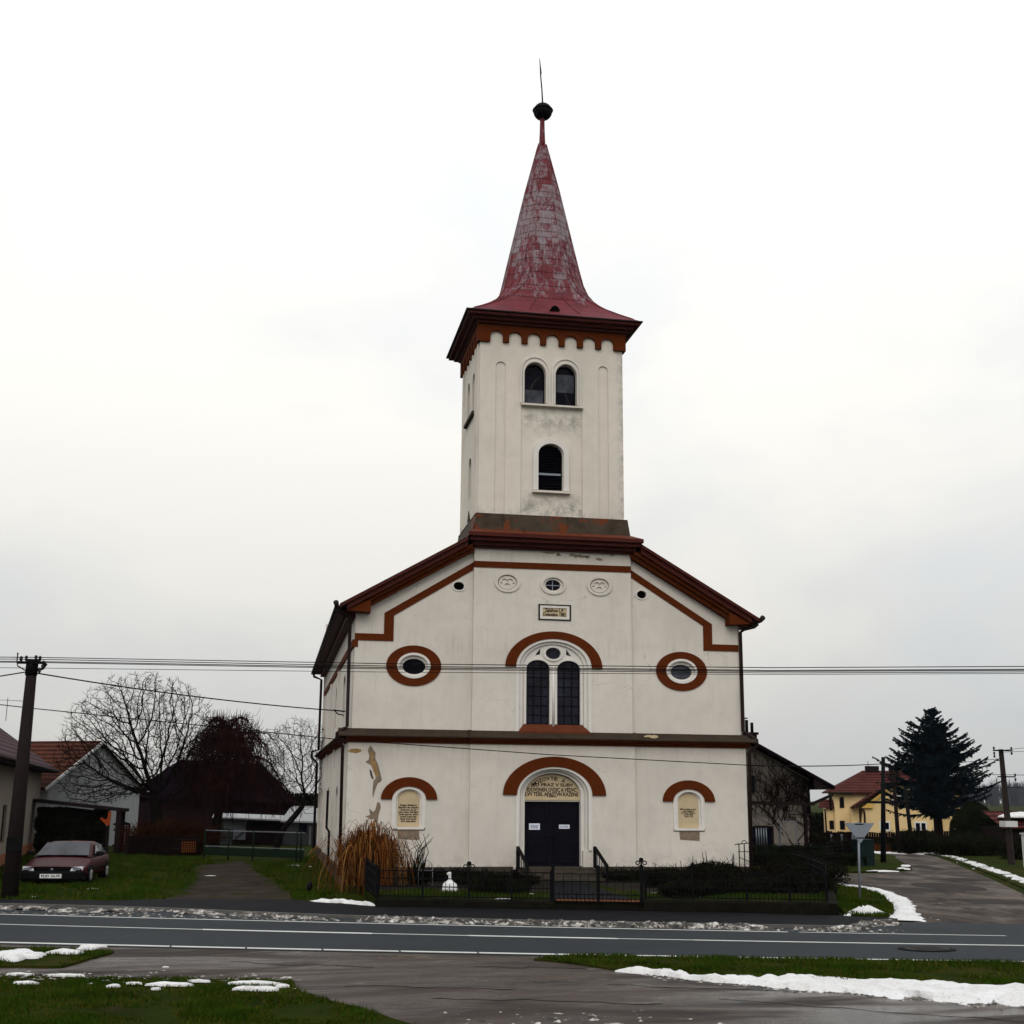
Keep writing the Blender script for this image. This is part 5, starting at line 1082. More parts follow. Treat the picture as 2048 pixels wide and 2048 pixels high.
# bird on the grass
cr = empty('crow', (-8.62, -3.0, GZ), 'small black bird standing on the grass left of the church', 'bird')
b = MB(); b.tube([(-8.62, -2.95, GZ + .03), (-8.62, -3.0, GZ + .10), (-8.61, -3.05, GZ + .2), (-8.60, -3.08, GZ + .27), (-8.60, -3.1, GZ + .31), (-8.60, -3.13, GZ + .34)], [.03, .08, .105, .075, .06, .02], 10); b.add([(-8.66, -2.95, GZ + .12), (-8.58, -2.95, GZ + .12), (-8.60, -2.78, GZ + .03), (-8.64, -2.78, GZ + .03)], [(0, 1, 2, 3)])
b.build('body', 'crow', cr); MB().tube([(-8.60, -3.13, GZ + .31), (-8.60, -3.22, GZ + .295)], [.018, .003], 6).build('beak', 'black', cr)
for dx in (-.03, .03): MB().bar((-8.62 + dx, -3.0, GZ + .08), (-8.62 + dx, -3.02, GZ - .03), .012).build('leg', 'black', cr)

# ------------------------------------------------------------------ parked car
car = empty('parked_car', (-17.22, 1.35, GZ - .02), 'parked maroon hatchback with black bumper beside the left pole', 'car', rz=math.radians(-5))
def loft(secs, mi=0, smooth=True):
    m = MB(); n = len(secs[0]); v = [p for s_ in secs for p in s_]
    f = [(i * n + k, i * n + (k + 1) % n, (i + 1) * n + (k + 1) % n, (i + 1) * n + k) for i in range(len(secs) - 1) for k in range(n)]
    return m.add(v, f + [tuple(range(n)), tuple((len(secs) - 1) * n + k for k in range(n - 1, -1, -1))], mi, smooth)
def bsec(y, hw, z0, zt, crown=.03):
    h = [(hw * .86, z0), (hw * .98, z0 + .10), (hw, z0 + (zt - z0) * .45), (hw * .985, zt - .12), (hw * .93, zt - .02), (hw * .6, zt + crown), (0, zt + crown * 1.3)]
    return [(x, y, z) for x, z in h] + [(-x, y, z) for x, z in reversed(h[:-1])]
body = loft([bsec(.02, 1.0, .24, .56), bsec(.10, 1.06, .20, .60), bsec(.5, 1.10, .18, .66), bsec(1.30, 1.12, .17, .84), bsec(1.5, 1.12, .17, .88, .01), bsec(3.2, 1.12, .17, .90, .01), bsec(4.0, 1.09, .19, .90, .02), bsec(4.3, 1.03, .24, .84)])
o_ = body.build('body', 'carpaint', car); o_.modifiers.new('s', 'SUBSURF').levels = 1; o_.modifiers['s'].render_levels = 1
def csec(y, hb, zb, ht, zt): return [(hb, y, zb), (hb * .5 + ht * .5 + .02, y, (zb + zt) / 2), (ht, y, zt - .05), (ht * .8, y, zt), (0, y, zt + .015), (-ht * .8, y, zt), (-ht, y, zt - .05), (-hb * .5 - ht * .5 - .02, y, (zb + zt) / 2), (-hb, y, zb)]
cab = loft([csec(1.36, .98, .84, .95, .90), csec(2.15, 1.02, .86, .80, 1.31), csec(2.5, 1.03, .86, .78, 1.35), csec(3.2, 1.02, .86, .77, 1.34), csec(3.55, 1.0, .87, .78, 1.27), csec(4.12, .93, .88, .88, .93)])
cab.build('cabin', 'carpaint', car)
MB().add([(-.90, 1.335, .925), (0, 1.32, .935), (.90, 1.335, .925), (.75, 2.09, 1.328), (0, 2.075, 1.343), (-.75, 2.09, 1.328)], [(0, 1, 4, 5), (1, 2, 3, 4)]).build('windscreen', 'carglass', car)
MB().add([(-.84, 4.13, .97), (.84, 4.13, .97), (.72, 3.60, 1.285), (-.72, 3.60, 1.285)], [(3, 2, 1, 0)]).build('rear_window', 'carglass', car)
for sg in (-1, 1):
    for q in ([(1.03, 1.72, .93), (1.045, 2.62, .92), (.83, 2.62, 1.28), (.87, 2.25, 1.26)], [(1.045, 2.70, .92), (1.03, 3.55, .92), (.86, 3.45, 1.23), (.83, 2.70, 1.28)]): MB().add([(sg * x, y, z) for x, y, z in q], [(0, 1, 2, 3)]).build('side_window', 'carglass', car)
    mr = MB().obox((sg * 1.20, 1.66, .98), (.12, 0, 0), (0, .06, 0), (0, 0, .065)).bar((sg * 1.0, 1.68, .93), (sg * 1.15, 1.68, .96), .05); mr.build('wing_mirror', 'carblack', car, bevel=.02)
    hl = MB().add([(sg * .60, -.012, .455), (sg * 1.0, .055, .455), (sg * 1.01, .085, .60), (sg * .66, .03, .585), (sg * .60, .2, .455), (sg * 1.0, .25, .455), (sg * 1.01, .25, .60), (sg * .66, .2, .585)], [(0, 1, 2, 3), (3, 2, 6, 7), (1, 5, 6, 2), (0, 3, 7, 4), (0, 4, 5, 1)]).build('headlight', 'lamp', car)
    MB().box(*sorted((sg * .69, sg * .93)), -.01, .035, .485, .545).build('lamp_reflector', 'galv', hl)
    MB().bar((sg * 1.125, .4, .50), (sg * 1.135, 3.9, .52), .03, .05).build('rub_strip', 'carblack', car)
    for y in (.78, 3.42):
        w_ = MB(); ax = sg * 1.0
        w_.tube([(sg * .90, y, .30), (sg * 1.135, y, .30)], .33, 22, smooth=False); w_ = w_.build('wheel_arch', 'carblack', car)
        wh = MB().tube([(sg * .93, y, .29), (sg * 1.0, y, .29), (sg * 1.13, y, .29), (sg * 1.145, y, .29)], [.28, .295, .295, .27], 22).build('wheel', 'tyre', car)
        rm = MB().tube([(sg * 1.14, y, .29), (sg * 1.155, y, .29)], [.19, .16], 16); [rm.bar((sg * 1.158, y + .05 * math.cos(k * PI / 4), .29 + .05 * math.sin(k * PI / 4)), (sg * 1.155, y + .17 * math.cos(k * PI / 4), .29 + .17 * math.sin(k * PI / 4)), .03) for k in range(8)]
        rm.build('rim', 'rim', wh)
bp = MB()
prof = [(-1.06, .12), (-1.02, -.04), (-.7, -.10), (0, -.13), (.7, -.10), (1.02, -.04), (1.06, .12)]
v = []
for x, y in prof: v += [(x, y + .05, .14), (x, y - .0, .20), (x, y - .02, .40), (x, y + .03, .445), (x, y + .2, .445), (x, y + .2, .14)]
bp.add(v, [(i * 6 + k, i * 6 + (k + 1) % 6, (i + 1) * 6 + (k + 1) % 6, (i + 1) * 6 + k) for i in range(6) for k in range(6)] + [(0, 1, 2, 3, 4, 5), tuple(36 + k for k in (5, 4, 3, 2, 1, 0))]); bp.build('front_bumper', 'carblack', car)
g_ = MB(); g_.box(-.60, .60, -.03, .05, .455, .555)
for k in range(4): g_.box(-.59, .59, -.042, -.02, .47 + k * .022, .478 + k * .022)
g_ = g_.build('grille', 'carblack', car); MB().add([(-.04, -.05, .48), (.04, -.05, .48), (.04, -.05, .54), (0, -.05, .555), (-.04, -.05, .54)], [(0, 1, 2, 3, 4)]).build('badge', 'galv', g_)
npl = MB().box(-.36, .36, -.165, -.14, .225, .36).build('number_plate', 'plate', car)
text('plate_lettering', 'PUD 10-79', 0, .292, -.168, .62, .085, 'letter', npl, ext=.003)
for x0, x1, dx in ((-.85, -.05, .5), (.0, .85, .6)): MB().tube([(x0, 1.30, .885), (x0 + dx, 1.42, .925), (x1, 1.46, .935)], .016, 5).build('wiper', 'carblack', car)
MB().tube([(.0, 2.35, 1.35), (-.02, 2.7, 1.62)], [.012, .006], 5).build('aerial', 'carblack', car)
# ------------------------------------------------------------------ left houses
def dirs(a, b): d = Vector((b[0] - a[0], b[1] - a[1], 0)); L = d.length; d /= L; return d, Vector((-d.y, d.x, 0)), L
A, B = Vector((-20.55, 7.0, 0)), Vector((-22.42, 29.4, 0)); d, nrm, L = dirs(A, B)     # right flank of the grey house; nrm points away from the church
hs = empty('grey_house', (A.x, A.y, GZ), 'grey-beige rendered house with plum tile roof at the left edge', 'house')
P_ = lambda a, o_, z: tuple(A + d * a + nrm * o_ + Vector((0, 0, z)))
wl = MB(); win = (6.05, 6.75, .70, 2.30)
wl.ext([(-8, GZ - .1), (L, GZ - .1), (L, 4.42), (-8, 4.42)], [[(4.6, .72), (6.2, .72), (6.2, 2.3), (4.6, 2.3)], [(-2, .72), (0, .72), (0, 2.3), (-2, 2.3)]], 0, .3, lambda a, b, q: P_(a, q, b), back=False, rev=.2)
wl.add([P_(L, 0, GZ - .1), P_(L, 9, GZ - .1), P_(L, 9, 4.4), P_(L, 4.5, 7.4), P_(L, 0, 4.42)], [(0, 1, 2, 3, 4)]); wl.add([P_(-8, 0, GZ - .1), P_(-8, 9, GZ - .1), P_(-8, 9, 4.4), P_(-8, 4.5, 7.4), P_(-8, 0, 4.42)], [(4, 3, 2, 1, 0)])
wl.build('wall', 'grey_wall', hs)
MB().ext([(-8, GZ - .1), (L, GZ - .1), (L, .25), (-8, .25)], (), -.05, .1, lambda a, b, q: P_(a, q, b)).build('brick_base', 'brick', hs)
for a0, a1 in ((4.6, 6.2), (-2, 0)):
    w_ = MB().ext([(a0, .72), (a1, .72), (a1, 2.3), (a0, 2.3)], [[(a0 + .08, .80), (a1 - .08, .80), (a1 - .08, 2.22), (a0 + .08, 2.22)]], .1, .18, lambda a, b, q: P_(a, q, b)).build('window', 'dark_metal', hs)
    MB().ext([(a0 + .05, .77), (a1 - .05, .77), (a1 - .05, 2.25), (a0 + .05, 2.25)], (), .15, .17, lambda a, b, q: P_(a, q, b)).build('pane', 'glass', w_)
rf = MB(); e0, e1 = -9, L + 1.5
top = [P_(e0, -.75, 4.05), P_(e1, -.75, 4.05), P_(e1, 4.5, 7.75), P_(e0, 4.5, 7.75)]; bk = [P_(e0, 9.75, 4.05), P_(e1, 9.75, 4.05), P_(e1, 4.5, 7.75), P_(e0, 4.5, 7.75)]
for q in (top, bk):
    lo = [(x, y, z - .16) for x, y, z in q]; rf.add(q + lo, [(0, 1, 2, 3), (7, 6, 5, 4), (0, 4, 5, 1), (1, 5, 6, 2), (0, 3, 7, 4)])
rf = rf.build('roof', 'tile_purple', hs)
MB().add([P_(e0, -.74, 3.96), P_(e1, -.74, 3.96), P_(e1, .0, 3.98), P_(e0, .0, 3.98), P_(e0, -.74, 3.88), P_(e1, -.74, 3.88), P_(e1, .0, 3.90), P_(e0, .0, 3.90)], [(0, 1, 2, 3), (7, 6, 5, 4), (0, 4, 5, 1)]).build('eave_soffit', 'wood_dark', hs)
MB().tube([P_(e0, -.82, 4.02), P_(e1, -.82, 4.0)], .07, 8).build('gutter', 'dark_metal', hs)
# television aerial on the grey house (left of the pole)
av = MB().bar((-22.0, 16, 6.0), (-22.0, 16, 7.05), .03).bar((-22.6, 16, 6.95), (-21.0, 16, 6.9), .02)
for k in range(10): av.bar((-22.5 + .15 * k, 15.85, 6.94), (-22.5 + .15 * k, 16.15, 6.94), .012)
av.build('television_aerial', 'galv', hs)
# white gable house with red roof
A2, B2 = Vector((-22.3, 31.2, 0)), Vector((-17.95, 38.4, 0)); d2, n2, L2 = dirs(A2, B2)
gh = empty('gable_house', (A2.x, A2.y, GZ), 'house with pale blank gable wall and red tiled roof', 'house')
Q = lambda a, o_, z: tuple(A2 + d2 * a + n2 * o_ + Vector((0, 0, z)))
mid = L2 * .50
wl = MB(); fr = [Q(0, 0, GZ - .1), Q(L2, 0, GZ - .1), Q(L2, 0, 3.35), Q(mid, 0, 5.75), Q(0, 0, 3.30)]; bk = [Q(0, 18, GZ - .1), Q(L2, 18, GZ - .1), Q(L2, 18, 3.35), Q(mid, 18, 5.75), Q(0, 18, 3.30)]
wl.add(fr + bk, [(0, 1, 2, 3, 4), (9, 8, 7, 6, 5), (0, 4, 9, 5), (1, 6, 7, 2)]); wl.build('wall', 'white_wall', gh)
rf = MB()
for a_, z_ in ((-.55, 3.10), (L2 + .55, 3.05)):
    q = [Q(a_, -.28, z_), Q(mid, -.28, 5.90), Q(mid, 18.4, 5.90), Q(a_, 18.4, z_)]; lo = [(x, y, z - .14) for x, y, z in q]; rf.add(q + lo, [(0, 1, 2, 3), (7, 6, 5, 4), (0, 4, 5, 1), (0, 3, 7, 4), (3, 2, 6, 7)])
rf.build('roof', 'tile_red', gh)
bb = MB()
for a_, z_ in ((-.55, 3.06), (L2 + .55, 3.01)): bb.bar(Q(a_, -.30, z_ - .06), Q(mid, -.30, 5.84), .05, .16)
bb.build('barge_board', 'whiteframe', gh)
w_ = MB().obox(Q(-.02, 2.5, 2.65), d2 * .03, n2 * .7, (0, 0, .3)).build('window', 'wood_dark', gh)
# car port with hedge beneath
cp = empty('carport', (-18.6, 24.6, GZ), 'low dark flat-roofed lean-to beside the hedge, with an orange brace', 'carport')
rfm = MB().add([(-22.3, 25.2, 2.52), (-17.32, 24.3, 2.03), (-17.32, 26.5, 2.03), (-22.3, 27.4, 2.52), (-22.3, 25.2, 2.36), (-17.32, 24.3, 1.88), (-17.32, 26.5, 1.88), (-22.3, 27.4, 2.36)], [(0, 1, 2, 3), (7, 6, 5, 4), (0, 4, 5, 1), (1, 5, 6, 2), (2, 6, 7, 3), (3, 7, 4, 0)])
rfm.build('roof', 'wood_dark', cp); MB().bar((-21.9, 25.12, 2.30), (-18.9, 24.58, 2.00), .05, .06).build('pale_edge', 'paleboard', cp)
for x, y in ((-17.62, 24.5), (-17.62, 26.3)): MB().box(x - .13, x + .13, y - .1, y + .1, GZ, 1.92).build('post', 'wood_dark', cp)
MB().ext([(-18.16, 1.9), (-18.02, 1.9), (-18.04, 1.2), (-18.2, 1.2), (-18.55, 1.52), (-18.5, 1.6), (-18.3, 1.48), (-18.18, 1.55)], (), 24.5, 24.62).build('brace', 'orange', cp)
MB().box(-18.2, -18.05, 24.5, 24.65, GZ, 1.2).build('post', 'wood_dark', cp)
r = random.Random(31)
def hedge(name, label, x0, x1, y0, y1, z1, n, seed, dirv=None, size=.09, mats=('hedge', 'darkcore'), z0=GZ, cat='hedge', group=None):
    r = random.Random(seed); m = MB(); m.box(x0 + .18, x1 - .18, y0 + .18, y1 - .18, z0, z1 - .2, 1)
    def fn():
        x, y, z = r.uniform(x0, x1), r.uniform(y0, y1), r.uniform(z0, z1); k = r.choice('ffftlr')
        if k == 'f': y = y0 + abs(r.gauss(0, .12))
        elif k == 't': z = z1 - abs(r.gauss(0, .12))
        elif k == 'l': x = x0 + abs(r.gauss(0, .12))
        else: x = x1 - abs(r.gauss(0, .12))
        b_ = .16 * fbm(x * 1.3, z * 1.3, seed); return (x + b_, y + b_, z + .3 * b_)
    leaves(m, n, fn, size, r, 0); return tag(m.build(name, list(mats)), label, cat, group)
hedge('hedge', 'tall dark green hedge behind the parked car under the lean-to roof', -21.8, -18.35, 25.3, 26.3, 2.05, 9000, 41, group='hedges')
# red boarded gate
rg = empty('red_board_gate', (-17.5, 25.5, GZ), 'dark red boarded gate between the lean-to and the brown bush', 'gate')
for k in range(6): pass
m = MB()
for k in range(5): m.box(-17.85 + k * .128, -17.74 + k * .128, 25.4, 25.44, GZ + .03, 1.15)
m.build('boards', 'redwood', rg); m = MB(); m.box(-17.95, -17.15, 25.44, 25.5, .9, 1.0); m.box(-17.95, -17.15, 25.44, 25.5, .1, .2); m.build('cross_rails', 'redwood', rg)
MB().box(-17.2, -17.1, 25.38, 25.5, GZ, 1.25).build('post', 'redwood', rg); MB().ext([(-17.98, 1.18), (-17.1, 1.18), (-17.1, 1.27), (-17.5, 1.40), (-17.95, 1.28)], (), 25.36, 25.55).build('cap', 'wood_dark', rg)
# dry bush and dark board fence
r = random.Random(17); m = MB()
for i in range(1500):
    b = Vector((r.uniform(-16.9, -13.3), r.uniform(23.3, 25.3), GZ)); H = r.uniform(.9, 2.1) * (1 - .28 * abs(b.x + 15.4) / 1.8); a = r.gauss(.5, .45) if b.x > -15.8 else r.gauss(.1, .45); L_ = H
    pts = [b, b + Vector((a * .25, r.gauss(0, .1), H * .5)), b + Vector((a * .7, r.gauss(0, .15), H * .85)), b + Vector((a * 1.25, r.gauss(0, .2), H * r.uniform(.8, 1.0)))]
    m.tube(pts, [.016, .014, .012, .006], 3, r.choice((0, 0, 0, 1)), cap=False)
tag(m.build('dry_bush', ['straw3', 'twig']), 'large dark brown dry bush below the weeping tree', 'bush')
bf = empty('board_fence', (-15, 23.0, GZ), 'low dark board fence in front of the brown bush', 'fence')
m = MB()
for k in range(36):
    x = -17.0 + k * .098; y = 23.15 - .03 * k * .098 * 2; m.box(x, x + .085, y, y + .03, GZ - .03, .68 + .03 * r.random())
m.build('boards', 'twig', bf); m = MB(); m.bar((-17.0, 23.2, .55), (-13.45, 22.95, .55), .05, .08); m.bar((-17.0, 23.2, .1), (-13.45, 22.95, .1), .05, .08); m.build('rails', 'wood_dark', bf)
for x in (-16.95, -15.2, -13.5): MB().box(x - .05, x + .05, 23.1, 23.2, GZ - .05, .78).build('post', 'wood_dark', bf)
lt = MB()
for k in range(5): lt.bar((-14.25, 22.72, -.02 + k * .11), (-13.55, 22.66, -.02 + k * .11), .03, .025)
for k in range(7): lt.bar((-14.22 + k * .11, 22.70, -.1), (-14.22 + k * .11, 22.69, .46), .025, .025)
tag(lt.build('wood_stack', 'straw1'), 'small stacked timber with pale ends at the right end of the board fence', 'wood pile')
# green wire gate
gg = empty('wire_gate', (-10.6, 17.6, GZ), 'dark green wire-mesh gate closing the gravel track', 'gate')
GA, GB_ = Vector((-12.97, 19.5, 0)), Vector((-8.30, 15.65, 0)); gd = (GB_ - GA)
def gp(t_, z): return tuple(GA + gd * t_ + Vector((0, 0, z)))
for t_ in (0, .25, .5, .93, .97): MB().tube([gp(t_, GZ - .05), gp(t_, 1.16 if t_ not in (.93, .97) else 1.2)], .04, 8).build('post', 'green_paint', gg)
m = MB(); m.bar(gp(0, 1.1), gp(1, 1.1), .04); m.bar(gp(0, .36), gp(1, .36), .03)
m.build('rails', 'galv', gg)
m = MB(); m.bar(gp(.0, .12), gp(1, .12), .025, .36); m.build('kick_board', 'green_paint', gg)
m = MB()
for k in range(1, 46): m.bar(gp(k / 46, .36), gp(k / 46, 1.1), .005)
for k in range(1, 8): m.bar(gp(0, .36 + k * .092), gp(1, .36 + k * .092), .005)
m.build('wire_mesh', 'black', gg)
# sheds behind
sh = empty('white_shed', (-12.0, 37.9, GZ), 'pale grey boarded shed with long low roof behind the wire gate', 'shed')
MB().box(-12.7, -11.3, 37.9, 40.5, .70, 1.28).build('pale_upper_boards', 'paleboard', sh); MB().box(-13.3, -12.1, 37.95, 40.5, GZ, 1.0).build('left_boards', 'greyboard', sh); MB().box(-12.08, -11.3, 37.85, 38.0, .05, .69).build('pale_door', 'paleboard', sh)
MB().box(-12.1, -11.3, 37.95, 40.5, GZ, .70).build('lower_boards', 'wood_dark', sh); MB().box(-11.3, -9.0, 37.8, 40.5, GZ, 1.2).build('maroon_boards', 'redshed', sh)
MB().bar((-12.0, 37.80, .04), (-11.4, 37.8, .6), .03, .05).build('door_brace', 'wood_dark', sh)
MB().add([(-13.4, 37.5, 1.46), (-8.7, 37.2, 1.28), (-8.7, 41, 1.5), (-13.4, 41, 1.65), (-13.4, 37.5, 1.38), (-8.7, 37.2, 1.20), (-8.7, 41, 1.42), (-13.4, 41, 1.57)], [(0, 1, 2, 3), (7, 6, 5, 4), (0, 4, 5, 1), (1, 5, 6, 2), (0, 3, 7, 4)]).build('roof', 'white_wall', sh)
s2 = empty('grey_shed', (-8.0, 37.0, GZ), 'grey board shed with pale pitched roof beside the church corner', 'shed')
MB().box(-9.0, -6.6, 37.0, 40, GZ, 1.3).build('wall', 'greyboard', s2); MB().box(-8.05, -7.55, 36.95, 37.02, .55, 1.15).build('window', 'glass', s2)
MB().add([(-9.2, 36.8, 1.25), (-6.4, 36.8, 1.2), (-6.8, 38.5, 2.0), (-8.6, 38.5, 2.05), (-9.2, 36.8, 1.15), (-6.4, 36.8, 1.1)], [(0, 1, 2, 3), (0, 4, 5, 1)]).build('roof', 'white_wall', s2)
for k in range(2): MB().bar((-7.35 + .5 * k, 36.9, GZ), (-7.35 + .5 * k, 36.9, .9), .08).build('post', 'paleboard', s2)
bn = empty('dark_barn', (-14, 48.5, GZ), 'large dark barn roof behind the weeping tree', 'barn')
MB().box(-19.6, -8.3, 48.2, 58, GZ, 2.7).build('wall', 'redshed', bn)
q = [(-19.9, 47.9, 2.6), (-8.0, 47.2, 2.3), (-10.6, 53, 5.1), (-16.6, 53, 5.3)]
MB().add(q + [(-19.9, 58.5, 2.6), (-8.0, 58.5, 2.3)], [(0, 1, 2, 3), (0, 3, 4), (1, 5, 2), (4, 3, 2, 5)]).build('roof', 'tile_barn', bn)
ws = MB().box(-21, -6, 66, 67, GZ, 1.9); tag(ws.build('pale_garden_wall', 'white_wall'), 'pale low wall far behind the sheds', 'wall')
# ------------------------------------------------------------------ right: annex, pergola, vine
an = empty('annex_house', (14.5, 15, GZ), 'grey stuccoed house behind the church, half covered by a bare vine', 'house')
AX0, AX1 = 7.6, 16.45
zz = lambda x: 5.45 - .52 * (x - 13.3)
w_ = MB(); w_.ext([(AX0, 1.9), (AX1, 1.9), (AX1, zz(AX1)), (12.0, zz(12.0)), (AX0, 4.4)], (), 15, 15.3, back=False); w_.add([(AX1, 15, GZ), (AX1, 24, GZ), (AX1, 24, zz(AX1)), (AX1, 15, zz(AX1))], [(0, 1, 2, 3)]); w_.build('upper_wall', 'annex', an)
w_ = MB(); w_.ext([(AX0, GZ - .1), (AX1 - .002, GZ - .1), (AX1 - .002, 1.9), (AX0, 1.9)], [[(13.2, .54), (14.5, .54), (14.5, 1.52), (13.2, 1.52)]], 14.98, 15.28, back=False, rev=15.2); w_.build('lower_wall', 'annex_low', an)
f = MB().ext([(13.2, .54), (14.5, .54), (14.5, 1.52), (13.2, 1.52)], [[(13.27, .61), (14.43, .61), (14.43, 1.45), (13.27, 1.45)]], 15.05, 15.12).build('window', 'dark_metal', an); MB().box(13.22, 14.48, 15.09, 15.11, .56, 1.5).build('pane', 'glass', f)
c_ = MB(); r = random.Random(3)
for k in range(5): c_.tube([(13.62 + .13 * k, 15.075, .62), (13.61 + .13 * k, 15.075, 1.44)], .035, 6)
c_.build('curtain', 'signback', f); MB().box(13.1, 14.6, 14.9, 15.0, .48, .54).build('window_sill', 'annex', an)
d_ = MB().box(14.83, 15.62, 14.92, 14.99, GZ, 1.72).build('door', 'annex_low', an); fr_ = MB(); fr_.box(14.78, 14.83, 14.90, 14.99, GZ, 1.78); fr_.box(15.62, 15.67, 14.90, 14.99, GZ, 1.78); fr_.box(14.83, 15.62, 14.90, 14.99, 1.72, 1.78); fr_.build('door_frame', 'paleboard', d_)
MB().box(13.3, 13.55, 14.9, 14.98, 3.15, 3.95).build('shutter', 'black', an)
q = [(AX0, 14.3, 4.5), (12.0, 14.3, zz(12) + .18), (17.5, 14.3, zz(17.5) + .22), (17.5, 24.4, zz(17.5) + .22), (12.0, 24.4, zz(12) + .18), (AX0, 24.4, 4.5)]; lo = [(x, y, z - .16) for x, y, z in q]
MB().add(q + lo, [(0, 1, 4, 5), (1, 2, 3, 4), (11, 10, 7, 6), (10, 9, 8, 7), (0, 6, 7, 1), (1, 7, 8, 2), (2, 8, 9, 3)]).build('roof', 'tile_barn', an)
MB().add([(16.45, 14.4, zz(16.45) + .04), (17.5, 14.4, zz(17.5) + .04), (17.5, 24.3, zz(17.5) + .04), (16.45, 24.3, zz(16.45) - .3), (16.45, 14.4, zz(16.45) - .5)], [(0, 1, 4), (4, 1, 2, 3)]).build('eave_soffit', 'wood_dark', an)
ch = MB().box(13.55, 14.18, 16.0, 16.6, 4.9, 6.0).box(13.48, 14.25, 15.93, 16.67, 6.0, 6.12).build('chimney', 'redshed', an)
for x in (13.76, 14.04): MB().tube([(x, 16.3, 6.1), (x, 16.3, 6.62 if x > 13.9 else 6.75)], .085, 8).build('flue', 'black', ch)
MB().lathe((13.72, 16.3, 6.8), [(.02, .0), (.11, .02), (.11, .05), (.02, .07)], 10).build('flue_cap', 'black', ch)
vn = MB(); r = random.Random(8)
def vine(p, ang, L, rad, lvl):
    pts = [Vector(p)]; q = Vector(p); n = 7
    for i in range(n):
        ang += r.gauss(0, .22); q = q + Vector((math.sin(ang), 0, math.cos(ang))) * (L / n); q.y = 14.95 - r.uniform(0, .04); q.x = min(max(q.x, 13.1), 16.42)
        if q.z > zz(q.x) - .12: q.z = zz(q.x) - .12; ang += .5
        pts.append(q.copy())
    vn.tube(pts, [rad * (1 - .09 * i) for i in range(n + 1)], 4, cap=False)
    if lvl < 3:
        for i in range(5): k = r.randint(1, n); vine(pts[k], ang * .6 + r.choice((-1, 1)) * r.uniform(.15, .75), L * r.uniform(.55, .9), rad * .62, lvl + 1)
for x, a_ in ((15.95, -.10), (15.8, -.25), (16.1, .05)): vine((x, 14.95, GZ), a_, 2.6, .05, 0)
for k in range(13): vine((13.25 + .2 * k, 14.95, r.uniform(2.0, 2.7)), r.uniform(-.5, .5), r.uniform(1.0, 1.9), .020, 1)
tag(vn.build('climbing_vine', 'twig'), 'bare climbing vine spread over the grey stuccoed wall behind the church', 'vine')
pg = empty('pergola', (15.9, 13.5, GZ), 'dark red timber pergola in front of the grey stuccoed house', 'pergola')
for x, y in ((15.4, 13.2), (12.6, 13.2)): MB().box(x - .07, x + .07, y - .07, y + .07, GZ, 2.62).build('post', 'redshed', pg)
MB().bar((11.6, 13.2, 2.66), (15.9, 13.2, 2.60), .12, .14).build('beam', 'wood_dark', pg); MB().bar((15.8, 13.2, 2.62), (17.4, 14.4, 3.05), .10, .12).build('rafter', 'wood_dark', pg); MB().bar((14.6, 13.25, 2.1), (15.8, 13.25, 2.1), .05, .05).build('rail', 'wood_dark', pg); MB().bar((17.2, 14.2, 2.3), (17.2, 14.2, 2.98), .1).build('hanger', 'wood_dark', pg)
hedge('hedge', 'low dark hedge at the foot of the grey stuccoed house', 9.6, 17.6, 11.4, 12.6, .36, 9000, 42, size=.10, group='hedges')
twig_bush('shrub', 'dark leafless shrub on the bank right of the grey stuccoed house', (18.8, 18, GZ), 1.8, 1.5, 1.35, 200, 61, nl=1500, tw=.02, group='dark shrubs by the side road')
# dark wire fence along the side road island
wf = empty('wire_fence', (13, 8.6, GZ), 'dark wire fence with thin posts behind the grass island', 'fence')
pts = [(9.6, 7.6), (11.4, 8.2), (13.2, 8.9), (15.0, 10.0), (16.6, 11.8)]
for p in pts: MB().tube([(*p, GZ), (*p, .95)], .03, 6).build('post', 'black', wf)
m = MB()
for a, b in zip(pts, pts[1:]):
    for k in range(6): m.bar((*a, .1 + k * .16), (*b, .1 + k * .16), .012)
    for k in range(1, 12): t_ = k / 12; x, y = a[0] + (b[0] - a[0]) * t_, a[1] + (b[1] - a[1]) * t_; m.bar((x, y, .1), (x, y, .9), .008)
m.build('wire_mesh', 'black', wf)
hedge('hedge', 'dark thicket behind the wire fence on the grass island', 12.2, 16.6, 12.8, 14.2, .62, 6000, 43, size=.10, group='hedges')
tc_ = empty('utility_cabinet', (17.6, 11.6, GZ), 'dark teal utility cabinet beside the thin black pole', 'cabinet')
MB().box(17.15, 18.0, 11.4, 12.0, GZ, .95).build('body', 'teal', tc_, bevel=.02); MB().box(17.12, 18.03, 11.37, 12.03, .95, 1.0).build('lid', 'teal', tc_); MB().box(17.56, 17.58, 11.385, 11.40, GZ + .08, .9).build('door_gap', 'black', tc_)
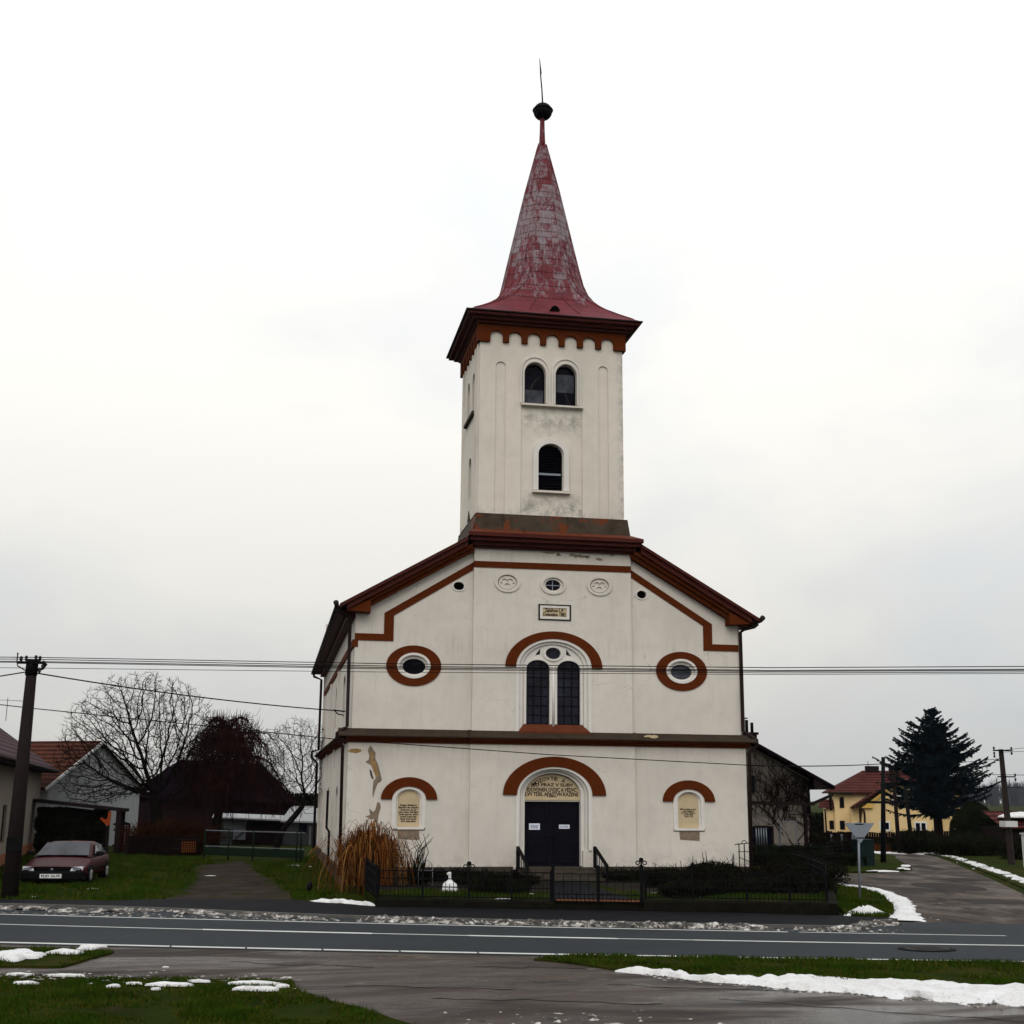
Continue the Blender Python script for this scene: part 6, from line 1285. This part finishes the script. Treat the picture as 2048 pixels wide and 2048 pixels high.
# yellow house
yh = empty('yellow_house', (43, 60, GZ), 'yellow rendered house with red-brown hipped roof and steep porch gable', 'house')
m = MB(); m.box(38.2, 50, 60, 69, GZ, 3.55); m.build('wall', 'yellow', yh)
MB().box(37.35, 38.2, 60.5, 64, GZ, 2.1).build('side_wing_wall', 'yellow', yh); MB().add([(36.6, 60.1, 2.1), (38.25, 60.1, 2.1), (38.25, 62, 2.85), (37.0, 62, 2.85)], [(0, 1, 2, 3)]).build('side_wing_roof', 'tile_brown', yh)
e = [(37.6, 59.4, 3.52), (50.6, 59.4, 3.52), (50.6, 69.6, 3.52), (37.6, 69.6, 3.52)]; tp = [(41.4, 64.4, 5.45), (46.5, 64.4, 5.45)]
MB().add(e + tp + [(x, y, z - .12) for x, y, z in e], [(0, 1, 5, 4), (1, 2, 5), (2, 3, 4, 5), (3, 0, 4), (0, 6, 7, 1), (3, 9, 6, 0), (9, 8, 7, 6)]).build('roof', 'tile_brown', yh)
# porch gable
G0, G1, GP = 40.35, 47.6, 44.6
MB().ext([(G0, GZ), (G1, GZ), (G1, 2.5), (G1, 2.9), (45.6, 4.05), (43.4, 4.05), (G0 + .35, 2.20)], (), 58.0, 60.0).build('porch_wall', 'yellow', yh)
q = [(39.65, 2.22), (43.15, 4.25), (45.8, 4.25), (48.3, 2.8)]
m = MB(); v = [(x, 57.4, z) for x, z in q] + [(x, 60.6, z) for x, z in q]; v += [(x, y, z - .16) for x, y, z in v]
m.add(v, [(0, 1, 5, 4), (1, 2, 6, 5), (2, 3, 7, 6), (8, 12, 13, 9), (9, 13, 14, 10), (10, 14, 15, 11), (0, 8, 9, 1), (1, 9, 10, 2), (2, 10, 11, 3), (0, 4, 12, 8), (3, 11, 15, 7)]); m.build('porch_roof', 'tile_brown', yh)
MB().ext([(40.5, 2.15), (41.6, 2.15), (41.6, 2.6), (43.2, 3.7), (43.2, 3.95)], (), 57.75, 57.98).build('yellow_eave', 'yellow_trim', yh)
MB().ext([(G0 - .7, GZ), (G0, GZ), (G0, 2.2), (G0 - .7, 2.2)], (), 58.6, 60).build('porch_side_wall', 'yellow', yh)
MB().tube([(40.55, 57.6, 2.1), (40.75, 57.8, 1.95), (40.8, 57.9, 1.7), (40.8, 57.9, GZ)], .09, 7).build('downpipe', 'dark_metal', yh); MB().tube([(37.2, 60.3, 2.0), (37.3, 60.4, 1.85), (37.35, 60.45, GZ)], .08, 7).build('downpipe', 'dark_metal', yh)
MB().tube([(37.6, 59.35, 3.42), (40.0, 59.35, 3.42)], .08, 7).build('gutter', 'dark_metal', yh)
for x0, x1, z0, z1, y, dark in ((38.75, 39.05, 2.2, 3.0, 60, 1), (37.72, 38.03, .35, .98, 60.5, 1), (38.68, 39.03, .35, .98, 60, 1), (42.2, 43.05, .33, 1.0, 58, 0), (45.4, 46.4, .33, 1.0, 58, 0), (43.5, 44.3, 2.55, 3.2, 58, 2)):
    f = MB().ext([(x0 - .06, z0 - .06), (x1 + .06, z0 - .06), (x1 + .06, z1 + .06), (x0 - .06, z1 + .06)], [[(x0 + .05, z0 + .05), (x1 - .05, z0 + .05), (x1 - .05, z1 - .05), (x0 + .05, z1 - .05)]], y - .06, y + .01).build('window', 'whiteframe' if not dark else ('wood_dark' if dark == 1 else 'whiteframe'), yh)
    MB().box(x0, x1, y - .04, y - .015, z0, z1).build('pane', 'glass' if dark < 2 else 'glass2', f)
    if not dark: MB().box((x0 + x1) / 2 - .06, (x0 + x1) / 2 + .06, y - .07, y - .045, z0, z1).build('mullion', 'whiteframe', f)
c_ = MB().box(41.7, 43.0, 64, 65, 5.2, 5.85).build('chimney', 'wood_dark', yh); MB().bar((42.0, 64.5, 5.8), (42.0, 64.5, 6.3), .05).build('flue', 'black', c_)
c_ = MB().box(43.9, 44.8, 62.5, 63.5, 4.9, 5.9).build('chimney', 'wood_dark', yh)
yh.rotation_euler.z = math.radians(-21); yh.scale = (.9, 1, 1)
# dark board fence, shrubs and dry grass strip along the side road
df = empty('dark_board_fence', (27, 30.5, GZ), 'tall dark weathered board fence below the spruce', 'fence')
m = MB(); r = random.Random(2)
for k in range(60): x = 24.6 + k * .15; y = 31.2 - .18 * (x - 24.6); m.box(x, x + .13, y, y + .04, GZ - .05, .82 + .08 * r.random() + (.1 if x > 29 else 0))
m.build('boards', 'twig', df)
for k in range(5): x = 24.6 + k * 2.2; y = 31.2 - .18 * (x - 24.6); MB().box(x - .07, x + .07, y - .1, y, GZ - .05, .92).build('post', 'wood_dark', df)
for i, x in enumerate((22.9, 23.55, 24.25)): tag(MB().box(x - .045, x + .045, 26.9, 26.98, GZ - .05, .82).build('marker_post', 'paleboard'), ('left', 'middle', 'right')[i] + ' pale slender post in front of the dark fence beside the thin black pole', 'post', 'pale slender posts')
bdf = MB().box(22.3, 24.9, 27.4, 27.5, GZ - .05, .92); tag(bdf.build('dark_gate', 'twig'), 'dark boarded gate behind the pale slender posts', 'gate')
SG = 'dark shrubs by the side road'
twig_bush('shrub', 'wide dark red-brown thicket at the bend of the side road', (29.6, 23.4, GZ), 2.3, 1.4, 1.35, 320, 51, nl=5000, tw=.02, ls=.09, group=SG)
twig_bush('shrub', 'bare dark thicket under the spruce left of the green bush', (28.2, 26.5, GZ), 1.7, 1.3, 1.5, 300, 52, nl=2200, tw=.02, ls=.09, group=SG)
twig_bush('shrub', 'bare twiggy shrub in front of the yellow house', (22.6, 33.5, GZ), 1.9, 1.3, 1.5, 240, 53, nl=900, tw=.022, ls=.08, group=SG)
twig_bush('shrub', 'dark red leafless shrub left of the triangular sign', (21.6, 28, GZ), 1.5, 1.2, 1.3, 260, 54, nl=1600, tw=.02, ls=.08, group=SG)
twig_bush('shrub', 'dark shrub behind the concrete pole at the right edge', (30.6, 18.4, GZ), 1.9, 1.2, 1.15, 240, 55, nl=3500, tw=.02, ls=.08, group=SG)
r = random.Random(71); m = MB(); cc = Vector((32.6, 27.6, 0))
def fe():
    a = r.uniform(0, 2 * PI); u = r.random(); q = math.sin(PI * min(1, u * .86 + .14)) ** .6; s_ = .75 + .25 * r.random() ** .3; return cc + Vector((1.55 * q * math.cos(a) * s_, 1.3 * q * math.sin(a) * s_, GZ + 2.95 * u + .15 * fbm(a, u * 4, 3)))
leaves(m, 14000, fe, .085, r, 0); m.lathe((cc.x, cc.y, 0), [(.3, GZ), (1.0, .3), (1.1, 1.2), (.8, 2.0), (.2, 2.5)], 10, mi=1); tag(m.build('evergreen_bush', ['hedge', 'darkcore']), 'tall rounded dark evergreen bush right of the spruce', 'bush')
r = random.Random(72); m = MB()
for i in range(2600):
    t_ = r.random(); x = 23.8 + 5.0 * t_; y = 29.6 - .9 * t_ * 2 + r.gauss(0, .35); h_ = r.uniform(.2, .55); m.add([(x - .02, y, GZ - .03), (x + .02, y, GZ - .03), (x + r.gauss(0, .12), y + r.gauss(0, .1), GZ + h_)], [(0, 1, 2)], r.choice((0, 0, 1)))
tag(m.build('dry_grass', ['straw3', 'straw1']), 'strip of brown dry grass along the bend of the side road', 'grass', kind='stuff')
# far right edge
rs_ = empty('maroon_shed', (33.5, 24, GZ), 'low building with maroon roof behind the concrete pole at the right edge', 'shed')
MB().box(32.3, 37, 24, 28, GZ, 1.35).build('wall', 'wood_dark', rs_); MB().add([(32.0, 23.6, 1.35), (37.4, 23.6, 1.35), (37.4, 26, 2.25), (32.2, 26, 2.25), (32.0, 23.6, 1.25), (37.4, 23.6, 1.25)], [(0, 1, 2, 3), (0, 4, 5, 1)]).build('roof', 'tile_brown', rs_)
m = MB().lathe((33.9, 24.6, 1.92), [(1.5, -.05), (1.4, .06), (1.0, .18), (.5, .26), (.05, .3)], 24, 1, .5); tag(m.build('roof_snow', 'snow'), 'white snow cap lying on the maroon roof at the right edge', 'snow')
tag(MB().box(25.05, 25.35, 10.2, 10.5, GZ - .05, 1.3).box(25.0, 25.4, 10.15, 10.55, 1.3, 1.36).build('gate_post', 'grey_plate'), 'pale gate post at the right picture edge', 'post')
# ------------------------------------------------------------------ sign, poles and wires
sg = empty('yield_sign', (8.25, -7.4, GZ), 'grey back of a triangular road sign on a slim post', 'road sign')
MB().ext([(7.80, 2.10), (8.82, 2.10), (8.33, 1.50), (8.29, 1.50)], (), -7.50, -7.475).build('sign_plate', 'signback', sg, bevel=.004)
MB().tube([(8.22, -7.44, GZ - .1), (8.3, -7.44, 2.13)], .038, 10).build('post', 'galv', sg)
for z_ in (1.64, 2.06): MB().box(8.15, 8.45, -7.5, -7.4, z_ - .02, z_ + .02).build('bracket', 'galv', sg)
def pole(name, label, base, top, r0, r1, mat, group, square=False):
    p = empty(name, base, label, 'pole', group); MB().tube([base, tuple(Vector(base).lerp(Vector(top), .5)), top], [r0, (r0 + r1) / 2, r1], 4 if square else 12, smooth=not square).build('shaft', mat, p); return p
PG = 'utility poles'
lp = pole('utility_pole', 'dark utility pole with cluster of insulators at the left edge', (-17.5, -4.45, GZ - .05), (-17.44, -4.5, 6.8), .25, .155, 'pole', PG)
MB().tube([(-17.45, -4.5, 6.35), (-17.44, -4.5, 6.84)], .185, 12).build('pole_cap', 'black', lp)
MB().bar((-17.85, -4.6, 6.72), (-17.05, -4.7, 6.72), .06, .07).build('cross_arm', 'black', lp)
for x, z_ in ((-17.75, 6.84), (-17.6, 6.86), (-17.32, 6.88), (-17.2, 6.86), (-17.08, 6.72), (-17.1, 6.6), (-17.18, 6.5)):
    MB().lathe((x, -4.68, z_), [(.02, -.09), (.05, -.05), (.035, -.02), (.055, .02), (.04, .06), (.01, .08)], 8).build('insulator', 'porcelain', lp)
MB().tube([(-17.55, -4.5, 6.45), (-17.85, -4.6, 6.62), (-17.88, -4.6, 6.75), (-17.88, -4.6, 6.98)], .02, 6).bar((-18.0, -4.6, 6.88), (-17.75, -4.6, 6.88), .02).lathe((-17.88, -4.6, 7.0), [(.01, -.03), (.035, 0), (.01, .03)], 8).build('bracket', 'black', lp)
MB().tube([(-17.25, -4.55, 6.5), (-17.1, -4.6, 6.55), (-17.0, -4.65, 6.68), (-17.12, -4.6, 6.78)], .035, 6).build('bracket', 'black', lp)
MB().box(-17.68, -17.22, -4.72, -4.66, 1.1, 1.5).build('pole_band', 'black', lp)
rp = pole('utility_pole', 'grey concrete utility pole with short cross-arm at the right edge', (26.1, 13.2, GZ - .1), (25.85, 13.0, 5.35), .205, .135, 'conc', PG, True)
MB().bar((25.3, 12.8, 5.28), (26.35, 12.8, 5.28), .06, .07).build('cross_arm', 'black', rp); MB().bar((25.45, 12.8, 4.0), (26.4, 12.8, 4.0), .05, .06).build('cross_arm', 'black', rp)
for x, z_ in ((25.35, 5.4), (25.35, 5.15), (26.3, 5.4), (26.3, 5.15), (25.35, 5.0), (26.4, 3.88), (26.4, 4.1)): MB().lathe((x, 12.8, z_), [(.02, -.08), (.05, -.04), (.05, .03), (.01, .07)], 8).build('insulator', 'porcelain', rp)
MB().box(25.65, 26.3, 12.74, 13.3, 1.58, 1.86).build('white_band', 'grey_plate', rp)
mp_ = pole('utility_pole', 'thin black wooden pole standing beside the teal cabinet', (20.05, 14.7, GZ), (20.35, 14.7, 4.93), .14, .09, 'black', PG)
p2 = pole('utility_pole', 'dark pole with short arm in front of the yellow house', (26.7, 26, GZ), (26.6, 26, 4.6), .13, .10, 'wood_dark', PG); MB().bar((25.9, 25.9, 3.75), (26.7, 25.9, 3.75), .1, .2).build('cross_arm', 'black', p2)
p3 = pole('utility_pole', 'short dark stub pole under the spruce', (28.6, 28, GZ), (28.35, 28, 3.6), .13, .11, 'black', PG)
tag(MB().bar((19.2, 14.6, 2.72), (21.6, 14.6, 2.68), .09, .12).build('dark_beam', 'black'), 'dark horizontal beam fixed across the thin black pole', 'beam')
def wire(label, pts, r_=.012, sag=0, group='overhead wires'):
    out = []
    for a, b in zip(pts, pts[1:]):
        a, b = Vector(a), Vector(b); n = 14
        for k in range(n + (1 if b == Vector(pts[-1]) else 0)): t_ = k / n; p = a.lerp(b, t_); p.z -= sag * 4 * t_ * (1 - t_); out.append(p)
    return tag(MB().tube(out, r_, 5).build('overhead_wire', 'wire'), label, 'wire', group)
WN = ('topmost of the five long wires across the church front', 'second long wire from the top across the church front', 'third long wire from the top across the church front', 'fourth long wire from the top across the church front', 'lowest and thinnest of the five long wires across the church front')
WZ = ((6.90, 6.54, .013), (6.84, 6.46, .013), (6.77, 6.43, .014), (6.74, 6.385, .012), (6.57, 6.34, .009))
for lab, (z0, z1, rr) in zip(WN, WZ):
    f_ = lambda x: z0 + (z1 - z0) * (x + 17) / 21.1 if x < 4 else z1
    wire(lab, [(-60, 8.2, z0 + .5), (-17.2, -4.58, z0), (-6.5, -7.8, z0 + (z1 - z0) * .62), (4.1, -10.98, z1), (10.9, -13.03, z1 + .02), (60, -27.7, z1 + .9)], rr)
wire('thick service cable from the left pole to the bracket on the church flank', [(-17.3, -4.5, 6.42), (-7.7, 3.6, 5.98)], .022, .12)
wire('black cable running from the left edge past the pole and across the lower church front', [(-34, -3.2, 7.0), (-17.9, -.8, 5.56), (-7.8, -.6, 4.72), (-.18, -.6, 4.30), (7.45, -.6, 4.02)], .016, 0)
wire('cable pair end from the church corner to the thin black pole', [(7.45, -.6, 4.02), (20.3, 14.7, 4.6)], .022, .06)
wire('short slack cable left of the left pole', [(-17.6, -4.5, 6.45), (-18.6, -4.5, 6.25), (-30, -3, 6.1)], .02)
wire('upper cable from the thin black pole past the spruce to the concrete pole', [(20.3, 14.7, 4.6), (25.9, 13.1, 4.9)], .014, .12)
wire('high thin wire from the concrete pole to the right picture edge', [(25.9, 13.0, 5.3), (34, 8, 6.3)], .010)
wire('lower pair wire from the concrete pole to the right picture edge', [(25.9, 13.0, 5.2), (34, 8, 5.6)], .010)
wire('straight wire at the lower arm of the concrete pole', [(21.0, 15.5, 4.1), (25.9, 12.9, 4.1), (34, 8, 3.95)], .014)
wire('lowest straight wire behind the concrete pole', [(21.0, 16.5, 3.6), (26.2, 13.6, 3.5), (34, 9, 3.3)], .012)
hedge('hedge', 'long dark far hedge on the field right of the spruce', 38, 75, 66, 69, 1.6, 9000, 44, size=.2, group='hedges')
hedge('hedge', 'long dark far hedge behind the barn and sheds', -40, 2, 78, 81, 2.9, 9000, 45, size=.22, group='hedges')
# far woodland
r = random.Random(99); m = MB()
for i in range(420):
    x = r.uniform(385, 640); y = 640 + r.uniform(0, 60) - .1 * (x - 385); H = r.uniform(9, 15.5) * (1 + .12 * math.sin(x * .05)); b = Vector((x, y, GZ))
    for k in range(26):
        a = r.gauss(0, .30); z0 = r.uniform(0, H * .55); L_ = (H - z0) * r.uniform(.55, 1.0); p = b + Vector((0, 0, z0)); q = p + Vector((math.sin(a) * L_, r.uniform(-1, 1), math.cos(a) * L_)); s_ = Vector((.22, 0, 0)); m.add([p - s_, p + s_, q + s_ * .3, q - s_ * .3], [(0, 1, 2, 3)])
tag(m.build('woodland', 'fog_wood'), 'far haze-grey leafless woodland at the right edge', 'woodland', kind='stuff')

# ------------------------------------------------------------------ sky and light
w = bpy.data.worlds.new('World'); S.world = w; w.use_nodes = True
t = w.node_tree; bg = t.nodes['Background']
sky = t.nodes.new('ShaderNodeTexSky'); sky.sky_type = 'NISHITA'; sky.sun_disc = False
SUN_EL, SUN_ROT = math.radians(38), math.radians(200)
sky.sun_elevation = SUN_EL; sky.sun_rotation = SUN_ROT; sky.air_density = 1.5; sky.dust_density = 3
tc = t.nodes.new('ShaderNodeTexCoord'); sep = t.nodes.new('ShaderNodeSeparateXYZ'); t.links.new(tc.outputs['Generated'], sep.inputs[0])
mp = t.nodes.new('ShaderNodeMapping'); mp.inputs['Scale'].default_value = (1, 1, 1.9); t.links.new(tc.outputs['Generated'], mp.inputs[0])
n1 = nz(t, mp.outputs[0], 1.5, 5, .5, .3); n2 = nz(t, mp.outputs[0], 3.6, 6, .55, .3)
# overcast sky: about three times as bright overhead as at the horizon
el = mth(t, 'MAXIMUM', sep.outputs['Z'], 0.0)
lum = ramp(t, el, [(0, (.60, .60, .60)), (.12, (.735, .735, .735)), (.30, (.96, .96, .96)), (.55, (1.15, 1.15, 1.15)), (1, (1.3, 1.3, 1.3))])
soft = mth(t, 'ADD', mth(t, 'MULTIPLY', n1, .7), mth(t, 'MULTIPLY', n2, .3))
tint = ramp(t, soft, [(.38, (.80, .86, .92)), (.46, (.93, .96, .975)), (.53, (1.0, 1.0, .98)), (.61, (1.12, 1.095, 1.03))])
cloud = mix(t, 1.0, lum, tint, 'MULTIPLY')
cloud = mix(t, 1.0, cloud, (10, 10, 10), 'MULTIPLY')
skyc = mix(t, .94, sky.outputs[0], cloud)
t.links.new(skyc, bg.inputs['Color']); bg.inputs['Strength'].default_value = .10
sun = bpy.data.lights.new('sun', 'SUN'); sun.energy = .9; sun.angle = math.radians(40); sun.color = (1, .96, .90)
so = bpy.data.objects.new('sun', sun); COL.objects.link(so)
d = Vector((math.sin(SUN_ROT) * math.cos(SUN_EL), math.cos(SUN_ROT) * math.cos(SUN_EL), math.sin(SUN_EL)))
so.rotation_euler = d.to_track_quat('Z', 'Y').to_euler()
S.view_settings.view_transform = 'Standard'; S.view_settings.look = 'None'; S.view_settings.exposure = 0; S.view_settings.gamma = 1

# ------------------------------------------------------------------ hazy winter air
m = bpy.data.materials.new('winter_haze'); m.use_nodes = True; t = m.node_tree; t.nodes.remove(t.nodes['Principled BSDF'])
pv_ = N(t, 'ShaderNodeVolumePrincipled'); pv_.inputs['Color'].default_value = (.84, .87, .92, 1); pv_.inputs['Density'].default_value = .00006; pv_.inputs['Anisotropy'].default_value = .2
t.links.new(pv_.outputs[0], t.nodes['Material Output'].inputs['Volume'])
M['haze'] = m
tag(MB().box(-1520, 1520, -320, 2520, GZ - 1.2, 42).build('haze', 'haze'), 'pale winter haze over the village', 'haze', kind='stuff')
